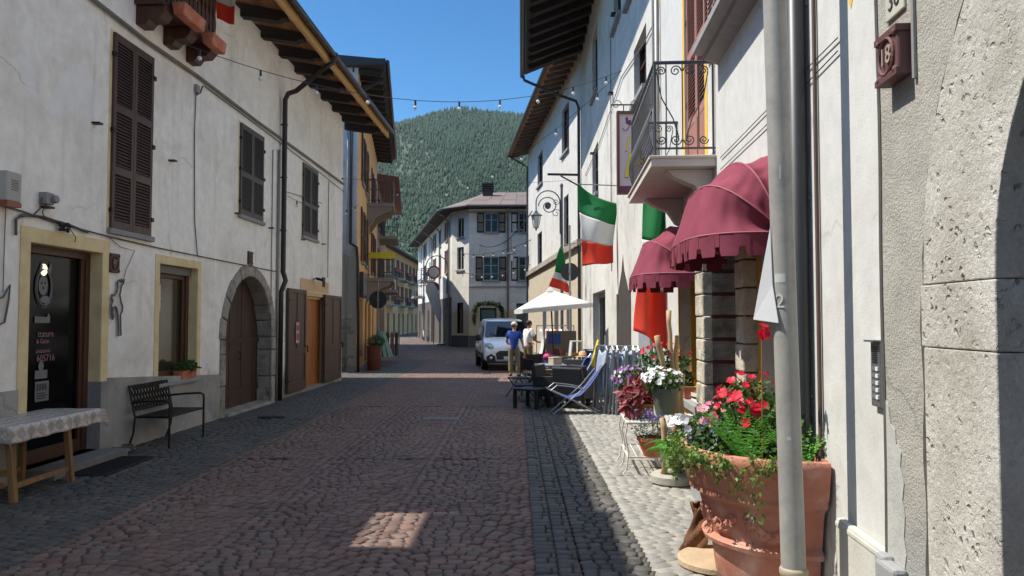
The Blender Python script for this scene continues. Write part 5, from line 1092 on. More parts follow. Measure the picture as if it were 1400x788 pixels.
# ================================================================ plants
def leaf_cloud(b,c,r,n,size,up=.3,shell=.5,asp=.55,droop=0):
    c=Vector(c); r=Vector(r)
    for _ in range(n):
        d=Vector(rng.normal(0,1,3)).normalized(); q=rng.uniform(shell,1)**.6; p=c+Vector((d.x*r.x,d.y*r.y,d.z*r.z))*q
        nrm=(d*.7+Vector(rng.normal(0,.55,3))+Vector((0,0,up))).normalized(); t=nrm.cross(Vector(rng.normal(0,1,3))).normalized(); t.z-=droop; t.normalize(); s_=nrm.cross(t); L=size*rng.uniform(.6,1.35); W_=L*asp
        b.add([p,p+t*L*.45+s_*W_*.5-nrm*L*.06,p+t*L-nrm*L*.12,p+t*L*.45-s_*W_*.5-nrm*L*.06],[(0,1,2),(0,2,3)])
def flowers(b,c,r,n,size,pet=5,shell=.85,up=.4,cup=.25,top=-1):
    c=Vector(c); r=Vector(r); k=0
    while k<n:
        d=Vector(rng.normal(0,1,3)).normalized()
        if d.z<top: continue
        k+=1; p=c+Vector((d.x*r.x,d.y*r.y,d.z*r.z))*rng.uniform(shell,1.08); nrm=(d+Vector((-.35,-.35,up))+Vector(rng.normal(0,.3,3))).normalized(); t=nrm.cross(Vector((.3,.2,1))).normalized(); s_=nrm.cross(t); R_=size*rng.uniform(.75,1.2)*.5; a0=rng.uniform(0,6)
        vs=[p]; fs=[]
        for i in range(pet):
            for da,rr,h in ((-.55,.62,.5),(-.3,1.0,1.0),(.3,1.0,1.0),(.55,.62,.5)):
                a=a0+(i+da)*2*PI/pet*.98; vs.append(p+(t*math.cos(a)+s_*math.sin(a))*R_*rr+nrm*R_*cup*h)
            fs.append((0,1+4*i,2+4*i,3+4*i,4+4*i))
        b.add(vs,fs)
def stems(b,base,c,r,n,rad=.006):
    base=Vector(base);c=Vector(c);r=Vector(r)
    for _ in range(n):
        d=Vector(rng.normal(0,1,3)).normalized(); e=c+Vector((d.x*r.x,d.y*r.y,abs(d.z)*r.z))*.8; st=base+Vector((rng.normal(0,.3)*r.x,rng.normal(0,.3)*r.y,0)); b.tube([st,st.lerp(e,.5)+Vector((0,0,.1*r.z)),e],[rad,rad*.8,rad*.5],5,False)
def fronds(b,base,n,L,spread,leaf=.03,upk=.8,dirs=None):
    base=Vector(base)
    for i in range(n):
        a=rng.uniform(0,6.28) if dirs is None else rng.uniform(*dirs); L_=L*rng.uniform(.7,1.15); h=Vector((math.cos(a),math.sin(a),0)); st=base+h*.02; N=16
        pts=[st+h*L_*spread*q+Vector((0,0,1))*L_*(upk*q-.75*q*q*spread) for q in np.linspace(0,1,N)]
        for k in range(1,N):
            t=(pts[k]-pts[k-1]).normalized(); s_=t.cross(Vector((0,0,1)));
            if s_.length<.01: continue
            s_.normalize(); w_=leaf*2.4*math.sin(PI*(k/N)**.6+.15)
            for sg in (-1,1): p=pts[k]; b.add([p,p+s_*sg*w_*.5+t*leaf*.55,p+s_*sg*w_+t*leaf*.9-Vector((0,0,leaf*.3)),p+s_*sg*w_*.55-t*leaf*.1],[(0,1,2,3)])
G1=leafy('leaf_green',['#2c4a1c','#3b5f24','#4a6e2e','#28401b','#557a35'],.3); G2=leafy('fern_green',['#5c9a35','#6aaa40','#508a30','#7ab850'],.35); G3=leafy('leaf_dark',['#1f3518','#2a4520','#33521f','#3d5a2a'],.25); G4=leafy('leaf_trail',['#5a7a2e','#6b8a3a','#47652a','#7d9a48'],.3)
FR_=leafy('petal_red',['#c4132c','#d31a35','#b10f28','#de2c48'],.25); FP=leafy('petal_pink',['#e58da0','#ee9fb0','#d9788f','#f2b3bf'],.25); FW=leafy('petal_white',['#e9e9ea','#f2f2f0','#dcdde2'],.25); FV=leafy('petal_violet',['#6f5fa8','#8a77bd','#584a94','#a08cc9'],.25); FM=leafy('petal_mauve',['#8f5c9c','#a86fae','#7d4f8d','#c08cc0'],.25); CL=leafy('coleus_red',['#8c3a42','#a44a50','#b5686a','#73303a','#6f4a3a'],.3)
def plant(name,label,cat,fr,base,parts,group=None):
    t=thing(name,label,cat,fr,base,group)
    for nm,fn,m in parts:
        b=MB(); fn(b); part1(t,nm,b,m,recalc=False)
    return t
# ---------------------------------------------------------------- big half-round terracotta pot (against the shop wall)
PC=(.10,5.36,.05)
t=thing('terracotta_pot','big half round terracotta pot with raised festoons and a broad rolled rim','flower pot',A2,(.1,5.36,0))
prof=[(.45,0),(.465,.02),(.495,.24),(.55,.262),(.56,.29),(.52,.318),(.575,.555),(.60,.575),(.645,.60),(.645,.635),(.665,.66),(.70,.83),(.705,.86),(.695,.885),(.66,.89),(.645,.87),(.63,.74),(0,.735)]
b=MB(); b.lathe(prof,PC,48,-PI/2,PI/2,1.0,1.0)
n=len(prof)
b.add([(PC[0]-.075,PC[1]-r*(1) ,PC[2]+z) for r,z in prof]+[(PC[0],PC[1]-r,PC[2]+z) for r,z in prof],[(i,i+1,n+i+1,n+i) for i in range(n-1)])
b.add([(PC[0]-.075,PC[1]+r,PC[2]+z) for r,z in prof]+[(PC[0],PC[1]+r,PC[2]+z) for r,z in prof],[(i,i+1,n+i+1,n+i) for i in range(n-1)])
b.add([(PC[0]-.076,PC[1]+sg*r,PC[2]+z) for sg,rng_ in ((1,prof[:15]),(-1,prof[:15][::-1])) for r,z in rng_],[tuple(range(30))])
m_pot=M('pot_terracotta','#b57660',.82,.2,3,.25,45,col2='#cdA795',c2scale=4.5,c2lo=.5,c2hi=.78)
part(t,'body',b,m_pot,smooth=True,auto=35)
def on_pot(a,z):
    r=np.interp(z,[p[1] for p in prof[:12]],[p[0] for p in prof[:12]]); return Vector((PC[0]+r*math.cos(a),PC[1]+r*math.sin(a),PC[2]+z)),r
for k,a0 in enumerate((-1.15,-.45,.25,.95)):
    b=MB()
    for q in np.linspace(-1,1,17):
        a=a0+q*.25; z=.475-.095*(1-q*q)
        for e in range(3):
            p,r=on_pot(a+rng.uniform(-.02,.02),z+rng.uniform(-.02,.02)); b.ball(p,(.022,.03*rng.uniform(.7,1.3),.026*rng.uniform(.6,1.2)),7,5)
    for e in range(6):
        an=e*PI/3; p,r=on_pot(a0+.27*1+.04*math.cos(an),.47+.035*math.sin(an)); b.ball(p,(.014,.022,.022),7,5)
    for q in range(5): p,r=on_pot(a0+.27+.02*math.sin(q),.43-.03*q); b.ball(p,(.012,.016,.026),6,5)
    part(t,'festoon',b,m_pot,smooth=True)
b=MB().lathe([(0,.75),(.62,.755)],PC,24,-PI/2,PI/2); part(t,'soil',b,M('soil','#2b2019'))
b=MB(); b.lathe([(.27,0),(.30,.01),(.30,.045),(.285,.06),(0,.062)],(A2.T@(Vector((1.49,5.68,0))-A2.o)*-1)[:1]+( (A2.T@(Vector((1.49,5.68,0))-A2.o)).y,0) if False else (.48,5.72,0),28); solo('stone_disc','round sandy stone disc on the paving under the big terracotta pot','stone',b,M('sandstone','#b39b7c',.9,.2,8,.7,50),A2,(.48,5.72,0),smooth=True,auto=40)
b=MB()
def bark(a,c):
    an=-1.9+3.6*a; r=.105*(1+.25*math.sin(c*5+a*3))+.015*math.sin(a*17+c*9); z=.02+.36*c*(.90+.07*math.sin(a*9+1)+.03*math.sin(a*31)); return (.56+.10*(1-c)*.3+r*math.cos(an)-.05*c,6.02+r*math.sin(an)*.9,z)
b.grid(bark,40,14)
tr_=solo('tree_bark','curled piece of dark brown tree bark standing behind the terracotta pot','bark',b,M('root_wood','#4f321d',.9,.4,9,1.0,25,col2='#7a5230',c2scale=11,stretch=(1,1,.3)),A2,(.66,5.97,0)); x=tr_.modifiers.new('s','SOLIDIFY'); x.thickness=.022
zs=.80
plant('red_mandevilla','tall red flowering mandevilla in the big terracotta pot behind the grey pole','plant',A2,(.3,5.35,zs),[
 ('foliage',lambda b:(leaf_cloud(b,(.30,5.45,1.08),(.26,.42,.30),900,.062),leaf_cloud(b,(.2,5.1,1.05),(.2,.25,.25),350,.06)),G1),('stem',lambda b:stems(b,(.28,5.35,zs),(.3,5.4,1.15),(.22,.4,.3),26),M('stem_green','#4d5a2a',.7,.1)),
 ('blossom',lambda b:(flowers(b,(.30,5.42,1.14),(.26,.42,.30),38,.066,top=-.1),flowers(b,(.40,5.3,1.22),(.14,.24,.16),18,.07,top=-.3)),FR_)])
# single tall cane with one bloom
u,z=A2.at(1044,490,.35); b=MB().tube([(.35,u+.06,.85),(.35,u+.05,1.2),(.36,u,A2.at(1052,455,.35)[1])],.005,6); t=thing('flower_cane','thin bamboo cane carrying one red bloom above the terracotta pot','cane',A2,(.35,u,.85)); part(t,'cane',b,M('bamboo','#8a6a3c',.6,.2,20)); b=MB(); uz=A2.at(1046,452,.36); flowers(b,(.37,uz[0],uz[1]),(.02,.03,.03),4,.08,top=-1); part1(t,'blossom',b,FR_)
plant('pink_petunia','pale pink petunias at the far edge of the big terracotta pot','plant',A2,(.5,5.85,zs),[('foliage',lambda b:leaf_cloud(b,(.48,5.78,.98),(.2,.26,.16),650,.05),G1),('blossom',lambda b:flowers(b,(.46,5.74,1.06),(.18,.24,.14),26,.075,top=-.05),FP)])
plant('white_petunia','white petunias spilling over the far rim of the big terracotta pot','plant',A2,(.62,5.8,zs),[('foliage',lambda b:leaf_cloud(b,(.64,5.78,.93),(.16,.22,.12),420,.045),G1),('blossom',lambda b:flowers(b,(.68,5.82,.99),(.13,.19,.09),20,.068,top=-.1),FW)])
plant('foxtail_fern','bright green feathery foxtail fern in the near side of the big terracotta pot','plant',A2,(.35,5.0,zs),[('frond',lambda b:(fronds(b,(.44,4.98,zs+.04),18,.48,.62,.024,1.15),fronds(b,(.16,4.86,zs+.03),18,.46,.55,.024,1.2),fronds(b,(.42,5.22,zs+.06),14,.52,.6,.024,1.2)),G2)])
plant('dark_lobelia','dark leaved bushy lobelia with tiny blue flowers in the middle of the terracotta pot','plant',A2,(.55,5.45,zs),[('foliage',lambda b:leaf_cloud(b,(.5,5.42,.93),(.24,.36,.17),1500,.034,asp=.6),G3),('blossom',lambda b:flowers(b,(.52,5.42,.95),(.24,.36,.17),60,.018,top=.0),FV)])
def trail(b,leafm=True):
    for k in range(20):
        a=rng.uniform(-1.3,1.35); p,r=on_pot(a,.80); p.z=PC[2]+.90; pts=[Vector((PC[0]+(r+.02)*math.cos(a),PC[1]+(r+.02)*math.sin(a),PC[2]+.9))]; L=rng.choice([.08,.14,.22,.34],p=[.4,.3,.2,.1])
        for q in range(1,7):
            f=q/6; a+=rng.normal(0,.035); rr=.73+.05*math.sin(f*3); pts.append(Vector((PC[0]+rr*math.cos(a),PC[1]+rr*math.sin(a),PC[2]+.9-L*f)))
        TR.append(pts)
TR=[]; trail(None)
plant('trailing_lobelia','yellow green trailing plant hanging over the rim of the big terracotta pot','plant',A2,(.7,5.4,.9),[('stem',lambda b:[b.tube(p,.0035,4,False) for p in TR],M('stem_green','#4d5a2a')),('foliage',lambda b:[leaf_cloud(b,q,(.05,.06,.045),9,.038) for p in TR for q in p[::1]],G4),('blossom',lambda b:[flowers(b,p[-1],(.05,.05,.04),3,.02) for p in TR[::2]],FV)])
# ---------------------------------------------------------------- log planter on a round concrete foot
fl=frame_rot(1.74,8.55,.2)
t=thing('log_planter','rustic plant stand of peeled branches in a round concrete foot','plant stand',fl)
part(t,'base',MB().lathe([(.22,0),(.25,.02),(.25,.09),(.22,.115),(0,.118)],n=28),M('concrete','#a39d90',.95,.2,10,.8,50),smooth=True,auto=40)
m_log=wood('peeled_log','#c0a37c','#8e7352',.7,'z',.8,.4)
for p,r in (([(-.13,-.05,.1),(-.12,-.05,.4),(-.14,-.04,.72)],.035),([(.03,-.02,.1),(.05,0,.6),(.02,.02,1.05)],.055),([(.15,.06,.1),(.13,.05,.5)],.04),([(-.02,.05,.75),(-.09,.04,1.3),(-.17,.03,1.62)],.032),([(.02,.0,1.0),(-.02,.02,1.5),(-.03,.02,1.9)],.028),([(.06,.03,.9),(.05,.03,1.35),(.07,.05,1.62)],.03),([(.1,.02,.6),(.09,.02,.95),(.12,.02,1.2)],.04)):
    b=MB(); P=[]; 
    for i in range(len(p)-1):
        for q in np.linspace(0,1,4)[:-1]: P.append(Vector(p[i]).lerp(Vector(p[i+1]),q)+Vector((rng.normal(0,.005),rng.normal(0,.005),0)))
    P.append(Vector(p[-1])); b.tube(P,[r*rng.uniform(.88,1.1) for _ in P],9); part(t,'log',b,m_log,smooth=True)
def bucket(label,fr,c,r,h,m,group=None,name='flower_pot',tap=.72,cat='flower pot'):
    t=thing(name,label,cat,fr,c,group); part(t,'pot',MB().lathe([(r*tap,0),(r*.98,h*.82),(r*1.06,h*.83),(r*1.06,h),(r*.96,h),(r*.93,h*.86),(0,h*.85)],c,22),m,smooth=True,auto=40); part(t,'soil',MB().lathe([(0,h*.87),(r*.93,h*.875)],c,16),M('soil','#2b2019')); return t
bc=(-.16,-.16,.78); bucket('grey green metal bucket hung on the rustic branch stand',fl,bc,.14,.28,M('bucket_green','#68705f',.5,.15,6,metal=.2))
plant('white_verbena','white flower cushion in the grey green bucket on the branch stand','plant',fl,(-.16,-.16,1.05),[('foliage',lambda b:leaf_cloud(b,(-.18,-.14,1.12),(.24,.18,.13),500,.05),G1),('blossom',lambda b:flowers(b,(-.2,-.15,1.15),(.24,.18,.13),75,.05,top=-.2),FW),('stem',lambda b:stems(b,(-.16,-.16,1.05),(-.16,-.16,1.05),(.16,.16,.1),10,.004),M('stem_green','#4d5a2a'))])
bucket('small clay pot at the top of the rustic branch stand',fl,(-.02,.28,1.0),.12,.22,m_terra)
plant('red_geranium','small red geranium behind the white flowers on the branch stand','plant',fl,(-.02,.28,1.22),[('foliage',lambda b:leaf_cloud(b,(-.03,.2,1.32),(.34,.2,.16),420,.06),G1),('blossom',lambda b:flowers(b,(-.02,.2,1.38),(.32,.2,.15),26,.055,top=.0),FR_)])
plant('sword_fern','bright green sword fern at the foot of the rustic branch stand','plant',fl,(.02,-.2,.12),[('frond',lambda b:(fronds(b,(.06,-.12,.33),30,.42,.85,.045,.75),fronds(b,(.0,-.1,.42),18,.36,.8,.045,.6)),G2)])
plant('pink_lily','two pink trumpet flowers on the branch stand above the sword fern','plant',fl,(.1,-.2,.5),[('stem',lambda b:stems(b,(.05,-.1,.12),(.06,-.18,.45),(.08,.08,.12),6),M('stem_green','#4d5a2a')),('blossom',lambda b:flowers(b,(.05,-.22,.56),(.1,.06,.06),6,.11,cup=.7),FP)])
# ---------------------------------------------------------------- white iron flower table and chair
ft=frame_rot(1.52,9.45,-.06)
m_wiron=M('white_iron','#cfccc2',.55,.12,9)
t=thing('flower_table','low white wrought iron plant table with curved legs','plant table',ft)
b=MB(); b.tube([(-.2,-.5,.60),(.2,-.5,.60),(.2,.5,.60),(-.2,.5,.60)],.012,6,closed=True)
for i in range(9): b.box(-.19+.042*i,-.165+.042*i,-.5,.5,.596,.606)
part(t,'tabletop',b,m_wiron)
for x in (-.19,.19):
    for y in (-.48,0,.48): b=MB().tube([(x,y,.6),(x*1.15,y,.45),(x*.95,y,.25),(x*1.1,y,.06),(x*1.3,y,0)],.009,6); part(t,'leg',b,m_wiron)
b=MB(); b.tube([(-.19,-.48,.2),(-.19,.48,.2),(.19,.48,.2),(.19,-.48,.2)],.007,5,closed=True); [b.box(-.18+.09*i,-.17+.09*i,-.48,.48,.2,.207) for i in range(5)]; part(t,'shelf',b,m_wiron)
b=MB(); b.lathe([(.15,.607),(.19,.78),(.2,.79),(.185,.79),(.17,.75),(0,.745)],(-.02,-.02,0),20,sx=1,sy=1.25); solo('wicker_basket','small brown basket of red leaved plants on the white iron table','basket',b,M('wicker','#8a6a44',.8,.35,60,.7,50),ft,(0,0,.6))
plant('coleus','dusky red leaved coleus in the small brown basket','plant',ft,(0,0,.78),[('foliage',lambda b:(leaf_cloud(b,(-.03,-.02,.88),(.22,.27,.17),300,.12,asp=.6,droop=.2),leaf_cloud(b,(-.1,-.15,.80),(.14,.16,.12),90,.12,asp=.6,droop=.4)),CL),('stem',lambda b:stems(b,(0,0,.76),(0,0,.85),(.15,.2,.12),12),M('stem_red','#6b3a34',.7,.1))])
bucket('reddish plastic pot on the white iron table behind the coleus',ft,(.02,.34,.607),.13,.3,M('pot_brick','#9a4a38',.6,.1,6))
plant('mauve_petunia','mauve and white petunias in the reddish pot behind the coleus','plant',ft,(.02,.34,.9),[('foliage',lambda b:leaf_cloud(b,(-.02,.3,1.02),(.27,.26,.17),800,.05),G1),('blossom',lambda b:flowers(b,(-.05,.28,1.05),(.27,.26,.17),30,.065,top=-.2),FM),('petal',lambda b:flowers(b,(-.03,.28,1.07),(.27,.26,.17),14,.05,top=-.1),FW)])
bucket('clay bowl of blue flowers on the low shelf of the white iron table',ft,(.1,-.40,.21),.17,.22,m_terra,tap=.6)
plant('blue_lavender','blue flowering lavender in the clay bowl under the white iron table','plant',ft,(.1,-.4,.4),[('foliage',lambda b:leaf_cloud(b,(.09,-.42,.52),(.22,.2,.15),500,.045,asp=.3),leafy('leaf_grey',['#4d5f4a','#62735a','#3d5040'],.25)),('blossom',lambda b:[flowers(b,(.09+rng.normal(0,.12),-.42+rng.normal(0,.11),.62+rng.uniform(-.08,.12)),(.015,.015,.05),9,.02,top=-1) for _ in range(34)],FV)])
fc=frame_rot(2.02,9.55,-1.45); t=thing('garden_chair','white slatted iron chair beside the branch stand under the shop window','chair',fc)
b=MB(); [b.box(-.2,.2,-.2+.066*i,-.15+.066*i,.43,.445) for i in range(7)]; part(t,'seat',b,m_wiron); b=MB(); [b.box(-.2,.2,.205,.215,.54+.075*i,.585+.075*i) for i in range(5)]; part(t,'backrest',b,m_wiron)
for x in (-.2,.2):
    part(t,'leg',MB().tube([(x,-.2,.44),(x,-.22,0)],.011,6),m_wiron); part(t,'leg',MB().tube([(x,.21,.92),(x,.21,.44),(x,.25,0)],.011,6),m_wiron)
# sill boxes
trough('small clay trough on the sill of the far shop window',10.0,.5,.02,.805,None,A2,.15,.16)
plant('sill_plant','dark green pot plant on the sill of the far shop window','plant',A2,(.02,10,.9),[('foliage',lambda b:leaf_cloud(b,(.02,10,1.02),(.09,.25,.13),240,.06),G3),('stem',lambda b:stems(b,(.02,10,.92),(.02,10,.98),(.06,.2,.08),8,.004),M('stem_green','#4d5a2a'))])
uw_,zw_=w1[0]+(w1[1]-w1[0])*.66,w1[2]
trough('clay trough on the sill of the shop window over the bench',uw_+.12,.5,-.03,zw_+.002,None,A1,.14,.17)
plant('sill_plant','leafy green plant in the clay trough above the bench','plant',A1,(-.03,uw_,zw_+.12),[('foliage',lambda b:(leaf_cloud(b,(.0,uw_+.2,zw_+.2),(.1,.22,.1),220,.07),leaf_cloud(b,(.0,uw_-.1,zw_+.22),(.06,.1,.1),50,.06)),G1),('stem',lambda b:stems(b,(-.03,uw_,zw_+.12),(-.03,uw_+.1,zw_+.16),(.06,.2,.08),8,.004),M('stem_green','#4d5a2a'))])
# ================================================================ left side furniture
ftb=frame_rot(-4.75,8.35,-.03)
pt=lambda px,py,z: ground(px,py,z)
q=[pt(0,582,.76),pt(128,560,.76)]
TX0,TX1,TY0,TY1=-5.55,-4.93,7.5,9.12
t=thing('work_table','rough wooden trestle table beside the glazed shop door','table',W0,(-5.2,8.3,0))
part(t,'tabletop',MB().box(TX0,TX1,TY0,TY1,.715,.745),wood('table_wood','#8f6d45','#6a4d2e',.7,'y',.8,.3))
m_tw=wood('table_leg','#9a7448','#6f5030',.7,'z',.8,.3)
for x in (TX0+.07,TX1-.07):
    for y in (TY0+.1,TY1-.55): part(t,'leg',MB().beam((x+(.07 if x>-5.2 else -.0),y,0),(x,y,.714),.06,.06,(0,1,0)),m_tw,bevel=.004)
part(t,'stretcher',MB().box(TX1-.035,TX1-.005,TY0+.136,TY1-.586,.13,.18),m_tw); part(t,'stretcher',MB().box(TX0+.055,TX0+.085,TY0+.136,TY1-.586,.13,.18),m_tw); part(t,'stretcher',MB().box(TX0+.106,TX1-.106,TY0+.08,TY0+.11,.14,.19),m_tw)
# draped cloth with a patchwork print
def cloth_mat():
    m=bpy.data.materials.new('patchwork_cloth'); m.use_nodes=True; nt=m.node_tree; b=nt.nodes['Principled BSDF']; uv=nd(nt,'ShaderNodeUVMap').outputs[0]
    mp=nd(nt,'ShaderNodeMapping'); mp.inputs['Rotation'].default_value=(0,0,PI/4); nt.links.new(uv,mp.inputs[0]); ck=nd(nt,'ShaderNodeTexChecker',i_Scale=9.0); nt.links.new(mp.outputs[0],ck.inputs[0]); ck.inputs[1].default_value=(*lin('#d3cdc2'),1); ck.inputs[2].default_value=(*lin('#b0a79d'),1)
    vo=nd(nt,'ShaderNodeTexVoronoi',i_Scale=42.0); nt.links.new(mp.outputs[0],vo.inputs['Vector']); c=mulc(nt,ck.outputs[0],ramp(nt,vo.outputs['Distance'],[(.1,(1.25,1.22,1.2)),(.45,(.82,.8,.8))])); f=noise(nt,uv,25,4); c=mulc(nt,c,ramp(nt,f,[(.35,(.85,)*3),(.65,(1.1,)*3)])); nt.links.new(c,b.inputs['Base Color']); b.inputs['Roughness'].default_value=.45; return m
b=MB(); N=44; OV=.17; CXm,CYm=(TX0+TX1)/2,(TY0+TY1)/2; hx,hy=(TX1-TX0)/2+.005,(TY1-TY0)/2+.005; uvs=[]
def drape(a,c):
    x=(a*2-1)*(hx+OV); y=(c*2-1)*(hy+OV); ox=max(0,abs(x)-hx); oy=max(0,abs(y)-hy); sx,sy=math.copysign(1,x),math.copysign(1,y)
    drop=max(ox,oy)+.35*min(ox,oy); rip=.018*math.sin((y if ox>oy else x)*17)*drop/OV
    X=CXm+sx*(min(abs(x),hx)+(.012+.10*ox+rip if ox>0 else 0)); Y=CYm+sy*(min(abs(y),hy)+(.012+.10*oy+rip if oy>0 else 0)); z=.749-drop*.95+(.002*math.sin(x*19)*math.sin(y*13) if drop==0 else 0)
    if ox>0 and oy>0: X+=sx*.03; Y+=sy*.03
    return (X,Y,z)
b.grid(drape,N,2*N)
tc_=solo('tablecloth','grey and beige patchwork oilcloth draped over the wooden trestle table','tablecloth',b,cloth_mat(),W0,(CXm,CYm,.74),smooth=True,recalc=False)
me=tc_.data; uvl=me.uv_layers.new(); vi=np.zeros(len(me.loops),dtype=np.int32); me.loops.foreach_get('vertex_index',vi); gu=(vi%(N+1))/N*.95; gv=(vi//(N+1))/(2*N)*1.9; uvl.data.foreach_set('uv',np.stack([gu,gv],1).ravel().astype(np.float32)); sm=tc_.modifiers.new('s','SOLIDIFY'); sm.thickness=.002
# black metal bench
q1=ground(186,612); q2=ground(245,598); fb=frame_rot(-4.98,11.98,-PI/2-.03)   # local x along the bench (away), local y towards wall
fb=frame_rot(-5.08,11.35,PI/2-.02); t=thing('park_bench','black metal two seat bench with lattice back against the white house','bench',fb); m_bench=M('bench_black','#1b1c1d',.4,.12,12,metal=.4)
# local x runs away from the camera, +y points to the wall
hb=.56
b=MB(); 
for i in range(9): y=-.22+.052*i; b.box(-hb+.03,hb-.03,y,y+.036,.425,.437)
b.tube([(-hb,-.23,.43),(hb,-.23,.43),(hb,.24,.43),(-hb,.24,.43)],.014,6,closed=True); part(t,'seat',b,m_bench)
b=MB(); f_=lambda x,z: (x,.24+(z-.43)*.22,z)
b.tube([f_(-hb,.52),f_(hb,.52),f_(hb,.86),f_(-hb,.86)],.014,6,closed=True)
n=13
for i in range(n+1):
    x=-hb+2*hb*i/n
    for dx in (2*hb/n*2,-2*hb/n*2):
        x1=max(-hb,min(hb,x+dx)); zz=.52+.34*abs(x1-x)/(4*hb/n) if abs(dx)>0 else .86
        if abs(x1-x)>.01: b.beam(f_(x,.52),f_(x1,zz),.012,.02,(0,1,0))
b.box(-hb,hb,.24+.05,.262+.05,.50,.53) if False else None
part(t,'backrest',b,m_bench)
for s_ in (-1,1):
    x=s_*hb
    part(t,'leg',MB().tube([(x,-.25,0),(x,-.25,.60)],.017,8),m_bench); part(t,'leg',MB().tube([(x,.33,0),(x,.26,.2),(x,.24,.43),(x,.335,.86)],.015,8),m_bench); part(t,'arm',MB().tube([(x,-.25,.58),(x,-.245,.64),(x,-.2,.665),(x,.05,.655),(x,.29,.63)],.016,8),m_bench)
b=MB(); q=ground(166,617); b.lathe([(.17,0),(.19,.015),(.14,.07),(.155,.075),(.145,.07),(.10,.02),(0,.018)],(q.x,q.y,0),26); solo('dog_bowl','stainless steel dog bowl on the paving by the shop door','bowl',b,M('steel_bowl','#8f8b86',.25,.1,9,metal=.9),W0,(q.x,q.y,0),smooth=True,auto=40)
b=MB(); q0=A1.at(150,636); 
fm=frame_rot(-5.02,9.5,.02); b.box(-.42,.3,-.62,.62,.0,.014); t=thing('door_mat','black rubber door mat in front of the glazed shop door','mat',fm); part(t,'mat',b,M('rubber_mat','#17181a',.85,.2,30,.6,120),bevel=.005); b=MB(); [b.box(-.38,.26,-.58+.06*i,-.55+.06*i,.0142,.02) for i in range(20)]; part(t,'rib_pattern',b,M('rubber_mat','#17181a'))
# ================================================================ people
def skin(name,J,E,root,m,parent,sub=2,rx=1.0):
    """one continuous surface grown over the joints J {name:(x,y,z,r)} along the bones E"""
    ks=list(J); me=bpy.data.meshes.new(name); me.from_pydata([J[k][:3] for k in ks],[(ks.index(a),ks.index(b)) for a,b in E],[]); o=bpy.data.objects.new(name,me); COL.objects.link(o)
    sm=o.modifiers.new('skin','SKIN'); sm.use_smooth_shade=True
    for i,k in enumerate(ks):
        v=me.skin_vertices[0].data[i]; r=J[k][3]; v.radius=(r if not isinstance(r,tuple) else r[0],r if not isinstance(r,tuple) else r[1]); v.use_root=(k==root)
    ss=o.modifiers.new('s','SUBSURF'); ss.levels=sub; ss.render_levels=sub
    dg=bpy.context.evaluated_depsgraph_get(); nm=bpy.data.meshes.new_from_object(o.evaluated_get(dg)); nm.name=name
    o.modifiers.clear(); o.data=nm; bpy.data.meshes.remove(me); nm.materials.clear(); nm.materials.append(m); nm.polygons.foreach_set('use_smooth',[True]*len(nm.polygons)); o.parent=parent
    FR[o.name]=FR[parent.name]; return o
m_skin=M('skin','#b98468',.6,.06,12); m_skin2=M('skin_tan','#8f5b43',.6,.06,12)
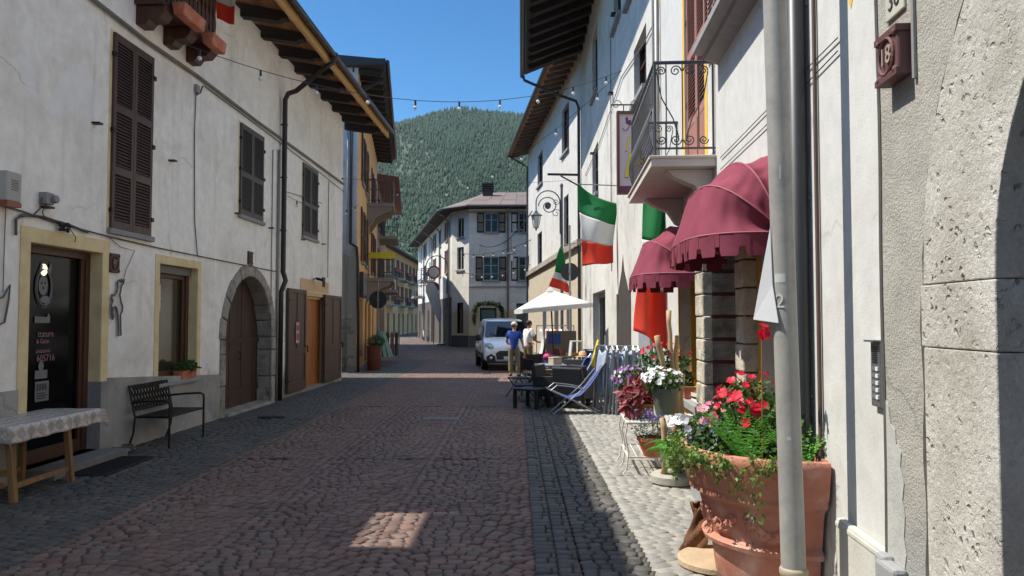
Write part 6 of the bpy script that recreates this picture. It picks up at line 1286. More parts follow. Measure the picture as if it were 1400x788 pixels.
def person(label,fr,H,shirtm,trm,skinm,hairm,cap,shorts,arms,head_yaw=0,lean=0):
    """local +y is where the figure faces"""
    t=thing('person',label,'person',fr); k=H/1.72
    J={'pel':(0,0,.94,.125),'wst':(0,-.01,1.08,.118),'chs':(0,-.005,1.27,.135),'nkb':(0,-.02,1.43,.075),'nk':(0,.0,1.50,.052),'hd':(0,.015,1.585,.085),'hd2':(0,.01,1.65,.082),'hd3':(0,.0,1.70,.045)}
    E=[('pel','wst'),('wst','chs'),('chs','nkb'),('nkb','nk'),('nk','hd'),('hd','hd2'),('hd2','hd3')]
    for s_,n in ((-1,'l'),(1,'r')):
        el,wr=arms[n]
        J.update({n+'sh':(s_*.175,-.01,1.39,.062),n+'el':(s_*el[0],el[1],el[2],.043),n+'wr':(s_*wr[0],wr[1],wr[2],.030),n+'pa':(s_*wr[3],wr[4],wr[5],.036),
          n+'hp':(s_*.095,0,.86,.095),n+'kn':(s_*.11,.015,.49,.062),n+'an':(s_*.115,-.015,.09,.042),n+'to':(s_*.135,.13,.035,.036),n+'he':(s_*.115,-.05,.04,.035)})
        E+=[('chs',n+'sh'),(n+'sh',n+'el'),(n+'el',n+'wr'),(n+'wr',n+'pa'),('pel',n+'hp'),(n+'hp',n+'kn'),(n+'kn',n+'an'),(n+'an',n+'to'),(n+'an',n+'he')]
        P=Vector(J[n+'pa'][:3]); W_=Vector(J[n+'wr'][:3]); d=(P-W_).normalized(); sd=Vector((0,1,0)) if abs(d.y)<.8 else Vector((1,0,0)); sd=(sd-d*d.dot(sd)).normalized()
        nr=d.cross(sd)
        for q,(off,L) in enumerate(((-.03,.06),(-.01,.075),(.01,.072),(.03,.055))):
            a=P+sd*off+d*.03; b_=a+d*L*.55+nr*.008; c_=b_+d*L*.45+nr*.02; J[f'{n}f{q}a']=(*b_,.0095); J[f'{n}f{q}b']=(*c_,.008); E+=[(n+'pa',f'{n}f{q}a'),(f'{n}f{q}a',f'{n}f{q}b')]
        a=P+sd*.045-d*.0; J[n+'t1']=(*(a),.011); J[n+'t2']=(*(a+d*.045+sd*.01),.009); E+=[(n+'pa',n+'t1'),(n+'t1',n+'t2')]
    J={q:(v[0]*k,v[1]*k+lean*max(0,v[2]-.9),v[2]*k,v[3]*k) for q,v in J.items()}
    body=skin('body',J,E,'pel',skinm,t)
    hz=1.615*k; yw=Matrix.Rotation(head_yaw,4,'Z'); hy=J['hd'][1]
    def hp(b): b.v=[tuple((yw@Vector((x,y-hy,0)))+Vector((0,hy,z))) for x,y,z in b.v]; return b
    b=MB(); b.prism([(hy+.075,hz+.01),(hy+.105,hz-.035),(hy+.075,hz-.045)],'o',-.014,.014); part(t,'nose',hp(b),skinm,smooth=True)
    for sx in (-1,1): b=MB(); b.ball((sx*.032,hy+.082,hz+.018),(.012,.008,.008),8,6); part(t,'eye',hp(b),m_blk); b=MB(); b.ball((sx*.083,hy-.005,hz),(.012,.024,.034),8,6); part(t,'ear',hp(b),skinm,smooth=True)
    b=MB(); b.ball((0,hy+.079,hz-.07),(.025,.01,.007),8,6); part(t,'mouth',hp(b),M('lips','#7d4a40',.6,0))
    b=MB(); b.ball((0,hy-.018,hz+.035),(.092,.105,.088),16,10); part(t,'hair',hp(b),hairm,smooth=True)
    if cap:
        b=MB(); b.ball((0,hy-.01,hz+.05),(.10,.113,.09),18,10); b.prism([(-.075,hy+.07),(.075,hy+.07),(.05,hy+.17),(-.05,hy+.17)],'z',hz+.035,hz+.05); part(t,'cap',hp(b),cap,smooth=True,auto=40)
    # shirt and trousers: shells that follow the body
    Sj={'z':(0,0,.83,.150),'a':(0,0,.92,.152),'b':(0,-.01,1.08,.145),'c':(0,-.005,1.27,.155),'d':(0,-.015,1.42,.10)}; Se=[('z','a'),('a','b'),('b','c'),('c','d')]
    for s_,n in ((-1,'l'),(1,'r')):
        sh=Vector(J[n+'sh'][:3])/k; el=Vector(J[n+'el'][:3])/k; sh.y-=lean*.45/k; el.y-=lean*max(0,el.z*k-.9)/k; m_=sh.lerp(el,.72)
        Sj[n+'1']=(*sh,.083); Sj[n+'2']=(*m_,.072); Se+=[('c',n+'1'),(n+'1',n+'2')]
    Sj={q:(v[0]*k,v[1]*k+lean*max(0,v[2]-.9),v[2]*k,v[3]*k) for q,v in Sj.items()}; skin('shirt',Sj,Se,'c',shirtm,t)
    Tj={'a':(0,0,1.0,.135),'b':(0,0,.93,.142)}; Te=[('a','b')]
    for s_,n in ((-1,'l'),(1,'r')):
        Tj[n+'1']=(s_*.095,0,.84,.112); Tj[n+'2']=(s_*.11,.012,.5,.092); Te+=[('b',n+'1'),(n+'1',n+'2')]
        if not shorts: Tj[n+'3']=(s_*.115,-.01,.10,.078); Te+=[(n+'2',n+'3')]
    Tj={q:(v[0]*k,v[1]*k,v[2]*k,v[3]*k) for q,v in Tj.items()}; skin('trousers' if not shorts else 'shorts',Tj,Te,'b',trm,t)
    for s_ in (-1,1): b=MB(); b.ball((s_*.125*k,.05,.045),(.055,.14,.05),12,8); part(t,'shoe',b,M('shoe_grey','#4a4a4c',.7,.1,9) if not shorts else M('shoe_pale','#b8b3aa',.7,.1,9),smooth=True)
    return t
q=ground(703,514.5); person('person in a blue polo shirt, khaki trousers and a pale cap facing the white van',frame_rot(q.x,q.y,-.15),1.70,M('polo_blue','#23489a',.85,.12,6,.2,60),M('trouser_khaki','#7d735c',.9,.12,5,.2,60),m_skin,M('hair_grey','#6d6660',.8,.2,40),M('cap_pale','#c9c3b5',.85,.08,9),False,
 {'l':((.25,.02,1.12),(.22,.20,1.02,.19,.27,1.02)),'r':((.26,.0,1.10),(.27,.17,.96,.26,.24,.93))},-.2)
q=ground(722,511); person('person in a loose white T-shirt and olive shorts with dark hair, standing at the stalls',frame_rot(q.x,q.y,-1.0),1.76,M('tee_white','#d9d8d4',.85,.06,6,.2,60),M('short_olive','#6d5c3c',.9,.12,5),m_skin2,M('hair_dark','#2b211c',.7,.2,40),None,True,
 {'l':((.26,.03,1.11),(.24,.22,1.0,.22,.29,.98)),'r':((.27,.05,1.10),(.22,.25,1.02,.19,.32,1.02))},-.25,.06)
# ================================================================ white van
fv=frame_rot(-.20,27.0,.125); V=thing('parked_van','white compact delivery van parked across the street facing the camera','van',fv)
m_van=M('van_white','#eeeeec',.22,.02,3,coat=.6); m_plast=M('black_plastic','#1c1d1f',.55,.1,20); m_glass=M('van_glass','#101a22',.04,0,spec=.9)
st=[(0.0,.40,.66,.84,.80,.60),(.04,.30,.78,.885,.86,.70),(.14,.27,.86,.90,.885,.76),(.45,.27,.99,.91,.90,.80),(.85,.27,1.09,.915,.905,.84),(1.0,.27,1.15,.915,.905,.845),(1.28,.27,1.42,.915,.905,.78),(1.58,.27,1.68,.915,.905,.735),(1.85,.27,1.80,.915,.905,.72),(2.4,.27,1.84,.915,.905,.72),(3.4,.27,1.84,.915,.905,.72),(4.1,.28,1.82,.91,.90,.71),(4.28,.32,1.76,.90,.885,.69),(4.36,.4,1.55,.87,.86,.68)]
b=MB(); rings=[]
for y,zb_,zt_,w0_,w1_,wt in st:
    bz=min(1.0,zt_-.10); bz=max(bz,zb_+.2); half=[(w0_*.9,zb_),(w0_,zb_+.12),(w0_+.005,(zb_+bz)/2),(w1_,bz),(wt+(w1_-wt)*.45,bz+(zt_-bz)*.55),(wt,zt_-.055),(wt-.09,zt_-.01),(wt*.5,zt_+.012)]
    rings.append([(x,y,z) for x,z in half]+[(-x,y,z) for x,z in half[::-1]])
n=len(rings[0])
for r in rings: b.v+=r
b.f+=[(i*n+k,i*n+(k+1)%n,(i+1)*n+(k+1)%n,(i+1)*n+k) for i in range(len(rings)-1) for k in range(n)]+[tuple(range(n)),tuple(range((len(rings)-1)*n,len(rings)*n))[::-1]]
body=part(V,'body',b,m_van,smooth=True,sub=1,auto=None)
b=MB(); b.add([(-.80,.985,1.17),(.80,.985,1.17),(.69,1.60,1.715),(-.69,1.60,1.715),(-.80,.955,1.165),(.80,.955,1.165),(.69,1.565,1.735),(-.69,1.565,1.735)],[(0,3,2,1),(4,5,6,7),(0,1,5,4),(1,2,6,5),(2,3,7,6),(3,0,4,7)]); ws=part(V,'windscreen',b,m_glass,bevel=.01)
b=MB(); b.beam((-.1,.93,1.17),(-.62,1.05,1.29),.02,.02); b.beam((.45,.93,1.17),(-.05,1.02,1.26),.02,.02); part(ws,'wiper',b,m_plast)
for sx in (-1,1):
    b=MB(); b.add([(sx*x,y,z) for x,y,z in ((.90,1.05,1.12),(.905,2.15,1.10),(.775,2.10,1.62),(.80,1.62,1.57))]+[(sx*(x+.02),y,z) for x,y,z in ((.90,1.05,1.12),(.905,2.15,1.10),(.775,2.10,1.62),(.80,1.62,1.57))],[(0,1,2,3),(7,6,5,4),(0,4,5,1),(1,5,6,2),(2,6,7,3),(3,7,4,0)]); part(V,'side_window',b,m_glass)
    b=MB(); b.box(sx*.915,sx*.93,.95,2.2,.45,1.05); dv=part(V,'door',b,m_van,bevel=.01); b=MB(); b.box(sx*.93,sx*.95,1.95,2.1,.92,.96); part(dv,'handle',b,m_plast)
    b=MB(); b.box(sx*.918,sx*.935,.75,3.9,.48,.6); part(V,'side_trim',b,m_plast)
    b=MB(); b.ball((sx*1.03,1.08,1.14),(.10,.07,.13),12,8); b.box(sx*.9,sx*1.0,1.06,1.12,1.04,1.10); part(V,'mirror',b,m_plast,smooth=True)
    b=MB(); b.add([(sx*x,y,z) for x,y,z in ((.58,.035,.76),(.80,.16,.74),(.86,.30,.83),(.845,.42,.955),(.66,.30,.965),(.56,.13,.86))],[tuple(range(6))]); nn=6; b.v+=[(x,y-.05,z+.015) for x,y,z in b.v[:6]]; b.f+=[tuple(range(6,12))]+[(i,(i+1)%6,6+(i+1)%6,6+i) for i in range(6)]
    hl=part(V,'headlight',b,M('headlight_glass','#b9c0c4',.08,.3,20,spec=.9,metal=.3),bevel=.015); b=MB(); b.ball((sx*.70,.13,.85),(.07,.06,.07),12,8); part(hl,'lamp',b,M('lamp_chrome','#d0d3d5',.1,0,metal=.9),smooth=True)
    b=MB(); b.prism([(sx*.50,.34),(sx*.80,.34),(sx*.83,.50),(sx*.66,.60),(sx*.52,.50)],'u',-.022,.06); fi=part(V,'bumper_intake',b,m_plast,bevel=.01); b=MB(); b.ball((sx*.67,-.02,.45),(.06,.02,.06),12,8); part(fi,'fog_lamp',b,M('lamp_chrome','#d0d3d5'),smooth=True)
    for y in (.78,3.45):
        Wt=MB(); Wt.lathe([(.20,-.09),(.29,-.10),(.315,-.07),(.315,.07),(.29,.10),(.20,.09)],n=28); Wt.xf(Matrix.Translation((sx*.84,y,.315))@Matrix.Rotation(PI/2,4,'Y')); wl=part(V,'wheel',Wt,M('tyre','#141415',.85,.1,30),smooth=True,auto=40)
        b=MB(); b.lathe([(0,.06),(.05,.075),(.19,.05),(.205,.085),(.205,-.05),(0,-.05)],n=24); b.xf(Matrix.Translation((sx*.85,y,.315))@Matrix.Rotation(sx*PI/2,4,'Y')); part(wl,'rim',b,M('rim_grey','#8f9294',.35,.1,9,metal=.6),smooth=True,auto=40)
        b=MB(); b.box(sx*.80,sx*.921,y-.36,y+.36,.30,.64); part(V,'wheel_arch',b,m_plast,bevel=.09)
b=MB(); b.prism([(-.46,.40),(.46,.40),(.50,.62),(.36,.70),(-.36,.70),(-.50,.62)],'u',-.025,.06); gr=part(V,'grille',b,m_plast,bevel=.01); b=MB(); [b.box(-.44,.44,-.032,-.026,.44+.05*i,.46+.05*i) for i in range(5)]; part(gr,'grille_bar',b,M('bar_grey','#45474a',.5,.1))
b=MB(); b.box(-.26,.26,-.045,-.033,.40,.51); pl=part(V,'number_plate',b,M('plate_white','#d5d6d2',.4,.02)); b=MB(); b.box(-.26,-.22,-.0475,-.0455,.40,.51); b.box(.22,.26,-.0475,-.0455,.40,.51); part(pl,'blue_band',b,M('plate_blue','#24459a',.4,0))
b=MB().lathe([(0,.015),(.055,.015),(.06,0)],n=18); b.xf(Matrix.Translation((0,-.01,.775))@Matrix.Rotation(R(75),4,'X')); part(V,'badge',b,M('badge_red','#8a2430',.25,0,metal=.5))
b=MB(); b.box(-.80,.80,-.018,.05,.27,.33); part(V,'bumper_lip',b,m_plast); b=MB(); b.tube([(0,1.75,1.83),(0,1.95,2.02)],.008,5); part(V,'aerial',b,m_plast); b=MB(); b.ball((0,1.32,1.40),(.06,.03,.035),8,6); part(V,'rear_mirror',b,m_plast)
# ================================================================ second-hand furniture by the wall
m_ink=M('black_wicker','#17181b',.6,.25,60,.5,160); m_al=M('aluminium','#9a9da1',.35,.1,12,metal=.8); m_bluec=M('blue_canvas','#3c4f8c',.8,.1,6,.15,150,trans=.1); m_greyp=M('grey_plastic','#8d8f90',.5,.06,6); m_tk=wood('pale_teak','#b58a52','#8a6436',.6,'x',.8,.2)
q=ground(724,562); f=frame_rot(.33,15.75,-.55); t=thing('low_table','low square black table at the street edge of the furniture pile','table',f); part(t,'tabletop',MB().box(-.28,.28,-.28,.28,.365,.405),M('black_lacquer','#1b1c20',.5,.1,9),bevel=.005)
for x in (-.25,.25):
    for y in (-.25,.25): part(t,'leg',MB().box(x-.03,x+.03,y-.03,y+.03,0,.364),M('black_lacquer','#1b1c20'))
def deckchair(label,x,y,rz,grp=None,ang=0):
    f=frame_rot(x,y,rz); t=thing('deck_chair',label,'deck chair',f,(0,0,0),grp)     # opens towards -x, head end at +x
    for s_ in (-.27,.27):
        part(t,'frame_tube',MB().tube([(.55,s_,.98),(.15,s_,.5),(-.42,s_*.9,.02),(-.45,s_*.9,.0)],.013,7),m_al); part(t,'frame_tube',MB().tube([(-.55,s_*.93,.47),(-.1,s_*.93,.27),(.42,s_*.93,.0)],.013,7),m_al); part(t,'arm_rest',MB().tube([(-.5,s_*1.03,.45),(-.38,s_*1.03,.55),(-.1,s_*1.03,.52),(.18,s_*1.03,.47)],.012,6),m_al)
    part(t,'cross_bar',MB().tube([(.55,-.27,.98),(.55,.27,.98)],.012,6),m_al); part(t,'cross_bar',MB().tube([(-.55,-.25,.47),(-.55,.25,.47)],.012,6),m_al); part(t,'cross_bar',MB().tube([(.42,-.25,.012),(.42,.25,.012)],.012,6),m_al); part(t,'cross_bar',MB().tube([(-.45,-.25,.012),(-.45,.25,.012)],.012,6),m_al)
    b=MB(); pa=[(.54,.97),(.40,.74),(.25,.53),(.08,.36),(-.1,.30),(-.3,.36),(-.54,.465)]
    def fn(a,c):
        k=a*(len(pa)-1); i=min(int(k),len(pa)-2); q=k-i; return (pa[i][0]+(pa[i+1][0]-pa[i][0])*q,(-.235+.47*c),pa[i][1]+(pa[i+1][1]-pa[i][1])*q-.02*math.sin(PI*c))
    b.grid(fn,24,6); sl_=part(t,'sling',b,m_bluec,smooth=True); x=sl_.modifiers.new('s','SOLIDIFY'); x.thickness=.006; return t
deckchair('blue canvas folding deck chair, the one standing nearest in the furniture pile',1.15,14.95,.06)
d2_=deckchair('blue canvas deck chair half hidden behind the black wicker armchairs',1.45,18.0,.5)
def armchair(label,x,y,rz):
    f=frame_rot(x,y,rz); t=thing('wicker_armchair',label,'armchair',f)
    part(t,'seat',MB().box(-.26,.26,-.3,.24,.22,.40),m_ink,bevel=.02); part(t,'backrest',MB().prism([(.20,.18),(.32,.18),(.40,.82),(.30,.84)],'o',-.33,.33),m_ink,bevel=.02)
    for s_ in (-1,1): part(t,'arm_panel',MB().prism([(-.32,.0),(-.24,0),(-.22,.2),(.2,.2),(.22,0),(.30,0),(.32,.62),(-.34,.62)],'o',s_*.275,s_*.345),m_ink,bevel=.015)
    return t
armchair('black wicker armchair turned away from the camera beside the blue deck chair',1.22,15.85,2.6); armchair('black wicker armchair close behind the first one near the folded chairs',1.62,16.5,2.0)
# folded chairs leaning in a row
f=frame_rot(1.72,14.9,.0); t=thing('folded_chair','folded tubular sun chair with pale blue sling in the row leaning at the white wall','folded chair',f,(0,0,0),'folded sun chairs leaning in a row')
for s_ in (-.25,.25):
    part(t,'frame_tube',MB().tube([(0,s_,0),(.02,s_,.6),(.0,s_,1.22),(.0,s_*.75,1.29)],.020,7),m_al); part(t,'frame_tube',MB().tube([(.05,s_*.9,.02),(.06,s_*.9,.7),(.05,s_*.9,1.10)],.014,7),m_al)
part(t,'cross_bar',MB().tube([(0,-.19,1.29),(0,.19,1.29)],.015,6),m_al); part(t,'cross_bar',MB().tube([(.05,-.22,1.1),(.05,.22,1.1)],.014,6),m_al); part(t,'cross_bar',MB().tube([(.0,-.25,.05),(0,.25,.05)],.013,6),m_al)
b=MB(); b.grid(lambda a,c:(.025-.05*math.sin(PI*c)*(.6+.4*math.sin(a*9)),-.18+.36*a,.34+.84*c+.03*math.sin(a*8)),10,14); o=part(t,'sling',b,M('pale_blue_sling','#a3b0c0',.7,.2,5,.3,30,trans=.15),smooth=True); x=o.modifiers.new('s','SOLIDIFY'); x.thickness=.006
fold0=t
for i in range(9):
    o=fold0 if i==0 else copy_tree(fold0); u=15.15-.17*i; o.location=A2.w(.90-.078*i,14.95-.05*i,0); o.rotation_euler=(R(rng.uniform(-2,2)),R(3+rng.uniform(-2,2)),.30+rng.uniform(-.07,.07))
def table(label,x,y,rz,w_,d_,h,m,lm,name='folding_table'):
    f=frame_rot(x,y,rz); t=thing(name,label,'table',f); part(t,'tabletop',MB().box(-w_/2,w_/2,-d_/2,d_/2,h-.035,h),m,bevel=.008)
    for a in (-1,1):
        for c in (-1,1): part(t,'leg',MB().tube([(a*(w_/2-.06),c*(d_/2-.06),h-.036),(a*(w_/2-.03),c*(d_/2-.03),0)],.018,6),lm)
    return t
table('grey plastic garden table between the folding chair and the armchairs',.82,18.6,.1,.75,.7,.72,m_greyp,m_al); table('pale grey table under the white parasol with a yellow tray on it',1.35,20.3,-.1,1.0,.7,.86,m_greyp,m_al); table('small pale teak table near the wall beside the grey tables',1.55,19.2,.3,.5,.5,.70,m_tk,m_tk)
b=MB(); b.box(-.2,.2,-.13,.13,0,.02); b.prism([(-.2,.021),(.2,.021),(.23,.06),(-.23,.06)],'u',-.15,-.13); b.prism([(-.2,.021),(.2,.021),(.23,.06),(-.23,.06)],'u',.13,.15); b.v=[(x,y,z+.862) for x,y,z in b.v]; solo('tray','yellow plastic tray on the pale grey table under the parasol','tray',b,M('yellow_plastic','#dfb31c',.5,.05),frame_rot(1.5,20.2,.1),(0,0,.862))
def foldchair(label,x,y,rz,m):
    f=frame_rot(x,y,rz); t=thing('folding_chair',label,'chair',f); part(t,'seat',MB().box(-.21,.21,-.2,.2,.435,.46),m,bevel=.006); part(t,'backrest',MB().box(-.21,.21,.235,.255,.62,.86),m,bevel=.006)
    for s_ in (-.225,.225): part(t,'leg',MB().tube([(s_,.25,.88),(s_,.2,.5),(s_,-.24,0)],.013,6),m_blk); part(t,'leg',MB().tube([(s_*.93,-.18,.44),(s_*.93,.26,0)],.013,6),m_blk)
    return t
foldchair('black folding chair at the street end of the furniture pile',.10,17.9,-.9,m_plast); foldchair('black folding chair behind the grey plastic table',.62,20.6,.4,m_plast)
f=frame_rot(.55,17.2,.15); t=thing('sun_lounger','low sun lounger with a pale frame and a blue mattress behind the low black table','sun lounger',f)
part(t,'frame',MB().tube([(-.6,-.28,.30),(.6,-.28,.30),(.85,-.28,.52),(.85,.28,.52),(.6,.28,.3),(-.6,.28,.3)],.016,7,closed=True),m_al); b=MB(); b.prism([(-.6,.315),(.6,.315),(.86,.54),(.84,.59),(.58,.37),(-.6,.37)],'u',-.26,.26); part(t,'mattress',b,M('navy_cloth','#2c3450',.85,.1,6),bevel=.015)
for x in (-.5,.5):
    for s_ in (-.28,.28): part(t,'leg',MB().tube([(x,s_,.3),(x,s_,0)],.013,6),m_al)
f=frame_rot(1.28,21.6,.05); t=thing('display_board','tall grey brown board with a blue poster behind the tables','board',f); b=MB(); b.box(-.42,.42,-.02,.02,.72,1.48); part(t,'panel',b,M('board_brown','#7d7368',.8,.12,3)); part(t,'poster',MB().box(-.37,-.02,-.026,-.0205,1.12,1.40),M('poster_blue','#2450a8',.6,.1,6))
for x in (-.38,.38): part(t,'leg',MB().box(x-.02,x+.02,-.018,.018,0,.719),m_greyp)
f=frame_rot(1.55,19.9,.2); t=thing('step_stool','white plastic step stool standing on the pale grey table','stool',f,(0,0,.862)); part(t,'top',MB().box(-.13,.13,-.12,.12,1.22,1.25),M('white_plastic','#c9cbcc',.5,.05),bevel=.01)
for s_ in (-1,1): part(t,'leg',MB().prism([(s_*.11,1.219),(s_*.13,1.219),(s_*.17,.863),(s_*.14,.863)],'u',-.11,.11),M('white_plastic','#c9cbcc'))
f=frame_rot(1.72,17.3,0); t=thing('rolled_parasol','bright yellow rolled parasol leaning towards the white wall','parasol',f); b=MB(); b.tube([(.0,0,.75),(.06,0,1.0),(.14,.02,1.34)],[.05,.045,.025],9); part(t,'cloth',b,M('yellow_cloth','#e0c51e'),smooth=True); part(t,'pole',MB().tube([(-.15,0,0),(0,0,.76)],.014,6),m_al); part(t,'tip',MB().tube([(.14,.02,1.33),(.16,.02,1.42)],.012,6),m_al)
q=Vector((1.52,17.5,0)); f=frame_rot(q.x,q.y,0); t=thing('straw_hat','pale straw hat on a blue folded lounge cushion','hat',f,(0,0,.86)); b=MB(); b.lathe([(.17,.955),(.175,.96),(.09,.975),(.085,1.05),(.05,1.08),(0,1.085)],n=20); part(t,'brim',b,M('straw','#c9a27d',.8,.15,40,.4,90),smooth=True); part(t,'band',MB().lathe([(.0905,.98),(.089,1.0),(.088,1.0),(.088,.98)],n=18),M('band_dark','#5a4334',.7,0))
f=frame_rot(1.5,17.5,.3); t=thing('lounge_cushion','blue lounge cushions piled behind the black wicker armchairs','cushion',f); part(t,'cushion',MB().prism([(-.28,0),(.22,0),(.30,.9),(.18,.95),(-.2,.3)],'u',-.25,.25),m_bluec,bevel=.05)
part(t,'piping',MB().tube([(-.2,-.256,.3),(.18,-.256,.93),(.29,-.256,.89)],.008,5),m_white)
f=frame_rot(.85,20.1,0); b=MB(); b.ball((.0,0,.0),(.14,.1,.1),12,8); b.tube([(-.07,0,.07),(-.04,0,.2),(.04,0,.2),(.07,0,.07)],.01,6); b.v=[(x,y,z+.82) for x,y,z in b.v]; solo('beach_bag','bright pink bag hanging at the edge of the tables','bag',b,M('pink_bag','#c92a70',.6,.1,6),f,(0,0,.8),smooth=True)
f=frame_rot(.75,19.6,.1); t=thing('storage_crate','green plastic crate on the paving under the pink bag','crate',f); b=MB(); b.box(-.25,.25,-.18,.18,0,.02); b.box(-.25,-.23,-.18,.18,.021,.3); b.box(.23,.25,-.18,.18,.021,.3); b.box(-.229,.229,-.18,-.16,.021,.3); b.box(-.229,.229,.16,.18,.021,.3); part(t,'box',b,M('crate_green','#3f7a4a',.5,.1,6)); b=MB(); b.box(-.26,.26,-.19,.19,.301,.32); part(t,'lid',b,M('crate_dark','#26282a',.5,.1))
a3=armchair('black wicker armchair nearest the street in the furniture pile',.80,16.35,1.2); armchair('black wicker armchair at the back between the tables',1.35,18.4,-.4)
foldchair('black folding chair turned sideways between the lounger and the tables',.42,18.9,1.9,m_plast); foldchair('dark blue folding chair in front of the clothes rail',.95,21.3,2.6,m_bluec)
deckchair('blue canvas deck chair farthest back near the display board',1.75,20.6,.9)
table('low brown wooden table beside the teak table',1.0,17.4,.4,.8,.5,.5,wood('dark_teak','#5a4030','#3f2b20',.6,'x',.8,.2),m_blk,'coffee_table')
for k,(x,y,z,c,lab) in enumerate(((.78,17.3,.502,'#7d5f3c','brown cardboard box on the low brown wooden table'),(1.15,17.5,.502,'#46566f','grey blue plastic box on the low brown wooden table'),(.95,18.5,.722,'#b5a78f','pale cardboard box on the grey plastic garden table'),(1.15,20.1,.862,'#6d3d3a','dark red box on the pale grey table under the parasol'))):
    f=frame_rot(x,y,.3*k); t=thing('storage_box',lab,'box',f,(0,0,z)); part(t,'box',MB().box(-.13,.13,-.1,.1,z,z+.15),M('box_'+c[1:],c,.8,.12,6)); part(t,'lid',MB().box(-.137,.137,-.107,.107,z+.151,z+.175),M('box_'+c[1:],c),bevel=.004)
# clothes rail with pale garments and the white market parasol
f=frame_rot(1.15,22.3,.15); t=thing('clothes_rail','metal clothes rail hung with pale and white garments behind the tables','clothes rail',f); b=MB(); b.tube([(-.55,0,1.62),(.55,0,1.62)],.014,6); part(t,'rail',b,m_al)
for s_ in (-.55,.55): part(t,'post',MB().tube([(s_,0,1.62),(s_,0,.05)],.014,6),m_al); part(t,'foot',MB().tube([(s_,-.22,.02),(s_,.22,.02)],.016,6),m_al)
for i,(x,L,mm) in enumerate(((-.42,1.1,m_white),(-.3,.95,M('garment_pink','#cbb0b0',.85,.1,6)),(-.18,1.15,m_white),(-.05,.9,M('garment_beige','#b3a48f',.85,.1,6)),(.08,1.05,M('garment_red','#7d3540',.85,.1,6)),(.2,1.1,m_white),(.35,.95,M('garment_grey','#8b8a8c',.85,.1,6)))):
    b=MB(); b.grid(lambda a,c:(x+.05*math.sin(c*5+i)+.02*math.sin(a*14),-.2+.4*a,1.55-L*c-.12*abs(a-.5)*(1-c)),12,10); o=solo('garment',['white dress at the street end of the clothes rail','pink shirt second from the street end of the rail','long white gown between pink and beige garments on the rail','beige shirt in the middle of the clothes rail','dark red dress on the clothes rail','white dress beside the grey shirt on the rail','grey shirt at the wall end of the clothes rail'][i],'garment',b,mm,f,(x,0,1.5),group='garments on the clothes rail',smooth=True); y=o.modifiers.new('s','SOLIDIFY'); y.thickness=.01
f=frame_rot(.95,21.0,.12); t=thing('market_parasol','white square parasol open over the second hand tables','parasol',f)
b=MB(); tilt=Matrix.Rotation(-.09,4,'Y'); ap=Vector((0,0,2.62)); cs=[Vector((x,y,2.14)) for x,y in ((-.93,-.93),(.93,-.93),(.93,.93),(-.93,.93))]
cs=[ap+tilt.to_3x3()@(c-ap) for c in cs]
for i in range(4):
    a,c=cs[i],cs[(i+1)%4]; b.grid(lambda s_,q,a=a,c=c: ap.lerp(a.lerp(c,s_),q)-Vector((0,0,.07*math.sin(PI*q)*math.sin(PI*s_)+.05*math.sin(PI*s_)*q*-1*.3)),10,8)
o=part(t,'canopy',b,M('parasol_white','#dedcd6',.8,.04,4,trans=.25),smooth=True); x=o.modifiers.new('s','SOLIDIFY'); x.thickness=.006
b=MB(); 
for i in range(4):
    a,c=cs[i],cs[(i+1)%4]; b.quad(a,c,c-Vector((0,0,.10)),(a+c)/2-Vector((0,0,.11)),a-Vector((0,0,.10)))
o=part(t,'valance',b,M('parasol_white','#dedcd6')); x=o.modifiers.new('s','SOLIDIFY'); x.thickness=.004
part(t,'pole',MB().tube([(.12,0,0),(0,0,2.66)],.022,8),M('pole_redbrown','#5a2a26',.6,.1)); part(t,'base',MB().lathe([(.25,0),(.26,.05),(.05,.09),(.04,.25),(0,.25)],(.12,0,0),20),M('concrete','#a39d90'),smooth=True,auto=40)
for c in cs: part(t,'rib',MB().tube([ap-Vector((0,0,.03)),c-Vector((0,0,.02))],.01,5),m_tk); part(t,'strut',MB().tube([Vector((.02,0,2.1)),ap.lerp(c,.5)-Vector((0,0,.02))],.009,5),m_tk)
part(t,'vent',MB().lathe([(.16,2.56),(.05,2.66),(0,2.70)],n=4,a0=PI/4,a1=PI/4+2*PI-1e-9),M('parasol_white','#dedcd6'))
# ================================================================ flags
m_fg=M('flag_green','#0f7a3c',.75,.05,3,trans=.3); m_fw=M('flag_white','#dcdcd8',.75,.04,3,trans=.3); m_fr=M('flag_red','#e2452c',.75,.05,3,trans=.3)
def flag(label,q,bands,base,wave=.06,rod=None,nn=10,ph=0,kw=2.2):
    """q: four corners TL TR BR BL; bands split it downwards"""
    t=thing('tricolour_flag',label,'flag',W0,base); TL,TR,BR,BL=[Vector(x) for x in q]; nrm=((TR-TL).cross(BL-TL)).normalized()
    def P(a,c): 
        p=TL.lerp(TR,a).lerp(BL.lerp(BR,a),c); w_=wave*math.sin(a*kw*PI+c*1.7+ph)*(.35+.65*c)+wave*.5*math.sin(c*7+a*3+ph); return p+nrm*w_+Vector((0,0,-.10*math.sin(PI*a)*(1-c)*(TR-TL).length))
    for nm,m,c0,c1 in bands:
        b=MB(); b.grid(lambda a,c: P(a,c0+(c1-c0)*c),24,12); o=part(t,nm,b,m,smooth=True); x=o.modifiers.new('s','SOLIDIFY'); x.thickness=.003
    if rod: part(t,'rod',MB().tube(rod,.014,6),m_gal)
    return t
B3=[('green_band',m_fg,0,.36),('white_band',m_fw,.36,.70),('red_band',m_fr,.70,1)]
y=18.2; w_=A3.w(0,A3.at(846,255)[0],0)
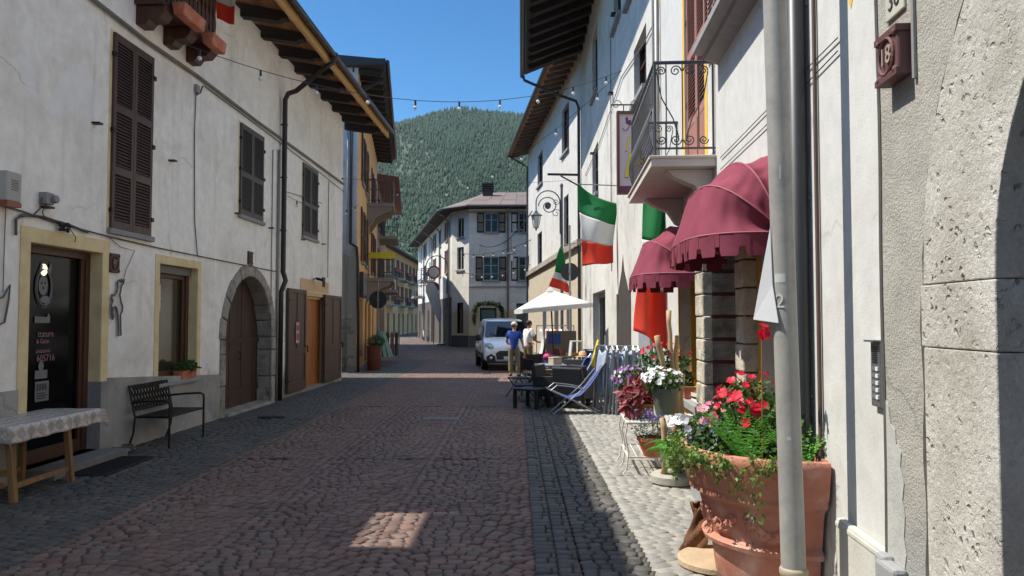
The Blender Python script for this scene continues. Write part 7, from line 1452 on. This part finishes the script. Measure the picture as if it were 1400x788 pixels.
flag('largest green white red flag, hung from a rod over the street',[atY(790,249,y),atY(844,278,y+.1),atY(838,360,y),atY(798,363,y-.15)],B3,tuple(atY(800,300,y)),.10,[atY(789,252,y),(2.43,y,atY(842,254,y).z)],ph=.6)
y=11.9
flag('green white red flag hanging close to the wall behind the smaller awning',[atY(884,258,y),atY(912,258,y+.1),atY(913,480,y),atY(868,452,y-.2)],[('green_band',m_fg,0,.36),('white_band',m_fw,.36,.64),('red_band',m_fr,.64,1)],tuple(atY(890,300,y)),.10,[atY(884,262,y),(2.33,y,atY(905,262,y).z)],ph=1.3)
y=25.5
flag('small green white red flag drooping beside the lamp post',[atY(767,338,y),atY(770,340,y+.2),atY(782,402,y),atY(754,392,y-.2)],[('green_band',m_fg,0,.62),('white_band',m_fw,.62,.78),('red_band',m_fr,.78,1)],tuple(atY(765,360,y)),.08,[atY(766,336,y),(2.40,y,atY(768,330,y).z)],ph=.3)
y=13.2
flag('green white red flag hanging from the timber balcony of the white house',[atY(286,-95,y),atY(326,-90,y),atY(322,36,y),atY(297,26,y)],[('green_band',m_fg,0,.4),('white_band',m_fw,.4,.80),('red_band',m_fr,.80,1)],tuple(atY(300,0,y)),.05,[A1.w(0,13.4,atY(300,-95,y).z),atY(330,-93,y)],ph=2)
# ================================================================ hanging shop sign on the tall house
y=13.05; c0=atY(843,150,y); c1=atY(903,150,y); zt=atY(845,153,y).z; zb_=atY(845,266,y).z; X0,X1=c0.x,c1.x
fs=frame_rot(X0,y,0); Wd=X1-X0; t=thing('hanging_sign','brown framed hanging shop sign with yellow lettering and a violet flower','sign',fs,(0,0,zt))
part(t,'panel',MB().box(.04,Wd-.04,-.03,.03,zb_+.05,zt-.05),M('sign_lilac','#c3b4bd',.5,.06,3)); b=MB()
for a in ((0,.04),(Wd-.04,Wd)): b.box(*a,-.06,.06,zb_,zt)
b.box(.04,Wd-.04,-.058,.058,zb_,zb_+.05); b.box(.04,Wd-.04,-.058,.058,zt-.05,zt); part(t,'frame',b,wood('sign_brown','#6d4335','#4d2d24',.5,'z',.7,.1))
def face_text(txt,sz,x,z,m,d=.008,nm='lettering',off=0,sl=0):
    b=MB(); text_mb(b,txt,sz,0,0,0,1,d,slant=sl); b.v=[(q[1]+x,-.034-off-q[0],q[2]+z) for q in b.v]; part1(t,nm,b,m)
m_ylet=M('sign_yellow','#d9c433',.5,.05); m_pur=M('sign_purple','#6d2f55',.5,.05)
face_text("l'a",.36,.27,zt-.58,m_ylet,sl=.2); face_text('P',.62,.24,zt-.95,m_ylet,.009,sl=.2); face_text("l'a",.38,.275,zt-.585,m_pur,.004,'lettering_shadow',-.001,.2); face_text('P',.65,.245,zt-.955,m_pur,.004,'lettering_shadow',-.001,.2)
part(t,'base_band',MB().box(.041,Wd-.041,-.034,-.031,zb_+.055,zb_+.14),m_pur); face_text('01',.08,.36,zb_+.097,M('sign_lilac','#c3b4bd'),.004)
b=MB(); 
for k in range(11): a=random.uniform(0,6.28); r=random.uniform(0,.09); b.ball((.2+r*math.cos(a),-.034,zt-.2+r*math.sin(a)),(.024,.006,.03),7,5)
b.tube([(.22,-.035,zt-.25),(.18,-.035,zt-.32),(.12,-.035,zt-.34),(.10,-.035,zt-.29)],.006,5); part(t,'flower_emblem',b,m_pur)
b=MB(); b.tube([(-.1,0,zt+.12),(Wd+.12,0,zt+.12)],.014,6)
for x in (.12,Wd-.12): b.tube([(x,0,zt+.12),(x,0,zt-.0)],.01,5)
for x in (0,.3,.6): b.tube([(x+.09*math.cos(a)*(1-a/9),0,zt+.12+.09*math.sin(a)*(1-a/9)) for a in np.linspace(0,7,16)],.007,5)
part(t,'bracket_arm',b,m_wi)
# iron shelf bracket further along the same wall
# ================================================================ lamps
m_lg=M('lantern_glass','#c9cdd0',.15,.05,spec=.8)
def lantern(parent,x,y,zt,s=1.0):
    b=MB(); b.lathe([(.02,0),(.05,-.03),(.06,-.08),(.19,-.17),(.20,-.19),(.16,-.20)],(x,y,zt),6,sx=s,sy=s); b.lathe([(.085,-.62),(.03,-.66),(.02,-.72),(0,-.73)],(x,y,zt),6)
    for k in range(6): a=2*PI*k/6; b.tube([(x+.165*math.cos(a),y+.165*math.sin(a),zt-.2),(x+.088*math.cos(a),y+.088*math.sin(a),zt-.62)],.009,4)
    L=part1(parent,'lantern',b,m_wi); b=MB(); b.lathe([(.155,-.21),(.082,-.61)],(x,y,zt),6); part1(L,'glass',b,m_lg); return L
def bracket_pts(x0,x1,z0,zt,zl,y=0):
    xm=(x0+x1)/2; r=abs(x0-x1)/2; P=[(x0,y,z0),(x0,y,zt-r)]
    for a in np.linspace(0,PI,14)[1:]: P.append((xm+(x0-xm)*math.cos(a),y,zt-r+r*math.sin(a)))
    P.append((x1,y,zl)); return P
p=atY(768,300,27.2); zz=lambda py: atY(768,py,27.2).z
fl_=frame_rot(p.x,27.2,0); t=thing('street_lamp','black iron street lamp with a big scroll bracket and one glass lantern','street lamp',fl_); L_=atY(768,300,27.2).x-atY(733,300,27.2).x
part(t,'pole',MB().tube([(0,0,0),(0,0,zz(256))],[.06,.045],10),m_wi); part(t,'finial',MB().ball((0,0,zz(256)+.05),(.06,.06,.09),10,8),m_wi)
b=MB(); b.tube(bracket_pts(-.06,-L_,zz(320),zz(261),zz(289)),.022,7); b.tube(scroll((-L_*.52,0,zz(282)),.36,-1,1,1.5,34),.018,6); b.tube(scroll((-.2,0,zz(292)),.16,1,1,1.3),.012,5); b.tube(scroll((-.2,0,zz(276)),.12,1,-1,1.3),.012,5); part(t,'bracket_arm',b,m_wi); b=MB(); b.ball((-L_*.52-.02,-.0,zz(282)),(.11,.03,.11),10,8); part(t,'rosette',b,m_wi); lantern(t,-L_,0,zz(288),1.15)
uE=E4-.3; pE=A4.w(0,uE,0); f2=frame_rot(pE.x,pE.y,0); ZL=atY(697,343,pE.y).z; ZT_=atY(705,314,pE.y).z; t=thing('wall_lamp','iron wall lamp arching from the far corner of the curved white house','wall lamp',f2,(0,0,ZL)); part(t,'bracket_arm',MB().tube(bracket_pts(-.12,-1.05,ZL-.6,ZT_,ZL),.03,7),m_wi); part(t,'wall_plate',MB().box(-.13,.02,-.06,.06,ZL-.8,ZL-.3),m_wi); lantern(t,-1.05,0,ZL,1.6)
uu,zz2=AS.at(612,380); pE=AS.w(0,uu,0); f3=frame_rot(pE.x,pE.y,0); ZL=atY(583,372,pE.y).z; ZT_=atY(595,350,pE.y).z; t=thing('wall_lamp','iron wall lamp arching over the street from the long side of the corner house','wall lamp',f3,(0,0,ZL)); part(t,'bracket_arm',MB().tube(bracket_pts(-.02,-1.5,ZL-1.2,ZT_,ZL),.035,7),m_wi); part(t,'wall_plate',MB().box(-.08,.1,-.08,.08,ZL-1.5,ZL-.6),m_wi); lantern(t,-1.5,0,ZL,1.7)
# ================================================================ light strings and wires
m_wire=M('wire_black','#2b2c2e',.6,.1,9); m_bulb=M('bulb_glass','#d9dadb',.1,.03,spec=.8)
def light_string(label,P0,P1,sag,n,off=.5,bulbs=True,r=.006,base=None,s=1.0,nm='light_string',cat='string lights'):
    P0,P1=Vector(P0),Vector(P1); t=thing(nm,label,cat,W0,tuple(P0)); f=lambda q: P0.lerp(P1,q)-Vector((0,0,4*sag*q*(1-q))); part1(t,'wire',MB().tube([f(q) for q in np.linspace(0,1,40)],r,5),m_wire)
    if bulbs:
        for i in range(n):
            c=f((i+off)/n); b=MB(); b.tube([c,c-Vector((0,0,.09*s))],.018*s,6); sk_=part1(t,'bulb_socket',b,m_wire); b=MB(); b.ball(c-Vector((0,0,.13*s)),.035*s,10,7); part1(sk_,'bulb',b,m_bulb,smooth=True)
    else: part1(t,'anchor',MB().ball(P0,.03,6,5),m_wire)
    return t
aE=A3.w(.15,A3.at(850,97,.15)[0],A3.at(850,97,.15)[1])
a0_=A1.w(.45,10.9,A1.at(165,2,.45)[1])
light_string('light string with clear bulbs from the timber balcony across the street to the tall house',a0_,aE,.80,10)
light_string('clear bulb light string running lengthwise from the tall house to the orange house',aE,A5.w(1.0,5.6,7.3),1.1,9)
light_string('bare wire stretched level across the street below the mountain view',A1.w(.02,22.7,A1.at(465,243)[1]),A4.w(.02,1.2,atY(790,244,29.5).z),.15,0,bulbs=False,nm='overhead_wire',cat='wire')
light_string('light string on the corner house passing above its middle windows',tuple(AF.w(.1,-.6,atY(620,347,50).z)),tuple(A4.w(.05,15.5,atY(726,328,44).z)),.35,7,s=1.5,r=.02)
light_string('light string on the corner house passing in front of its middle windows',tuple(AF.w(.1,-.7,atY(620,372,50).z)),tuple(A4.w(.05,15.9,atY(725,361,44).z)),.35,7,s=1.5,r=.02)
light_string('short light string from the brown downpipe to the orange house',tuple(A1.w(.1,A1.at(394,268,.1)[0],A1.at(394,268,.1)[1])),tuple(A5.w(.05,.3,atY(497,279,26.8).z)),.3,6)
light_string('slack pale cable from the corner house front to the curved house',tuple(AF.w(.1,.7,atY(655,336,50).z)),tuple(A4.w(.05,15,atY(727,290,44).z)),.8,0,bulbs=False,r=.03,nm='overhead_wire',cat='wire')
# iron projecting bars on the right walls
f=A4; u,z=A4.at(797,222); b=MB(); b.box(0,1.25,.35,.41,7.25,7.33); b.beam((.02,.38,6.85),(.75,.38,7.24),.04,.05); solo('iron_bracket','brown iron bracket sticking out high on the curved white house','bracket',b,m_brn,A4,(.3,.38,7.2))
# ================================================================ signs, planters and small things down the street
def post_sign(label,x,y,h,discs,rz=0):
    f=frame_rot(x,y,rz); t=thing('road_sign',label,'road sign',f); part(t,'post',MB().tube([(0,0,0),(0,0,h)],.03,8),m_gal)
    for z,r,front,m1,m2 in discs:
        b=MB(); b.lathe([(0,0),(r,0),(r,.02),(0,.02)],n=24); b.xf(Matrix.Translation((0,-.035 if front else .03,z))@Matrix.Rotation(PI/2,4,'X')); d=part(t,'disc',b,m1)
        if m2: b=MB(); b.lathe([(0,0),(r*.78,0),(r*.78,.008),(0,.008)],n=20); b.xf(Matrix.Translation((0,-.056,z))@Matrix.Rotation(PI/2,4,'X')); fc_=part(d,'face',b,m2)
        else: part(d,'clamp',MB().box(-.05,.05,-.04,.02,z-.03,z+.03),m_gal)
    return t
m_sred=M('sign_red','#a8281f',.4,.03); m_swh=M('sign_white','#d2d2ce',.4,.03); m_sbk=M('sign_back','#2f3236',.5,.08)
post_sign('dark back of a round road sign on a grey post beside the small flag',1.78,25.2,4.9,[(atY(777,372,25.2).z,.30,False,m_sbk,None)])
pz=A5.w(.55,4.4,0); post_sign('dark back of a round road sign in front of the orange house',pz.x,pz.y,3.4,[(atY(516,410,pz.y).z,.36,False,m_sbk,None)])
ps=AS.w(.7,4.6,0); post_sign('round red ringed traffic sign with a second sign below at the corner house',ps.x,ps.y,6.0,[(5.2,.48,True,m_sred,m_swh),(4.1,.42,True,m_sred,M('sign_dark_blue','#33406a',.4,.03))])
ps=AS.w(1.1,3.4,0); f=frame_rot(ps.x,ps.y,.2); t=thing('feather_banner','white teardrop advertising flag standing on a base at the corner house','banner',f); pts=[(0.75,1.3),(.35,2.2),(-.05,3.1),(-.30,3.75),(-.30,4.15),(-.05,4.4),(.25,4.35),(.5,4.0),(.66,3.2),(.8,2.2)]; b=MB(); b.prism(pts,'u',-.008,.008); part(t,'cloth',b,m_swh); b=MB(); b.tube([(.78,0,0),(.77,0,1.5),(.8,0,2.4),(.68,0,3.2),(.52,0,4.0),(.27,0,4.37),(-.05,0,4.42),(-.32,0,4.15)],.02,6); part(t,'pole',b,m_gal); part(t,'base',MB().lathe([(.3,0),(.3,.06),(.05,.1),(0,.1)],(.78,0,0),16),m_sbk)
q=ground(511,506); f=frame_rot(q.x,q.y,0); t=thing('tall_planter','tall rusty red cylindrical planter outside the orange house','planter',f); part(t,'tub',MB().lathe([(.22,0),(.235,.02),(.25,.80),(.27,.81),(.27,.86),(.24,.86),(.23,.8),(0,.79)],n=24),M('rust_red','#6d3526',.7,.2,5,.2,30),smooth=True,auto=40); part(t,'soil',MB().lathe([(0,.80),(.23,.80)],n=16),M('soil','#2b2019'))
plant('potted_shrub','dark rounded evergreen shrub in the rusty red planter','shrub',f,(0,0,.8),[('foliage',lambda b:leaf_cloud(b,(.08,0,1.02),(.32,.28,.24),700,.06),G3),('stem',lambda b:stems(b,(0,0,.8),(.05,0,.95),(.2,.2,.2),10),M('stem_green','#4d5a2a'))])
q=A5.w(.73,3.1,0); f=frame_rot(q.x,q.y,-.2); t=thing('shop_rack','round rail of pale green and white clothes outside the orange house','clothes rail',f); part(t,'post',MB().tube([(0,0,0),(0,0,1.45)],.02,6),m_gal); b=MB()
for k in range(14): a=2*PI*k/14; b.beam((.12*math.cos(a),.12*math.sin(a),1.35),(.46*math.cos(a)+.02,.42*math.sin(a),.35),.14,.02)
part(t,'clothes',b,M('garment_green','#7f9a86',.85,.15,5)); part(t,'foot',MB().beam((-.3,0,.02),(.3,0,.02),.04,.03),m_gal)
q=A5.w(1.0,5.6,0); f=frame_rot(q.x,q.y,.1); t=thing('shop_rack','low rail of dusky pink and black clothes beyond the green one','clothes rail',f); b=MB(); b.tube([(-.4,0,0),(-.4,0,1.3),(.4,0,1.3),(.4,0,0)],.02,6); part(t,'rail',b,m_gal)
for k,m in enumerate((M('garment_rose','#8d5a66',.85,.1),m_sbk,M('garment_rose','#8d5a66'),m_sbk)): part(t,'clothes',MB().prism([(-.3,1.25),(.3,1.25),(.36,.3),(-.36,.3)],'o',-.34+.19*k,-.22+.19*k),m,bevel=.02)
# dark garland over the corner shop window
u0,u1,z0,z1,_=shopF; t=thing('garland','dark leafy garland over the shop window of the corner house','garland',AF,(.12,(u0+u1)/2,z1)); P=[(.12,u0-.35,z1-.9),(.12,u0-.3,z1-.1),(.12,u0-.1,z1+.22),(.12,(u0+u1)/2,z1+.3),(.12,u1+.1,z1+.22),(.12,u1+.35,z1-.1),(.12,u1+.4,z1-.9)]
b=MB(); 
for i in range(len(P)-1):
    for q in np.linspace(0,1,6): leaf_cloud(b,Vector(P[i]).lerp(Vector(P[i+1]),q),(.12,.12,.13),22,.13)
part1(t,'foliage',b,G3,recalc=False); part(t,'cord',MB().tube(P,.02,5),m_wire)
# bicycles parked along the corner house
def bicycle(label,fr,base,m):
    t=thing('bicycle',label,'bicycle',fr,base); o,u,_=base
    for du in (-.52,.52):
        b=MB(); b.tube([(o,u+du+.33*math.cos(a),.35+.33*math.sin(a)) for a in np.linspace(0,2*PI,25)[:-1]],.02,6,closed=True); wl=part(t,'wheel',b,M('tyre','#141415')); b=MB(); [b.tube([(o,u+du,.35),(o,u+du+.32*math.cos(a),.35+.32*math.sin(a))],.004,3) for a in np.linspace(0,2*PI,13)[:-1]]; part(wl,'spokes',b,m_al)
    b=MB(); A_,B_,C_,D_,H_=(o,u-.52,.35),(o,u-.1,.32),(o,u-.22,.85),(o,u+.38,.85),(o,u+.52,.35)
    for x,y in ((A_,B_),(B_,C_),(C_,D_),(B_,D_),(A_,C_),(D_,H_)): b.tube([x,y],.017,6)
    part(t,'frame',b,m); part(t,'saddle',MB().ball((o,u-.24,.92),(.07,.13,.035),10,6),m_blk); part(t,'handlebar',MB().tube([(o-.28,u+.28,.98),(o-.2,u+.38,1.0),(o,u+.38,.95),(o+.2,u+.38,1.0),(o+.28,u+.28,.98)],.013,6),m_al)
bicycle('pale bicycle leaning at the far end of the corner house',AS,(.5,14.5,0),m_white); bicycle('dark bicycle leaning beside the pale one at the corner house',AS,(.55,10.2,0),m_plast)
# ================================================================ thin summer haze between the village and the mountain
HAZE=.00005
b=MB().box(-900,900,-40,1960,-1.2,470)
hz=setting('haze',b,None,kind='stuff'); hm=bpy.data.materials.new('haze_air'); hm.use_nodes=True; nt=hm.node_tree
for n_ in list(nt.nodes):
    if n_.type!='OUTPUT_MATERIAL': nt.nodes.remove(n_)
pv=nt.nodes.new('ShaderNodeVolumePrincipled'); pv.inputs['Color'].default_value=(.75,.87,1,1); pv.inputs['Density'].default_value=HAZE; pv.inputs['Anisotropy'].default_value=.2; nt.links.new(pv.outputs[0],nt.nodes['Material Output'].inputs['Volume']); hz.data.materials.append(hm)
hz['label']='thin pale blue summer haze filling the valley'; hz['category']='haze'
S.cycles.volume_bounces=0; S.cycles.volume_step_rate=10
